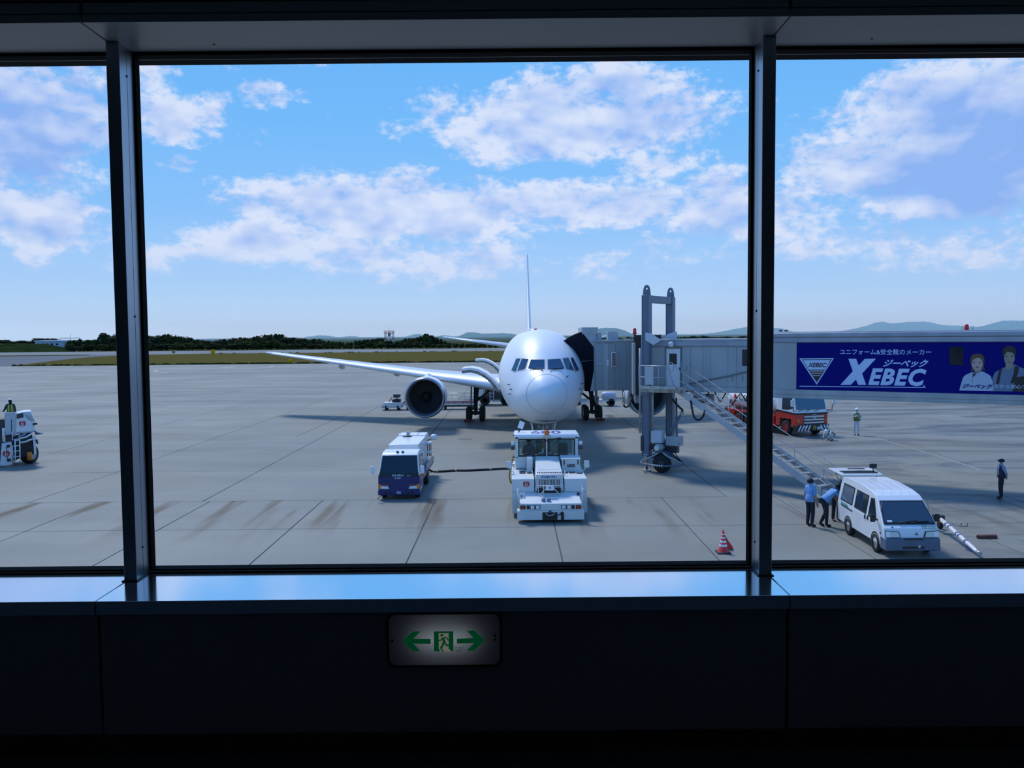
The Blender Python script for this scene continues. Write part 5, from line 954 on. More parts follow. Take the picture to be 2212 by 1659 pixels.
# ---------------------------------------------------------------- white van with raised tailgate
def van():
    t = thing('white_van', 'white delivery van with green lettering and raised tailgate', 'van', (12.0, 25.45, 0), math.radians(-1.2)); VW = mat('van_white', (.72, .76, .80), .28, coat=.5, noise=.03)
    prof = [(.05, .30), (.02, .62), (.07, .88), (.20, .97), (.88, 1.60), (1.05, 1.71), (1.5, 1.80), (2.4, 1.87), (3.5, 1.87), (3.85, 1.82), (3.93, 1.70), (3.97, 1.0), (3.97, .55), (3.97, .34)]
    sh = Shell(prof, .815, .95, .17); body = sh.build('body', VW, t, .06, 3, lambda c: abs(c.x) < .1 and c.y > 3.9 and .56 < c.z < 1.75); VG = mat('van_glass', (.015, .025, .035), .05, spec=.8)
    w = lambda u, k, o=.0: V((u*(.775-.10*k), .225+.64*k-.035-o, 1.0+.585*k))
    quad('windshield_seal', [w(-1, -.03), w(1, -.03), w(.985, 1.0), w(-.985, 1.0)], BLACK, t, .02, .01); quad('windshield', [w(-.95, .06, .012), w(.95, .06, .012), w(.93, .94, .012), w(-.93, .94, .012)], mat('windshield_glass', (.03, .055, .08), .05, spec=.9), t, .01)
    for a, b_ in (((-.45, .02), (.35, .13)), ((.0, .02), (.75, .11))): MB().tube([w(a[0], a[1], .03), w((a[0]+b_[0])/2, .09, .035), w(b_[0], b_[1], .03)], .014, 6).build('wiper', BLACK, t)
    quad('parking_card', [w(-.86, .07, .016), w(-.66, .07, .016), w(-.66, .16, .016), w(-.86, .16, .016)], OFFW, t, .004)
    bp = MB().hexa([(-.82,-.10,.22),(.82,-.10,.22),(.83,.35,.22),(-.83,.35,.22),(-.82,-.06,.60),(.82,-.06,.60),(.83,.35,.60),(-.83,.35,.60)]).build('bumper', mat('bumper_grey', (.10, .13, .19), .5, noise=.15), t, bevel=.05, seg=3); MB().box(-.32, .32, -.108, -.04, .30, .36).build('air_slot', BLACK, bp); MB().box(-.26, .30, -.085, 0, .565, .60).build('plate_recess', BLACK, bp); MB().box(.14, .2, -.11, -.06, .33, .4).build('tow_eye', CHROME, bp)
    for s in (-1, 1):
        pts = [(s*.80, .0, .62), (s*.34, -.015, .62), (s*.40, .01, .80), (s*.80, .035, .82)]
        f = quad('headlight_bezel', pts if s < 0 else pts[::-1], BLACK, t, .03); c = [(s*.785, -.006, .635), (s*.37, -.022, .635), (s*.42, -.0, .785), (s*.785, .022, .805)]; quad('headlight', c if s < 0 else c[::-1], mat('headlamp', (.55, .60, .58), .08, coat=.6), t, .02)
        c = [(s*.79, -.012, .635), (s*.66, -.018, .635), (s*.66, .006, .795), (s*.79, .016, .805)]; quad('indicator_lens', c if s < 0 else c[::-1], LENS, t, .02)
        sh.side('window_seal', [(.66, 1.0), (1.34, 1.0), (1.34, 1.58), (1.06, 1.60)], s, BLACK, t, .010); sh.side('front_door_window', [(.72, 1.03), (1.31, 1.03), (1.31, 1.55), (1.08, 1.57)], s, VG, t, .016)
        sh.side('window_seal', [(1.50, 1.02), (2.50, 1.04), (2.50, 1.63), (1.50, 1.61)], s, BLACK, t, .010); sh.side('sliding_door_window', [(1.54, 1.06), (1.99, 1.07), (1.99, 1.59), (1.54, 1.58)], s, VG, t, .016); sh.side('sliding_door_window', [(2.02, 1.07), (2.46, 1.08), (2.46, 1.60), (2.02, 1.59)], s, VG, t, .016)
        sh.side('window_seal', [(2.68, 1.05), (3.74, 1.07), (3.66, 1.65), (2.68, 1.64)], s, BLACK, t, .010); sh.side('quarter_window', [(2.72, 1.09), (3.68, 1.11), (3.61, 1.61), (2.72, 1.60)], s, mat('van_glass_light', (.10, .15, .20), .06, spec=.8), t, .016)
        for y in (.56, 1.42, 2.60): sh.side('door_seam', [(y, .42), (y+.013, .42), (y+.013, 1.66), (y, 1.66)], s, mat('panel_gap', (.30, .33, .38), .5), t, .003)
        sh.side('slide_rail', [(2.62, .86), (3.6, .90), (3.6, .935), (2.62, .895)], s, BLACK, t, .014); sh.side('door_handle', [(1.30, .88), (1.36, .88), (1.36, 1.0), (1.30, 1.0)], s, BLACK, t, .03); sh.side('door_handle', [(1.52, .86), (1.57, .86), (1.57, 1.0), (1.52, 1.0)], s, BLACK, t, .03)
        sh.side('side_marker', [(.30, .66), (.38, .66), (.38, .70), (.30, .70)], s, DARK, t, .012)
        for y in (.72, 2.98): wheel(t, (s*.745, y, .29), .29, .18, CHROME, hubr=.66); arch(t, s*.822, y, .30, .345, s, BLACK, .295)
        mr = MB().tube([(s*.80, .62, 1.03), (s*.93, .55, 1.06)], .03, 6).build('mirror_arm', BLACK, t); MB().box(s*.97-.08, s*.97+.08, .50, .58, .98, 1.22).build('mirror', BLACK, mr, bevel=.03)
    GRN = mat('green_lettering', (.0, .22, .17), .5)
    text('lettering', 'Hiroden', GRN, t, (.30, .05, .865), X_, V((0, .6, .8)), .13, .48, .1, .02, .03)
    sx = sh.x(.9, -1)-.012; text('lettering', 'Hiroden', GRN, t, (sx, 3.62, .91), -Y_, V((.1, 0, 1)), .14, .62, .1, .02, .010)
    MB().ball((-.56, .10, .90), .04, 0, 10, (1, .4, .7)).build('eco_badge', GRN, t)
    for a in (90, 210, 330):
        c = V((.13, -.012, .72)); d = V((math.cos(math.radians(a)), .05, math.sin(math.radians(a)))); e = V((-d.z, 0, d.x)); quad('emblem_lozenge', [c, c+d*.028-e*.016, c+d*.058, c+d*.028+e*.016], DARK, t, .01)
    for x in (-.42, -.14, .14, .42): MB().tube([(x, 1.1, 1.722), (x, 1.5, 1.80), (x, 2.4, 1.87), (x, 3.5, 1.87)], .008, 6).build('roof_rib', VW, t)
    # tailgate swung up level with the roof
    tg = MB().hexa([(-.70,3.88,1.83),(.70,3.88,1.83),(.74,5.10,1.86),(-.74,5.10,1.86),(-.70,3.86,1.90),(.70,3.86,1.90),(.76,5.12,1.94),(-.76,5.12,1.94)]).build('tailgate', VW, t, bevel=.03, seg=3)
    quad('tailgate_window', [(-.58, 4.05, 1.925), (.58, 4.05, 1.925), (.6, 4.45, 1.938), (-.6, 4.45, 1.938)], VG, tg, .02); MB().tube([(-.2, 4.75, 1.96), (.1, 4.6, 1.98), (.35, 4.65, 1.97)], .018, 6).build('rear_wiper', BLACK, tg)
    MB().box(.42, .68, 4.35, 4.42, 2.03, 2.19).build('under_view_mirror', BLACK, tg, bevel=.03); MB().tube([(.55, 4.38, 2.06), (.52, 4.3, 1.9)], .015, 6).build('mirror_stalk', BLACK, tg)
    for s in (-1, 1): MB().tube([(s*.68, 3.95, 1.35), (s*.70, 4.55, 1.88)], .018, 6).build('gas_strut', BLACK, tg)
    MB().box(-.80, .80, 1.6, 3.96, .50, .55).build('load_floor', mat('load_mat', (.10, .10, .11), .8), t)
    return t
van()
# ---------------------------------------------------------------- refuelling truck
def fuel_truck():
    t = thing('fuel_truck', 'red and white aviation fuel truck parked beneath the boarding bridge', 'truck', (19.62, 55.9, 0), math.radians(18)); R_ = RED; prof = [(.0, .62), (.0, 1.5), (.05, 1.62), (.32, 2.75), (.5, 2.95), (2.1, 2.98), (2.15, 1.2), (.5, 1.1), (.45, .62)]
    sh = Shell(prof, 1.22, 1.65, .05); sh.build('cab', WHITE, t, .06); MB().box(-1.235, 1.235, -.012, .5, .60, 1.47).build('cab_front_lower', R_, t, bevel=.03); MB().hexa([(-1.235,.45,1.12),(1.235,.45,1.12),(1.235,2.16,1.12),(-1.235,2.16,1.12),(-1.235,.45,1.49),(1.235,.45,1.49),(1.235,2.16,1.60),(-1.235,2.16,1.60)]).build('cab_side_lower', R_, t, bevel=.02); MB().box(-1.235, 1.235, 1.72, 2.16, .62, 1.14).build('cab_rear_lower', R_, t, bevel=.02)
    MB().hexa([(-1.245,-.02,1.44),(1.245,-.02,1.44),(1.245,2.17,1.56),(-1.245,2.17,1.56),(-1.245,-.02,1.55),(1.245,-.02,1.55),(1.245,2.17,1.67),(-1.245,2.17,1.67)]).build('stripe', BLACK, t)
    w = lambda u, k: V((u*1.12, .05+.24*k-.03, 1.78+.85*k)); quad('windshield', [w(-1, 0), w(1, 0), w(.98, 1), w(-.98, 1)], mat('fuel_truck_glass', (.05, .12, .20), .05, spec=.9), t, .02, .01)
    for x in (-.8, -.25, .45): MB().tube([(x-.25, -.03, 1.66), (x+.12, -.03, 1.76)], .018, 6).build('wiper', BLACK, t)
    for s in (-1, 1): sh.side('door_window', [(.32, 1.85), (.9, 1.72), (1.5, 1.72), (1.5, 2.62), (.5, 2.62)], s, DGLASS, t)
    gr = MB().box(-.62, .95, -.03, .02, .78, 1.40).build('grille', mat('grille_dark', (.04, .05, .09), .4), t, bevel=.01)
    for z in (1.30, 1.10, .90): MB().box(-.60, .93, -.055, -.02, z-.055, z+.055).build('grille_bar', CHROME, gr, bevel=.02)
    m = MB(); c = V((.17, -.06, 1.32)); m.tube([c+V((.15*math.cos(a*math.pi/10), 0, .13*math.sin(a*math.pi/10))) for a in range(21)], .018, 6, caps=False); m.build('emblem_ring', WHITE, gr); MB().box(.05, .29, -.075, -.055, 1.305, 1.335).build('emblem_bar', WHITE, gr); MB().cyl((.17, -.052, 1.32), (.17, -.04, 1.32), .15, n=20).build('emblem_back', BLACK, gr)
    quad('indicator', [(-1.15, -.03, .95), (-.86, -.03, .97), (-1.13, -.03, 1.22)], ORANGE, t, .02); quad('indicator', [(1.15, -.03, .95), (1.1, -.03, 1.2), (.98, -.03, .97)], ORANGE, t, .02)
    bm = MB().box(-1.24, 1.24, -.16, .3, .36, .78).build('bumper', BLACK, t, bevel=.03)
    for k in range(11):
        x = -1.18+.24*k
        if -.3 < x < .72: continue
        s = 1 if x < 0 else -1; quad('hazard_stripe', [(x, -.168, .38), (x+.11, -.168, .38), (x+.11+s*.2, -.168, .76), (x+s*.2, -.168, .76)], WHITE, bm, .006)
    for x in (-.55, 1.1): MB().lathe([(.0, -.02), (.08, -.02), (.1, .05), (0, .05)], (x, -.17, .62), 'y', 14).build('fog_lamp', LENS, bm)
    MB().cyl((.12, -.175, .60), (.12, -.15, .60), .13, n=18).build('warning_disc', mat('warning_yellow', (.5, .36, .03), .5), bm); text('lettering', '危', BLACK, bm, (.04, -.18, .53), X_, Z_, .14, .16, 0, 0, .002)
    pl = MB().box(.32, .66, -.18, -.15, .46, .64).build('number_plate', WHITE, bm); text('lettering', '8-4000', mat('plate_blue', (.05, .12, .35), .5), pl, (.34, -.185, .50), X_, Z_, .08, .28, 0, .02, .002)
    for s in (-1, 1):
        wheel(t, (s*1.10, 1.1, .52), .52, .3, R_); wheel(t, (s*1.0, 5.4, .52), .52, .5, R_); wheel(t, (s*1.0, 6.7, .52), .52, .5, R_)
        arch(t, s*1.25, 1.1, .55, .62, s, BLACK, .56)
        mr = MB().tube([(s*1.2, .1, 1.7), (s*1.5, -.1, 1.7), (s*1.52, -.12, 2.1), (s*1.62, -.15, 2.25)], .03, 6).build('mirror_arm', BLACK, t); MB().box(s*1.62-.12, s*1.62+.12, -.2, -.12, 2.0, 2.45).build('mirror', OFFW, mr, bevel=.04)
    MB().box(-.5, .5, 1.0, 8.2, .6, .9).build('chassis', DARK, t, bevel=.02)
    for s in (-1, 1):
        q = sorted((s*.7, s*1.23)); sk = MB().box(q[0], q[1], 2.4, 4.4, .45, 1.15).build('equipment_locker', R_, t, bevel=.03); MB().box(q[0], q[1], 2.3, 8.3, 1.15, 1.28).build('catwalk', R_, t, bevel=.01); MB().box(q[0]+.05, q[1]-.0, 7.3, 8.2, .5, 1.15).build('equipment_locker', R_, t, bevel=.03)
        for y in (2.9, 3.4, 3.9): MB().box(q[0] if s < 0 else q[1], q[0]-.02 if s < 0 else q[1]+.02, y-.2, y+.2, .55, 1.05).build('locker_door', mat('dark_red', (.35, .02, .015), .4), sk)
    rg = []
    for y, r in ((2.35, .55), (2.45, .85), (2.6, 1.0), (8.1, 1.0), (8.25, .85), (8.35, .55)): rg.append([V((1.18*r*math.cos(2*math.pi*j/36), y, 2.05+.80*r*math.sin(2*math.pi*j/36))) for j in range(36)])
    tk = MB().loft(rg, 0, True, True).build('tank', WHITE, t); x0 = -1.195
    text('lettering', 'IDEMITSU', mat('dark_lettering', (.05, .05, .07), .5), tk, (x0, 6.6, 1.95), -Y_, Z_, .42, 2.4, 0, .01, .006); MB().ball((x0+.01, 7.15, 2.12), .3, 0, 14, (.05, .55, 1)).build('logo_mark', mat('logo_red', (.6, .02, .02), .4), tk)
    for y in (3.0, 5.2, 7.6): MB().tube([(-1.22, y-.35, 1.28), (-1.24, y, 2.0), (-1.22, y+.35, 1.28)], .035, 6).build('tank_stay', BLACK, t)
    hz = MB()
    for k in range(4): hz.tube([(-1.2+.1*k, 8.3+.1*k, 1.3), (-1.25, 8.8, .8+.1*k), (-1.0, 9.2, .6), (-.6, 9.3, 1.0+.1*k)], .05, 6)
    hz.build('fuel_hose', BLACK, t); MB().box(-1.2, 1.2, 8.4, 8.7, .6, 1.3).build('pump_cabinet', mat('pump_grey', (.25, .27, .30), .5, noise=.4, nscale=5), t, bevel=.03)
fuel_truck()
# ---------------------------------------------------------------- lift loader at the far left
def loader():
    yy = 45.4; t = thing('cargo_loader', 'white airport cargo loader with red crests, ladder and raised operator platform', 'cargo loader', (-27.2, yy, 0)); NV = V((-.497, .868, 0)); q = lambda u, w, d=0.: HP(u/9.217, 840+w/9.217, V((-27.2, yy, 0))+NV*d, NV); LW = mat('loader_white', (.68, .72, .76), .4, noise=.05)
    def ex(nm, pts, d0, d1, mt, bev=.01, par=None):
        p = [q(*a, d0) for a in pts]; n = len(p); a = MB(); a.add(p+[v+NV*(d1-d0) for v in p], [list(range(n)), [n+i for i in range(n)][::-1]]+[(i, (i+1) % n, n+(i+1) % n, n+i) for i in range(n)])
        if par is None: return a.build(nm, mt, t, True, bev)
        me = a.mesh(nm, mt, V(t.location), bev); o = bpy.data.objects.new(nm, me); COL.objects.link(o); o.parent = par; return o
    ex('platform_panel', [(335,490),(470,458),(612,450),(690,640),(690,825),(335,888)], 0, 1.4, LW); ex('console_recess', [(330,505),(462,480),(470,570),(330,595)], -.03, .02, DARK)
    ex('platform_gate', [(85,475),(300,462),(330,520),(330,890),(110,890)], .05, .12, mat('loader_grey', (.45, .48, .52), .5)); ex('gate_edge', [(300,462),(325,470),(335,590),(322,590)], 0, .12, WHITE); ex('gate_slot', [(218,610),(232,610),(236,850),(222,850)], .03, .06, DARK)
    ex('platform_floor', [(95,885),(690,825),(690,860),(95,920)], .0, 2.2, GREY)
    ex('lower_panel', [(40,1090),(220,1058),(228,1500),(12,1540)], -.1, .5, LW); ex('lower_edge', [(36,1092),(46,1090),(18,1540),(6,1540)], -.12, .5, WHITE)
    ex('scissor_frame', [(100,905),(640,870),(645,1000),(420,1075),(105,1060)], .35, 1.6, DARK); ex('wheel_housing', [(230,1060),(640,1000),(700,1080),(690,1290),(420,1370),(235,1460)], .4, 2.2, BLACK)
    MB().tube([q(395, 985), q(520, 960), q(610, 905), q(635, 880)], .05, 8).build('curved_rail', WHITE, t, True); MB().tube([q(400, 1072), q(540, 1045), q(570, 1020), q(650, 1000)], .05, 8).build('side_rail', WHITE, t, True); MB().tube([q(400, 945), q(520, 890)], .04, 8).build('side_rail', STEEL, t, True)
    ex('front_post', [(655,930),(712,930),(722,1300),(680,1310)], .0, .3, LW); ex('buffer', [(690,830),(860,880),(855,905),(700,915)], -.05, .15, DARK); ex('buffer_pad', [(715,825),(850,872),(848,898),(715,862)], -.07, -.04, WHITE); ex('lamp_bracket', [(720,980),(775,990),(772,1090),(725,1100)], .0, .1, WHITE); ex('front_lamp', [(700,1010),(745,1010),(760,1100),(730,1100)], -.03, .1, BLACK); ex('camera_head', [(650,690),(742,672),(745,710),(655,730)], -.05, .15, BLACK)
    for a, b in (((480,470),(640,640)), ((545,455),(690,640)), ((500,520),(590,610))): MB().tube([q(*a)-NV*.04, q(*b)-NV*.04], .02, 6).build('wiper_rod', STEEL, t, True)
    la = MB().tube([q(300, 1005, -.2), q(305, 1470, -.2)], .032, 6).build('ladder', WHITE, t, True)
    o = V(t.location)
    def sub(nm, m, mt): me = m.mesh(nm, mt, o); b = bpy.data.objects.new(nm, me); COL.objects.link(b); b.parent = la
    sub('ladder_rail', MB().tube([q(390, 1000, -.2), q(402, 1450, -.2)], .032, 6), WHITE)
    for w in (1020, 1130, 1235, 1345, 1455): sub('rung', MB().tube([q(300, w+10, -.2), q(400, w-8, -.2)], .028, 6), WHITE)
    for x in (245, ): sub('ladder_rail', MB().tube([q(x, 1140, -.1), q(262, 1460, -.1)], .025, 6), WHITE)
    for w in (1140, 1245, 1360): sub('rung', MB().tube([q(248, w, -.1), q(300, w-6, -.1)], .022, 6), WHITE)
    MB().tube([q(250, 905), q(245, 1020), q(380, 990), q(385, 905), q(250, 925)], .028, 6).build('platform_step', WHITE, t, True)
    c = q(580, 1150, .9); wo = wheel(t, (c.x-t.location.x, c.y-t.location.y, .52), .52, .5); c = q(20, 1150, .9); wheel(t, (c.x-t.location.x-3, c.y-t.location.y, .52), .52, .5)
    c = q(585, 1295, .05); MB().lathe([(.0, -.22), (.13, -.22), (.13, .18), (.11, .22), (0, .22)], (c.x-o.x, c.y-o.y, .50), 'z', 18).build('orange_cylinder', mat('orange_drum', (.65, .20, .02), .5), t)
    ex('lower_mirror', [(130,1115),(200,1115),(200,1165),(140,1175)], -.3, -.2, BLACK); ex('lower_mirror', [(140,1400),(210,1385),(220,1440),(150,1455)], -.3, -.2, BLACK); MB().tube([q(130, 1150, -.25), q(145, 1430, -.25)], .02, 6).build('mirror_rod', BLACK, t, True)
    ex('dark_mast', [(-200,610),(85,610),(112,650),(112,740),(95,745),(85,1060),(30,1100),(0,1500),(-200,1540)], .3, 1.6, mat('mast_dark', (.05, .05, .055), .6)); MB().tube([q(65, 780), q(70, 1050)], .06, 8).build('mast_tube', OFFW, t, True)
    # rest of the machine, beyond the frame
    ex('main_deck', [(-2200,900),(-180,880),(-180,960),(-2200,980)], .0, 3.2, LW); ex('chassis', [(-2200,1150),(-150,1150),(-150,1450),(-2200,1450)], .3, 3.0, LW); ex('deck_lift', [(-1800,980),(-400,980),(-500,1150),(-1700,1150)], .6, 2.6, DARK)
    rg = V((.868, .497, 0)); p = q(445, 690)-NV*.006-o; crane_mark(t, p, .16, Z_, rg); p = q(125, 1290, -.1)-NV*.006-o; crane_mark(t, p, .17, Z_, rg)
loader()
# ---------------------------------------------------------------- small ground equipment
def cone():
    c = G(1562, 1194); t = thing('traffic_cone', 'orange traffic cone with white bands on a dark square base', 'cone', c); cr = mat('cone_orange', (.62, .035, .03), .5); n = 24
    pr = lambda z: .155-.135*(z-.04)/.68
    MB().box(-.21, .21, -.21, .21, 0, .045).build('base', mat('cone_base', (.06, .055, .07), .8, noise=.4, nscale=20), t, bevel=.012); MB().lathe([(.17, .04), (pr(.05), .06), (pr(.72), .72), (.0, .73)], (0, 0, 0), 'z', n).build('cone_body', cr, t)
    for a, b in ((.21, .28), (.33, .40), (.46, .51), (.57, .60)): MB().lathe([(pr(a)+.003, a), (pr(b)+.003, b)], (0, 0, 0), 'z', n).build('reflective_band', WHITE, t)
    d = thing('wheel_chock', 'folded orange and black wheel chock leaning behind the traffic cone', 'chock', G(1572, 1187)); MB().prism([(-.08, .0), (.18, .0), (.16, .08), (-.02, .34), (-.09, .32)], (0, 0, 0), X_, Z_, Y_, .18).build('chock_body', cr, d, bevel=.01); MB().prism([(-.10, .25), (-.02, .30), (-.05, .42), (-.11, .40)], (0, -.01, 0), X_, Z_, Y_, .16).build('grip', mat('chock_dark', (.07, .05, .04), .7), d, bevel=.01)
cone()
def chocks():
    a = thing('long_chock', 'rust-red rubber wheel chock lying alone on the open concrete', 'chock', G(2132, 1163)); r = mat('rust_rubber', (.16, .055, .045), .8, noise=.4, nscale=6); MB().prism([(-.075, 0), (.075, 0), (.065, .10), (0, .13), (-.065, .10)], (-.31, 0, 0), Y_, Z_, X_, .62).build('chock_body', r, a, bevel=.008); MB().prism([(-.06, .012), (.06, .012), (.05, .09), (0, .115), (-.05, .09)], (-.318, 0, 0), Y_, Z_, X_, .01).build('end_cap', BLACK, a)
    for i, (x, lab) in enumerate(((-2.92-.53, 'dark red chock in front of the main wheels beneath the open cargo door'), (6.38+.53, 'dark red chock in front of the main wheels beside the boarding bridge'))):
        o = thing('main_gear_chock', lab, 'chock', (x, 67.15, 0), 0, 'chocks at the main gear'); MB().prism([(-.14, 0), (.14, 0), (.05, .2), (-.03, .2)], (-.35, 0, 0), Y_, Z_, X_, .7).build('chock_body', mat('chock_red', (.16, .03, .025), .8), o, bevel=.01); MB().tube([(-.3, 0, .2), (-.3, -.1, .25), (.0, -.12, .24)], .015, 6).build('chock_rope', OFFW, o)
chocks()
def spare_towbar():
    a = G(2118, 1201); p0 = V((14.0, 25.4, .12)); p1 = V((14.42, 28.6, .48)); t = thing('white_towbar', 'white tubular towbar with blue markings lying behind the van', 'towbar', V((14.2, 27.0, 0))); w = lambda f, z=0.: p0+(p1-p0)*f+Z_*z
    MB().tube([w(0), w(.12), w(.5), w(1)], [.04, .06, .068, .068], 12).build('bar', WHITE, t, True)
    for f in (.30, .46, .52, .72, .80): MB().tube([w(f), w(f+.03)], .072, 12).build('blue_band', mat('band_blue', (.06, .12, .32), .5), t, True)
    MB().tube([w(-.02, .02), w(.05), w(.06, -.06)], [.07, .05, .03], 8).build('towing_eye', STEEL, t, True); MB().prism([(-.05, 0), (.2, 0), (.12, .22), (0, .22)], w(.24)-Z_*(w(.24).z), Y_, Z_, X_, .05).build('support_foot', mat('band_blue', (.06, .12, .32), .5), t, True)
    MB().box(p1.x-.14, p1.x+.14, p1.y-.05, p1.y+.25, .40, .60).build('head', DARK, t, True, .02); MB().tube([p1, p1+V((-.1, .9, .05))], .06, 8).build('head_bar', DARK, t, True)
    for s in (-.3, .3): MB().tube([p1+V((0, .5, 0)), p1+V((s, .6, -.1)), V((p1.x+s, p1.y+.6, .14))], .035, 6).build('head_strut', mat('brown_strut', (.10, .06, .05), .6), t, True); MB().lathe([(.05, -.05), (.13, -.05), (.14, 0), (.13, .05), (.05, .05)], (p1.x+s, p1.y+.6, .14), 'x', 16, caps=True).build('wheel', RUBBER, t, True)
    u = P(2083, 1137, 28.2); MB().tube([u+V((-.10, 0, .10)), u+V((-.10, 0, -.0)), u+V((.10, 0, 0)), u+V((.10, 0, .10))], .016, 6).build('handle_hoop', DARK, t, True); MB().tube([u, V((u.x, u.y, .30)), w(.85)], .012, 6).build('hoop_stem', STEEL, t, True)
spare_towbar()
def dolly(loc, n, label):
    t = thing('baggage_dolly', label, 'dolly', loc, 0, 'dollies beneath the wing'); MB().box(-1.7, 1.7, -.75, .75, .42, .60).build('deck', OFFW, t, bevel=.02); MB().box(-1.68, 1.68, -.77, -.75, .62, .82).build('side_board', mat('dolly_red', (.40, .03, .05), .5, noise=.4, nscale=4, col2=(.5, .45, .45)), t); MB().box(-1.7, 1.7, -.74, .74, .60, .64).build('roller_bed', STEEL, t, bevel=.01)
    for s in (-1.3, 1.3):
        for y in (-.6, .6): wheel(t, (s, y, .22), .22, .12, WHITE)
    MB().box(-1.2, 1.2, -.4, .4, .25, .42).build('undercarriage', DARK, t)
    if n:
        for z in (1.1, 1.5): MB().tube([(-1.65, .7, z), (1.65, .7, z)], .018, 5).build('rail', STEEL, t); MB().tube([(-1.65, -.7, z), (1.65, -.7, z)], .018, 5).build('rail', STEEL, t)
        for x in (-1.65, -.55, .55, 1.65): MB().tube([(x, -.7, .6), (x, -.7, 1.5)], .018, 5).build('rail_post', STEEL, t)
    return t
dolly((-4.9, 79.2, 0), True, 'white dolly with red side board and wire rails beyond the left engine'); dolly((-8.35, 79.2, 0), False, 'white open dolly with red side board, half hidden behind the left engine')
def belt_tractor():
    t = thing('baggage_tractor', 'low white baggage tractor at the end of the dolly train', 'tractor', (-11.05, 79.0, 0)); MB().hexa([(-.95,-.65,.22),(.9,-.65,.22),(.9,.65,.22),(-.95,.65,.22),(-.75,-.62,.72),(.9,-.62,.72),(.9,.62,.72),(-.75,.62,.72)]).build('body', OFFW, t, bevel=.04); MB().box(-.95, -.80, -.7, .7, .2, .42).build('bumper', GREY, t, bevel=.02); MB().box(.0, .75, -.4, .4, .7, 1.0).build('seat', BLACK, t, bevel=.05); MB().box(.1, .7, -.35, .35, 1.15, 1.45).build('seat_back', DARK, t, bevel=.04); MB().tube([(.4, 0, .95), (.4, 0, 1.2)], .04, 6).build('seat_post', DARK, t); MB().tube([(-.35, 0, .7), (-.15, 0, 1.05)], .03, 6).build('steering_column', BLACK, t); MB().tube([(-.12+.14*math.sin(a*math.pi/6)*.3, .16*math.cos(a*math.pi/6), 1.06+.14*math.sin(a*math.pi/6)) for a in range(13)], .018, 6).build('steering_wheel', mat('dark_red', (.35, .02, .015), .4), t)
    for s in (-.55, .55):
        for y in (-.58, .58): wheel(t, (s, y, .22), .22, .14)
    for x in (-.85,): MB().box(x-.02, x+.02, -.55, -.35, .5, .62).build('headlight', LENS, t); MB().box(x-.02, x+.02, .35, .55, .5, .62).build('headlight', LENS, t)
belt_tractor()
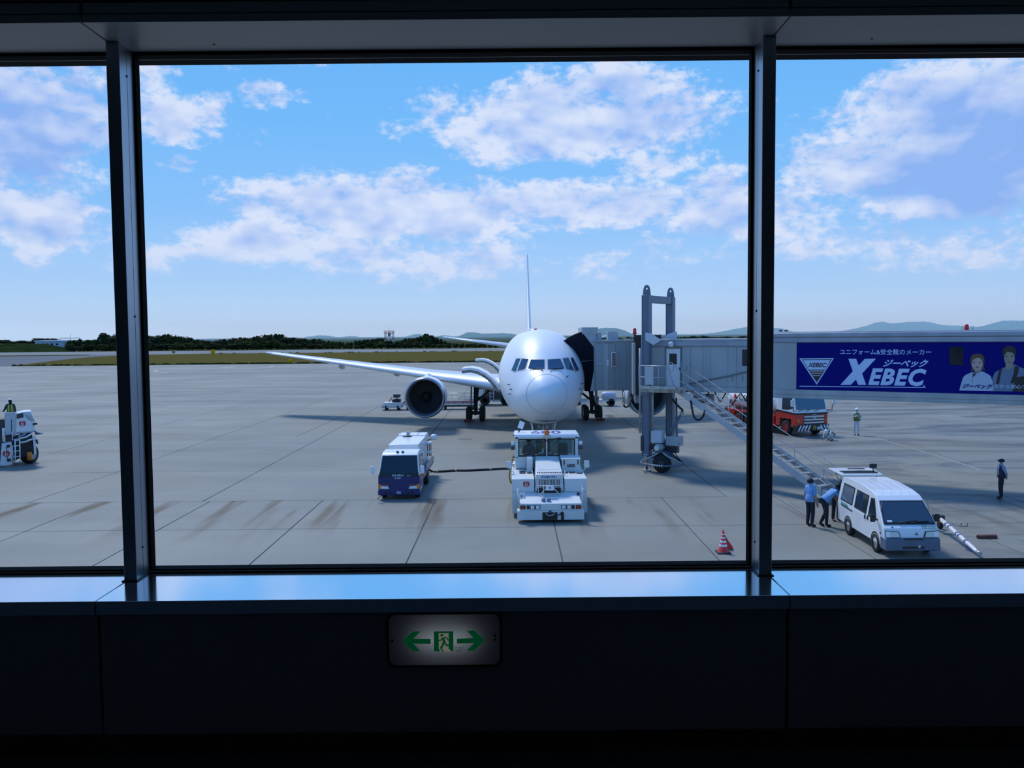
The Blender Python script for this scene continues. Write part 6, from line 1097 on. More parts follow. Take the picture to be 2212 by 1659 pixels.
def service_units():
    t = thing('lavatory_truck', 'dark service truck with steel ladder beyond the left main gear', 'truck', (-1.25, 84.0, 0)); MB().box(-2.2, 2.6, -.9, .9, .55, .9).build('chassis', DARK, t, bevel=.03); MB().box(-1.4, 2.5, -.95, .95, .9, 1.75).build('body', mat('unit_dark', (.05, .055, .06), .5), t, bevel=.04); MB().box(-2.2, -1.5, -.9, .9, .7, 2.6).build('cab', OFFW, t, bevel=.05); MB().box(-1.4, 2.5, -1.0, 1.0, 1.75, 1.95).build('top_deck', OFFW, t, bevel=.02); MB().box(-2.1, -1.6, -.92, -.88, 1.6, 2.3).build('window', DGLASS, t)
    for x in (-1.4, .6, 1.9):
        for s in (-.8, .8): wheel(t, (x, s, .5), .5, .3, GREY) if False else MB().lathe([(.05, -.15), (.3, -.16), (.46, -.15), (.5, -.06), (.5, .06), (.46, .15), (.05, .15)], (x, s, .5), 'y', 24, caps=True).build('wheel', RUBBER, t); MB().cyl((x, -.97, .5), (x, -.93, .5), .24, n=18).build('wheel_disc', OFFW, t)
    for dx in (-.9, -.55): MB().tube([(dx, -1.1, .3), (dx, -1.1, 1.8)], .03, 6).build('ladder_rail', WHITE, t)
    for z in (.5, .85, 1.2, 1.55): MB().tube([(-.9, -1.1, z), (-.55, -1.1, z)], .025, 6).build('rung', WHITE, t)
    MB().box(-2.1, -.7, -.8, .8, 2.6, 2.75).build('roof_rack', RED, t, bevel=.02)
    t = thing('service_trailer', 'white tank trailer with dark wheels seen beneath the boarding bridge cab', 'trailer', (8.6, 81.5, 0)); MB().box(-1.3, 1.2, -.7, .7, .45, .62).build('frame', OFFW, t, bevel=.02); MB().lathe([(.0, .0), (.30, .05), (.42, .25), (.42, 1.2), (.3, 1.4), (0, 1.45)], (-.15, -.35, .95), 'x', 20).build('tank', mat('tank_grey', (.50, .54, .60), .35), t); MB().box(-1.3, -.5, -.65, .65, .62, 1.15).build('cabinet', OFFW, t, bevel=.04)
    MB().box(-1.15, -.4, -.75, -.6, .55, .95).build('wheel_arch', DARK, t, bevel=.04)
    for x in (-.78, .8):
        for s in (-.62, .62): MB().lathe([(.05, -.1), (.2, -.11), (.33, -.1), (.36, 0), (.33, .1), (.05, .1)], (x, s, .36), 'y', 22, caps=True).build('wheel', RUBBER, t); MB().cyl((x, -.76, .36), (x, -.72, .36), .17, n=16).build('wheel_disc', OFFW, t)
    MB().tube([(1.2, 0, .5), (2.6, 0, .42)], .05, 8).build('drawbar', OFFW, t); MB().box(2.5, 2.7, -.1, .1, .0, .5).build('jack_leg', DARK, t, bevel=.02)
    t = thing('hand_cart', 'low steel cart with boxes standing behind the main gear near the bridge', 'cart', (6.1, 83.0, 0)); MB().box(-.8, .5, -.5, .5, .35, .45).build('deck', GREY, t, bevel=.02); MB().box(-.7, 0, -.4, .4, .45, .95).build('crate', OFFW, t, bevel=.03); MB().box(.05, .45, -.4, .4, .45, .75).build('crate', DARK, t, bevel=.03); MB().tube([(.5, -.3, .4), (.7, -.3, 1.2), (.7, .3, 1.2), (.5, .3, .4)], .025, 6).build('push_bar', STEEL, t)
    for x in (-.6, .35):
        for s in (-.42, .42): MB().lathe([(.02, -.05), (.15, -.05), (.18, 0), (.15, .05), (.02, .05)], (x, s, .18), 'y', 16, caps=True).build('wheel', RUBBER, t)
service_units()
# ================================================================== people (local: facing -y, x to their left, z up; 1.70 m tall)
BASE = dict(pel=(0,.0,.95), sp=(0,.0,1.14), ch=(0,-.01,1.32), nk=(0,.0,1.455), hb=(0,-.01,1.53), hm=(0,-.02,1.605), ht=(0,-.01,1.685),
            shL=(.165,.0,1.40), elL=(.225,.02,1.13), wrL=(.235,-.05,.89), haL=(.235,-.07,.82), hiL=(.09,.0,.90), knL=(.10,-.02,.50), anL=(.10,.03,.085), toL=(.115,-.15,.04))
RAD = dict(pel=.150, sp=.146, ch=.158, nk=.056, hb=.064, hm=.092, ht=.062, sh=.078, el=.055, wr=.034, ha=.036, hi=.098, kn=.074, an=.056, to=.040)
def person(name, label, loc, rz, shirt, trousers, shoe=None, skin=None, sleeve='short', pose=None, bend=0., hair=None, hat=None, hatmat=None, vest=None, stripe=None, scale=1., tilt=(0, 0), group=None):
    J = {k: V(v) for k, v in BASE.items()}
    for k in list(J):
        if k.endswith('L'): J[k[:-1]+'R'] = V((-J[k].x, J[k].y, J[k].z))
    if bend:
        R = Matrix.Rotation(math.radians(bend), 3, 'X'); o = J['pel'].copy()
        for k in J:
            if k[:2] in ('sp', 'ch', 'nk', 'hb', 'hm', 'ht', 'sh', 'el', 'wr', 'ha'): J[k] = o+R @ (J[k]-o)
    for k, v in (pose or {}).items(): J[k] = V(v)
    lift = None
    names = list(J); vs = [J[k] for k in names]; rad = [RAD[k[:2]] if k[:2] in RAD else RAD[k] for k in names]; ix = {k: i for i, k in enumerate(names)}
    es = [(ix[a], ix[b]) for a, b in (('pel','sp'),('sp','ch'),('ch','nk'),('nk','hb'),('hb','hm'),('hm','ht'))]
    for s in 'LR':
        es += [(ix['ch'], ix['sh'+s]), (ix['sh'+s], ix['el'+s]), (ix['el'+s], ix['wr'+s]), (ix['wr'+s], ix['ha'+s]), (ix['pel'], ix['hi'+s]), (ix['hi'+s], ix['kn'+s]), (ix['kn'+s], ix['an'+s]), (ix['an'+s], ix['to'+s])]
        h = J['ha'+s]; d = (h-J['wr'+s]).normalized(); sd = d.cross(V((0, 1, .2))).normalized(); fw = sd.cross(d)
        for k, (off, ln) in enumerate(((-.026, .075), (-.009, .088), (.009, .082), (.026, .064))):
            i = len(vs); vs += [h+d*.035+fw*off, h+d*(.035+ln*.55)+fw*off-sd*.010, h+d*(.03+ln)+fw*off-sd*.026]; rad += [.011, .009, .008]; es += [(ix['ha'+s], i), (i, i+1), (i+1, i+2)]
        i = len(vs); vs += [h+fw*-.045+d*.01, h+fw*-.062+d*.045-sd*.012]; rad += [.011, .009]; es += [(ix['ha'+s], i), (i, i+1)]
    me = bpy.data.meshes.new(name); me.from_pydata([tuple(v) for v in vs], es, []); tmp = bpy.data.objects.new(name, me); COL.objects.link(tmp)
    sk = tmp.modifiers.new('skin', 'SKIN'); sk.use_smooth_shade = True; sd_ = me.skin_vertices[0].data
    for i, r in enumerate(rad): sd_[i].radius = (r*(1.12 if i < len(names) and names[i] in ('pel', 'sp', 'ch') else 1), r*(.84 if i < len(names) and names[i] in ('pel', 'sp', 'ch') else 1)); sd_[i].use_root = (i == ix['pel'])
    sb = tmp.modifiers.new('sub', 'SUBSURF'); sb.levels = 2; sb.render_levels = 2
    ev = bpy.data.meshes.new_from_object(tmp.evaluated_get(bpy.context.evaluated_depsgraph_get())); bpy.data.objects.remove(tmp); ev.name = 'body'
    skin = skin or mat('skin_tone', (.36, .20, .13), .6); shoe = shoe or mat('black_shoes', (.012, .012, .014), .5)
    ms = [skin, shirt, trousers, shoe]; ev.materials.clear()
    for q in ms: ev.materials.append(q)
    up = (J['ch']-J['pel']); segs = [(J['nk']+(J['hb']-J['nk'])*.3, J['ht'], 0, .075), (J['pel']+up*.10, J['nk'], 1, .135), (J['pel']-up*.1, J['pel']-up*.02, 2, .14)]
    for s in 'LR':
        e, w, sh = J['el'+s], J['wr'+s], J['sh'+s]
        if sleeve == 'long': segs += [(sh, w, 1, .05), (w+(J['ha'+s]-w)*.4, J['ha'+s]+(J['ha'+s]-w)*.9, 0, .035)]
        else: segs += [(sh, sh+(e-sh)*.75, 1, .065), (sh+(e-sh)*.85, w, 0, .045), (w, J['ha'+s]+(J['ha'+s]-w)*.9, 0, .035)]
        segs += [(J['hi'+s], J['an'+s], 2, .08), (J['an'+s]-V((0,0,.03)), J['to'+s], 3, .045)]
    def dist(p, a, b):
        ab = b-a; t_ = max(0, min(1, (p-a).dot(ab)/max(ab.length_squared, 1e-9))); return (p-a-ab*t_).length
    for p in ev.polygons: p.material_index = min(segs, key=lambda q: dist(p.center, q[0], q[1])-q[3])[2]; p.use_smooth = True
    t = thing(name, label, 'person', V(loc)-V((0, 0, .016*scale)), rz, group); t.scale = (scale,)*3
    bo = bpy.data.objects.new('body', ev); COL.objects.link(bo); bo.parent = t
    ax = (J['nk']-J['pel']).normalized(); xr = (J['hiL']-J['hiR']).normalized(); fr = xr.cross(ax).normalized()
    if shirt is not trousers and not vest:      # loose shirt tail over the waistband
        rg = lambda h, a, b_: [J['pel']+ax*h+xr*math.cos(2*math.pi*j/24)*a+fr*math.sin(2*math.pi*j/24)*b_ for j in range(24)]
        MB().loft([rg(-.05, .182, .150), rg(-.045, .192, .160), rg(.06, .190, .158), rg(.17, .176, .138), rg(.22, .150, .110)], 0, True, False).build('shirt_tail', shirt, t)
    # head frame
    hu = (J['ht']-J['hb']).normalized(); fx = V((math.sin(math.radians(tilt[0])), -math.cos(math.radians(tilt[0])), 0)); hf = (fx-hu*fx.dot(hu)).normalized(); hr = hf.cross(hu); c = J['hm']
    fc = MB(); 
    fc.tube([c+hf*.085+hu*.02, c+hf*.112-hu*.012, c+hf*.088-hu*.022], [.008, .014, .010], 6)
    for s in (-1, 1): fc.ball(c+hr*s*.09-hu*.0, .022, 0, 8, (.5, .8, 1.2))
    fc.build('nose_and_ears', skin, bo); ey = MB()
    for s in (-1, 1): ey.ball(c+hf*.084+hr*s*.034+hu*.018, .011, 0, 8)
    ey.tube([c+hf*.088-hu*.05-hr*.022, c+hf*.093-hu*.052, c+hf*.088-hu*.05+hr*.022], .005, 5); ey.build('eyes_and_mouth', BLACK, bo)
    def dome(r, lo, squash=1., back=0., n=20):
        m = MB(); rg = []
        for k in range(8):
            a = math.radians(lo+(89-lo)*k/7); rg.append([c+hf*(-back)+hu*(math.sin(a)*r*squash+.015)+(hr*math.cos(2*math.pi*j/n)*.95+hf*math.sin(2*math.pi*j/n)*1.08)*math.cos(a)*r for j in range(n)])
        return m.loft(rg, 0, True, True)
    if hair: dome(.110, -38 if hair[1] else -8, 1., .026).build('hair', hair[0], t)
    if hat == 'helmet': m = dome(.122, 0, 1.05); m.lathe([(.122, .0), (.142, -.006), (.142, .004), (.122, .012)], c+hu*.02+hf*.012, (hu, hr, hf), 20); m.build('helmet', hatmat, t)
    if hat == 'cap': m = dome(.112, 5, .95); m.prism([(-.075, 0), (.075, 0), (.06, .07), (.03, .095), (-.03, .095), (-.06, .07)], c+hu*.035+hf*.085, hr, hf, hu, .012); m.build('cap', hatmat, t)
    if vest:
        ax = (J['nk']-J['pel']).normalized(); L_ = (J['nk']-J['pel']).length; xr = (J['shL']-J['shR']).normalized(); fr = ax.cross(xr) if ax.cross(xr).dot(V((0, -1, 0))) > 0 or abs(bend) > 60 else -ax.cross(xr); fr = xr.cross(ax); fr = fr if fr.y < 0 or fr.z < 0 else -fr
        def ring(h, a, b): return [J['pel']+ax*h+xr*math.cos(2*math.pi*j/24)*a+fr*math.sin(2*math.pi*j/24)*b-fr*.0 for j in range(24)]
        vo = MB().loft([ring(-.02, .192, .160), ring(.08, .186, .152), ring(.2, .176, .142), ring(.33, .188, .148), ring(.42, .185, .135), ring(.485, .12, .10)], 0, True, False).build('vest', vest, t)
        for sg in (-1, 1):
            for x in (-.075, .075): MB().tube([J['pel']+ax*h+xr*x+fr*sg*b for h, b in ((.10, .140), (.22, .137), (.33, .142), (.42, .130), (.47, .10))], .020, 6).build('vest_stripe', stripe, vo)
        MB().loft([ring(.10, .181, .148), ring(.15, .180, .147)], 0, True, False).build('vest_band', stripe if stripe.name == 'reflective_white' else vest, vo)
    return t
BLSH = mat('light_blue_shirt', (.16, .36, .68), .8, noise=.15, nscale=9.); NAVY = mat('navy_trousers', (.012, .014, .025), .8); HAIR = mat('black_hair', (.008, .007, .007), .7, noise=.4, nscale=40.); COVW = mat('white_coverall', (.62, .66, .74), .8, noise=.1, nscale=9.); HELM = mat('white_helmet', (.78, .82, .88), .3); HIV = mat('vest_green', (.10, .13, .04), .7); YEL = mat('hi_vis_yellow', (.55, .75, .04), .6); REF = mat('reflective_white', (.70, .74, .78), .5); DK = mat('dark_jacket', (.015, .016, .025), .8); GSL = mat('grey_blue_sleeve', (.22, .30, .42), .8); DV = mat('dark_vest', (.012, .014, .028), .7)
def people():
    g = G(1750, 1137); person('person', 'person in light blue shirt and dark trousers standing behind the van watching', g, math.radians(118), BLSH, NAVY, hair=(HAIR, 1), pose=dict(wrL=(.22,-.02,.90), haL=(.22,-.03,.83)), tilt=(-12, 0))
    g = G(1781, 1137); person('person', 'person in light blue shirt bending forward towards the open back of the van', g, math.radians(98), BLSH, NAVY, hair=(HAIR, 1), bend=48, pose=dict(knL=(.10,-.10,.50), anL=(.10,.12,.085), toL=(.11,-.06,.04), knR=(-.10,-.02,.50), anR=(-.1,-.02,.085), toR=(-.11,-.20,.04), elL=(.24,-.50,1.02), wrL=(.20,-.66,.92), haL=(.19,-.72,.90), elR=(-.24,-.50,1.0), wrR=(-.2,-.68,.9), haR=(-.19,-.74,.88)))
    person('person', 'person leaning towards the van load space, mostly hidden by the van', V((11.66, 30.62, 0)), math.radians(12), BLSH, NAVY, hair=(HAIR, 1), bend=40, pose=dict(elL=(.25,-.26,1.02), wrL=(.20,-.36,.82), haL=(.19,-.38,.75), elR=(-.25,-.26,1.02), wrR=(-.20,-.36,.82), haR=(-.19,-.38,.75)))
    g = G(1850, 940); person('person', 'person in white coverall, helmet and hi-vis vest standing on the open apron', g, math.radians(-8), COVW, COVW, sleeve='long', hat='helmet', hatmat=HELM, vest=HIV, stripe=YEL, scale=1.05, pose=dict(elR=(-.25,.0,1.16), wrR=(-.05,-.22,1.24), haR=(.02,-.25,1.27), elL=(.27,.02,1.14), wrL=(.2,-.16,1.0), haL=(.16,-.2,.98), knL=(.1,-.06,.5), anL=(.09,-.04,.085), toL=(.10,-.22,.04), anR=(-.08,.12,.10), toR=(-.09,-.05,.04)))
    g = G(1795, 951); person('person', 'person in white coverall and helmet crouching near the fuel truck bumper', g, math.radians(-62), COVW, COVW, sleeve='long', hat='helmet', hatmat=HELM, vest=HIV, stripe=YEL, scale=1.05,
        pose=dict(pel=(0,.12,.34), sp=(0,.05,.50), ch=(0,-.12,.60), nk=(0,-.24,.62), hb=(0,-.31,.62), hm=(0,-.38,.58), ht=(0,-.46,.55), shL=(.165,-.17,.60), shR=(-.165,-.17,.60), elL=(.22,-.32,.40), wrL=(.18,-.42,.20), haL=(.17,-.46,.13), elR=(-.22,-.32,.40), wrR=(-.18,-.44,.20), haR=(-.17,-.48,.13), hiL=(.09,.12,.32), hiR=(-.09,.12,.32), knL=(.16,-.26,.42), knR=(-.16,-.22,.36), anL=(.14,.02,.09), anR=(-.14,.10,.10), toL=(.15,-.16,.04), toR=(-.15,-.08,.04)))
    g = G(2162, 1077); person('person', 'security person in dark cap and vest with white bands standing alone', g, math.radians(-105), GSL, NAVY, sleeve='long', hat='cap', hatmat=DK, hair=(HAIR, 0), vest=DV, stripe=REF, scale=.95, pose=dict(elL=(.21,.12,1.15), wrL=(.10,.17,.96), haL=(.04,.18,.93), elR=(-.21,.12,1.15), wrR=(-.1,.17,.96), haR=(-.04,.18,.93), anL=(.12,.0,.085), toL=(.13,-.17,.04)))
    n = V((-.497, .868, 0)); p = HP(205/9.217, 840+300/9.217, V((-27.2, 45.4, 0))+n*.75, n); zf = HP(205/9.217, 840+874/9.217, V((-27.2, 45.4, 0)), n).z; person('person', 'person in white helmet and hi-vis vest standing on the loader platform', V((p.x, p.y, zf+.05)), math.radians(205), DK, NAVY, sleeve='long', hat='helmet', hatmat=HELM, hair=(HAIR, 1), vest=HIV, stripe=YEL, pose=dict(elL=(.28,-.05,1.16), wrL=(.36,-.22,1.05), haL=(.39,-.28,1.05), elR=(-.215,.0,1.13), wrR=(-.20,-.10,.90), haR=(-.20,-.13,.83)))
    person('person', 'person seated at the wheel inside the tow tractor cab', V((.66, 34.72, 1.66-.78)), 0, mat('driver_blue', (.03, .06, .10), .8), NAVY, sleeve='long', hair=(HAIR, 0), hat='cap', hatmat=DK, stripe=YEL, pose=dict(pel=(0,.02,.90), hiL=(.09,.0,.87), hiR=(-.09,.0,.87), knL=(.13,-.42,.90), knR=(-.13,-.42,.90), anL=(.13,-.48,.70), anR=(-.13,-.48,.70), toL=(.13,-.60,.655), toR=(-.13,-.60,.655), elL=(.25,-.10,1.14), wrL=(.18,-.34,1.16), haL=(.14,-.40,1.18), elR=(-.25,-.10,1.14), wrR=(-.18,-.34,1.16), haR=(-.14,-.40,1.18)))
people()
# ================================================================== far side of the airfield
def icos(bm, c, r, sub, rnd, amp):
    m = bmesh.ops.create_icosphere(bm, subdivisions=sub, radius=1)
    for v in m['verts']: v.co = V(c)+V((v.co.x*r[0], v.co.y*r[1], v.co.z*r[2]))*(1+rnd.uniform(-amp, amp))
def tree_mesh(seed, h, w, kind):
    r = random.Random(seed); bm = bmesh.new(); n = 16
    for k in range(n):
        a = r.uniform(0, 6.283); q = r.random()**.6; z = h*(.22+.70*r.random()); rr = w*(1-.55*abs(z/h-.5)) if kind == 0 else w*(1.15-z/h)*1.1
        icos(bm, (math.cos(a)*q*rr*.62, math.sin(a)*q*rr*.62, z), (w*r.uniform(.22, .40), w*r.uniform(.22, .40), h*r.uniform(.09, .16)), 2, r, .20)
    icos(bm, (0, 0, h*.55), (w*.62, w*.62, h*.36), 2, r, .2)
    # leaf sprays break up the outline
    for k in range(420):
        a = r.uniform(0, 6.283); z = r.uniform(.15, 1.0); rr = w*(1.0-.75*abs(z-.5)**1.3)*r.uniform(.55, 1.0) if kind == 0 else w*(1.1-z)*r.uniform(.6, 1.05)
        c = V((math.cos(a)*rr, math.sin(a)*rr, z*h)); s = h*r.uniform(.02, .05); u = V((r.uniform(-1, 1), r.uniform(-1, 1), r.uniform(-1, 1))).normalized()*s; v = V((r.uniform(-1, 1), r.uniform(-1, 1), r.uniform(-1, 1))).normalized()*s
        bm.faces.new([bm.verts.new(c-u), bm.verts.new(c+v), bm.verts.new(c+u), bm.verts.new(c-v)])
    for i, (p0, p1, rad) in enumerate((((0, 0, -.3), (0, 0, h*.6), w*.07), ((0, 0, h*.3), (w*.4, 0, h*.6), w*.04))):
        t_ = MB().tube([p0, p1], rad, 6); vv = [bm.verts.new(q) for q in t_.v]
        for f in t_.f: bm.faces.new([vv[j] for j in f]).material_index = 1
    me = bpy.data.meshes.new('tree'); bm.to_mesh(me); bm.free()
    lf = [mat('foliage_dark', (.022, .040, .016), .9, noise=.6, nscale=.35, spec=.05), mat('foliage_mid', (.035, .055, .014), .9, noise=.6, nscale=.35, spec=.05), mat('foliage_brown', (.055, .050, .018), .9, noise=.5, nscale=.35, spec=.05)][seed % 3]
    me.materials.append(lf); me.materials.append(mat('bark', (.03, .022, .015), .9)); return me
TREES = [tree_mesh(i, 1., .62 if i % 2 else .5, 0 if i < 6 else 1) for i in range(8)]
def slope_z(px, Y):
    if Y < 458 or px > 165: return 0.
    return 3.9*min(1, (Y-458)/102*1.9)**.8*min(1, max(0, (165-px)/60))
def forest():
    r = random.Random(5)
    sky_ = pchip([300, 330, 350, 400, 440, 480, 520, 560, 600, 620, 660, 700, 730, 760, 785, 820, 860, 885, 905, 925, 945, 965, 990, 1020, 1080], [726, 724, 723, 727, 735, 732, 728, 725, 721, 727, 731, 733, 737, 738, 733, 730, 735, 729, 728, 721, 729, 736, 743, 748, 750])
    def put(px, Y, top, lab, grp, var, wsc=1.):
        z = P(px, top, Y).z; x = P(px, top, Y).x; b0 = slope_z(px, Y); h = max(2.2 if b0 < .3 else 1.5, z-b0)
        if 497 < Y < 513 and 816 < px < 866: Y += 18 if Y > 505 else -18; z = P(px, top, Y).z; x = P(px, top, Y).x; h = max(2.2, z)
        o = bpy.data.objects.new('tree', TREES[var]); COL.objects.link(o); o.location = (x, Y, b0-.05); s = r.uniform(.85, 1.05); o.scale = (h*s*wsc, h*s*wsc, h); o.rotation_euler.z = r.uniform(0, 6.28); tag(o, lab % (('dark green', 'olive green', 'brownish green')[var % 3]+' '+('round-topped', 'pointed')[var > 5]), 'tree', grp)
    px = 300.
    while px < 1060:
        put(px, r.uniform(486, 556), sky_(px)+r.uniform(-.5, 3), '%s tree '+('beside the lattice tower' if 780 < px < 872 else 'in the tall clump between lattice tower and airliner' if 872 <= px < 965 else 'behind the airliner wing' if px > 560 else 'in the thick belt beyond the runway'), 'trees beyond the runway', r.randrange(8)); px += r.uniform(7, 12)
    px = 305.
    while px < 1075:
        put(px, r.uniform(463, 482), max(sky_(px)+r.uniform(6, 12), 738+r.uniform(-2, 6)), 'low %s shrub at the runway edge '+('below the lattice tower' if 780 < px < 872 else 'between lattice tower and airliner' if px >= 872 else 'behind the airliner wing' if px > 560 else 'before the thick tree belt'), 'shrubs beyond the runway', r.randrange(6), 1.6); px += r.uniform(9, 15)
    px = 1300.
    while px < 1640: put(px, r.uniform(490, 570), 728+r.uniform(-3, 3) if px > 1460 else 730+r.uniform(-2, 3), '%s tree showing over the boarding bridge roof', 'trees over the bridge roof', r.randrange(8), 1.2); px += r.uniform(5, 8)
    px = 150.
    while px < 300: put(px, r.uniform(480, 530), (734 if px < 215 else 721)+r.uniform(-2, 3), '%s tree beside the grass slope', 'trees by the slope', r.randrange(8)); px += r.uniform(6, 9)
    px = 152.
    while px < 300: put(px, r.uniform(462, 476), 745+r.uniform(-3, 4), 'low %s shrub at the foot of the grass slope', 'shrubs by the slope', r.randrange(6), 1.3); px += r.uniform(8, 12)
    for px in range(-8, 170, 7): put(px, r.uniform(547, 557), 736+r.uniform(-2, 4) if px < 80 or px > 125 else 730+r.uniform(0, 4), 'small %s tree on the crest behind the white building', 'trees on the crest', r.randrange(6), 2.1 if px < 112 else 1.2)
forest()
def slope():
    m = MB(); nx, ny = 24, 8; vs = []
    for j in range(ny):
        for i in range(nx):
            px = -120+(285)*i/(nx-1); Y = 458+102*j/(ny-1); x = (px-1106)/1850*Y*1.0; f = min(1, max(0, (165-px)/60)); u = j/(ny-1); z = (3.9*min(1, u*1.9)**.8)*f+.15*math.sin(i*1.7+j)-.06*(1-u); vs.append((x, Y, z if j else -.3))
    m.add(vs, [(j*nx+i, j*nx+i+1, (j+1)*nx+i+1, (j+1)*nx+i) for j in range(ny-1) for i in range(nx-1)], 0, True); struct(m.build('grass_slope', mat('slope_grass', (.020, .040, .014), .95, spec=.0, noise=.5, nscale=.1)))
    # white airfield building
    Y = 522; a = P(76, 748, Y); b = P(137, 735.5, Y); t = thing('airfield_building', 'long white single-storey building with pale blue roof on the slope', 'building', (a.x, Y, a.z)); w = b.x-a.x; h = b.z-a.z
    MB().box(0, w, 0, 9, -1.5, h-.5).build('walls', mat('building_white', (.55, .60, .68), .7, noise=.1, nscale=.5), t); MB().hexa([(-.5,-.6,h-.5),(w+.8,-.6,h-.5),(w+.8,9.5,h-.5),(-.5,9.5,h-.5),(-.3,-.4,h),(w+.6,-.4,h),(w+.6,9.3,h+.1),(-.3,9.3,h+.1)]).build('roof', mat('building_roof', (.42, .52, .66), .5), t)
    for x in (1.2, 4.2, 6.6, 9.5, 12.6): MB().box(x, x+1.4, -.05, .1, .7, 1.8).build('window', DGLASS, t)
    MB().box(7.9, 8.9, -.06, .1, -.2, 1.9).build('door', GREY, t)
    # railing on the crest
    t = thing('crest_railing', 'thin white railing with a mast on the wooded crest', 'railing', P(130, 735, 540)); q = lambda x, y: P(x, y, 540)
    for y in (729.5, 731.5): MB().tube([q(129, y), q(173, y-.5)], .10, 5).build('rail', OFFW, t, True)
    for x in range(129, 175, 6): MB().tube([q(x, 729), q(x, 750)], .09, 5).build('post', OFFW, t, True)
    MB().tube([q(152, 740), q(152, 720)], [.16, .08], 6).build('mast', STEEL, t, True)
    # lattice beacon tower
    Y = 505; c = P(841.5, 757, Y); q = lambda x, y, d=0.: P(x, y, Y+d); t = thing('lattice_tower', 'red and white lattice tower rising out of the tree belt', 'tower', (c.x, Y, 0)); TR, TW = mat('tower_red', (.55, .10, .06), .6), mat('tower_white', (.66, .68, .70), .6)
    for dx in (-1, 1):
        for d in (-2.4, 2.4):
            zt = q(841, 716.5).z; 
            for k in range(4): z0, z1 = zt*k/4, zt*(k+1)/4; MB().tube([(c.x+dx*(2.5-.2*k/4), Y+d, z0), (c.x+dx*(2.5-.2*(k+1)/4), Y+d, z1)], .17, 6).build('leg', (TW if k % 2 else TR), t, True)
    for k, py in enumerate((733, 727, 721)): z = q(841, py).z; MB().tube([(c.x-2.4, Y-2.4, z), (c.x+2.4, Y-2.4, z), (c.x+2.4, Y+2.4, z), (c.x-2.4, Y+2.4, z), (c.x-2.4, Y-2.4, z)], .12, 5).build('brace', TW if k % 2 else TR, t, True)
    for s in (-1, 1): MB().tube([(c.x-2.4*s, Y-2.4, q(841, 733).z), (c.x+2.4*s, Y-2.4, q(841, 721).z)], .08, 5).build('diagonal', TW, t, True)
    z = q(841, 718.5).z; MB().box(c.x-2.7, c.x+2.7, Y-2.7, Y+2.7, z-.25, z).build('platform', TR, t, True); MB().box(c.x-.7, c.x+.7, Y-.7, Y+.7, z-2.4, z-.3).build('equipment_cabin', mat('tower_blue', (.30, .42, .58), .5), t, True)
    for h in (.5, 1.0): MB().tube([(c.x-2.7, Y-2.7, z+h), (c.x+2.7, Y-2.7, z+h), (c.x+2.7, Y+2.7, z+h), (c.x-2.7, Y+2.7, z+h), (c.x-2.7, Y-2.7, z+h)], .10, 5).build('guard_rail', TR, t, True)
    for dx in (-2.7, -1.3, 0, 1.3, 2.7): MB().tube([(c.x+dx, Y-2.7, z), (c.x+dx, Y-2.7, z+1.7 if abs(dx) > 2 else z+1)], .09, 5).build('rail_post', TW, t, True)
    MB().tube([(c.x, Y, z), (c.x, Y, z+4.2)], [.12, .06], 6).build('mast', OFFW, t, True)
slope()
def signs():
    YL = mat('sign_yellow', (.80, .42, .0), .7, spec=.1)
    for px, py, w, lab in ((460, 765, .85, 'large yellow marker board on the far edge of the grass strip'), (627, 784, .42, 'small yellow marker board on the near edge of the grass strip'), (375, 764, .7, 'faded yellow marker board beside the runway near the window post')):
        g = G(px, py); t = thing('marker_board', lab, 'marker', g, 0, 'marker boards'); MB().box(-w, w, -.15, .15, w*.25, w*2.1).build('board', YL if px != 375 else mat('faded_yellow', (.20, .20, .06), .6), t, bevel=w*.2); MB().box(-w*.5, w*.5, -.13, -.10, w*1.0, w*1.3).build('dark_patch', mat('sign_dark', (.25, .14, .01), .5), t); MB().cyl((0, 0, 0), (0, 0, w*.4), .06, n=6).build('post', DARK, t)
signs()
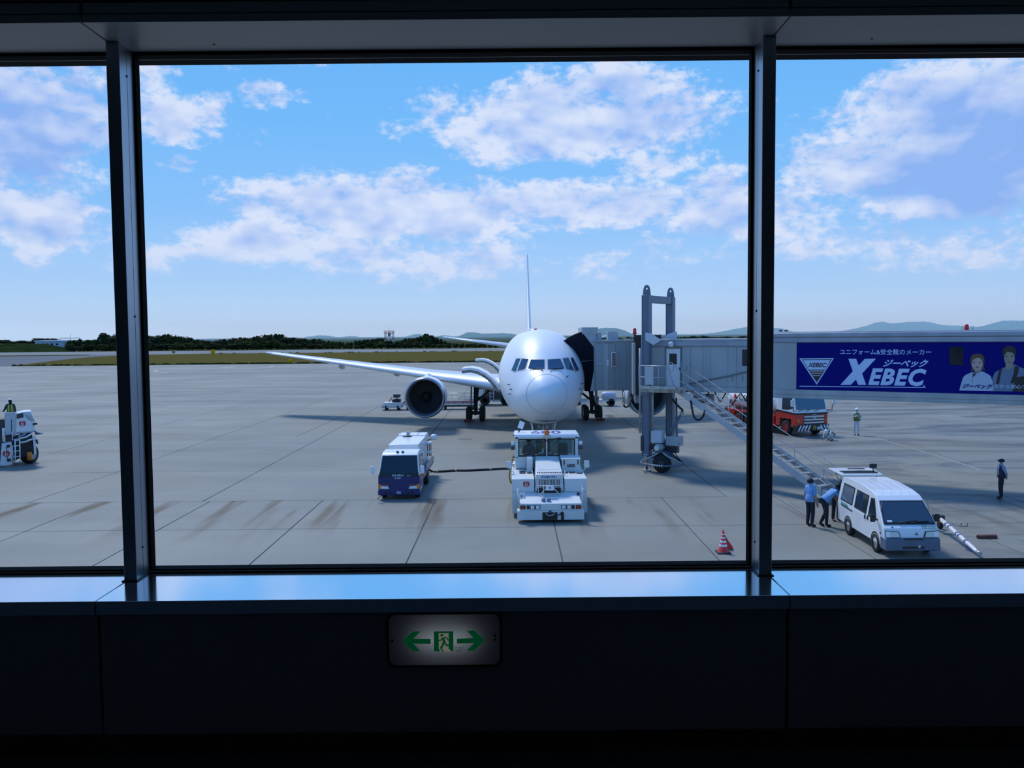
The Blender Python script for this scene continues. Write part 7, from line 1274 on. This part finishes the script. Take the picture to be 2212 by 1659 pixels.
def hills():
    HM = mat('forested_hill', (.03, .055, .03), .95, spec=.0, noise=.45, nscale=.01)
    def hill(name, lab, D, xs, ys, dep):
        f = pchip(xs, ys); n = 90; m = 14; r = random.Random(len(xs)+int(D)); vs = []
        nz = [r.uniform(-1, 1) for _ in range(n*m)]
        for j in range(m):
            u = j/(m-1); prof = max(0., 1-abs(u-.45)/.55)**.8; Y = D+dep*(u-.45)
            for i in range(n):
                px = xs[0]+(xs[-1]-xs[0])*i/(n-1); p = P(px, f(px), D); b = -60.; x = (px-1106)/1850*D
                ridge = .82+.18*math.cos((i*.55+j*1.3)) if j != int(m*.45) else 1.
                vs.append((x, Y, b+(p.z-b)*prof*(ridge if prof < .95 else 1.)+nz[j*n+i]*D*.00035*prof))
        a = MB().add(vs, [(j*n+i, j*n+i+1, (j+1)*n+i+1, (j+1)*n+i) for j in range(m-1) for i in range(n-1)], 0, True); o = a.build(name, HM); tag(o, lab, 'hill')
    hill('distant_hill', 'hazy blue hill ridge above the tree belt left of the lattice tower', 5200, [560, 640, 665, 700, 730, 760, 800, 830, 860, 900, 930], [742, 734, 727, 724, 728, 726, 731, 729, 735, 738, 742], 1500)
    hill('distant_hill', 'hazy blue hill directly behind the lattice tower trees', 5600, [820, 870, 890, 905, 925, 950, 980], [742, 729, 723, 721, 727, 734, 740], 1200)
    hill('distant_hill', 'broad hazy blue hill behind the left tailplane', 4600, [900, 930, 960, 985, 1015, 1045, 1075, 1100, 1140, 1200, 1260], [742, 731, 724, 727, 717, 720, 719, 720, 728, 734, 740], 1400)
    hill('distant_hill', 'rounded hazy hill rising behind the boarding bridge roof', 4300, [1230, 1270, 1295, 1310, 1330, 1350, 1375, 1420, 1470], [740, 716, 709, 707.5, 708, 713, 724, 730, 740], 1300)
    hill('distant_hill', 'low pale hill ridge beside the right window post', 6500, [1400, 1440, 1500, 1540, 1580, 1620, 1650, 1680, 1720, 1800], [738, 724, 722, 719, 712, 706, 707, 708, 718, 736], 1600)
    hill('distant_hill', 'long pale blue mountain above the banner end of the bridge', 7000, [1740, 1800, 1850, 1880, 1905, 1930, 1960, 1990, 2015, 2040, 2080, 2110, 2150], [734, 718, 709, 701, 694, 698, 695, 694, 696, 702, 703, 706, 724], 1800)
    hill('distant_hill', 'pale blue mountain shoulder at the right end of the skyline', 6000, [2040, 2100, 2140, 2175, 2205, 2250, 2320, 2420], [728, 710, 700, 691.5, 692, 688, 700, 726], 1500)
    # summer haze in the valley beyond the airfield
    vm = bpy.data.materials.new('valley_haze'); vm.use_nodes = True; T = vm.node_tree; N = T.nodes
    for n in list(N): N.remove(n)
    vs = N.new('ShaderNodeVolumeScatter'); vs.inputs['Color'].default_value = (.42, .74, 1.0, 1); vs.inputs['Density'].default_value = .00021; vs.inputs['Anisotropy'].default_value = .35
    ou = N.new('ShaderNodeOutputMaterial'); T.links.new(vs.outputs[0], ou.inputs['Volume'])
    o = MB().box(-6000, 6000, 700, 8200, -100, 112).build('valley_haze', vm); tag(o, 'blue summer haze lying over the far hills', 'haze', kind='stuff')
hills()
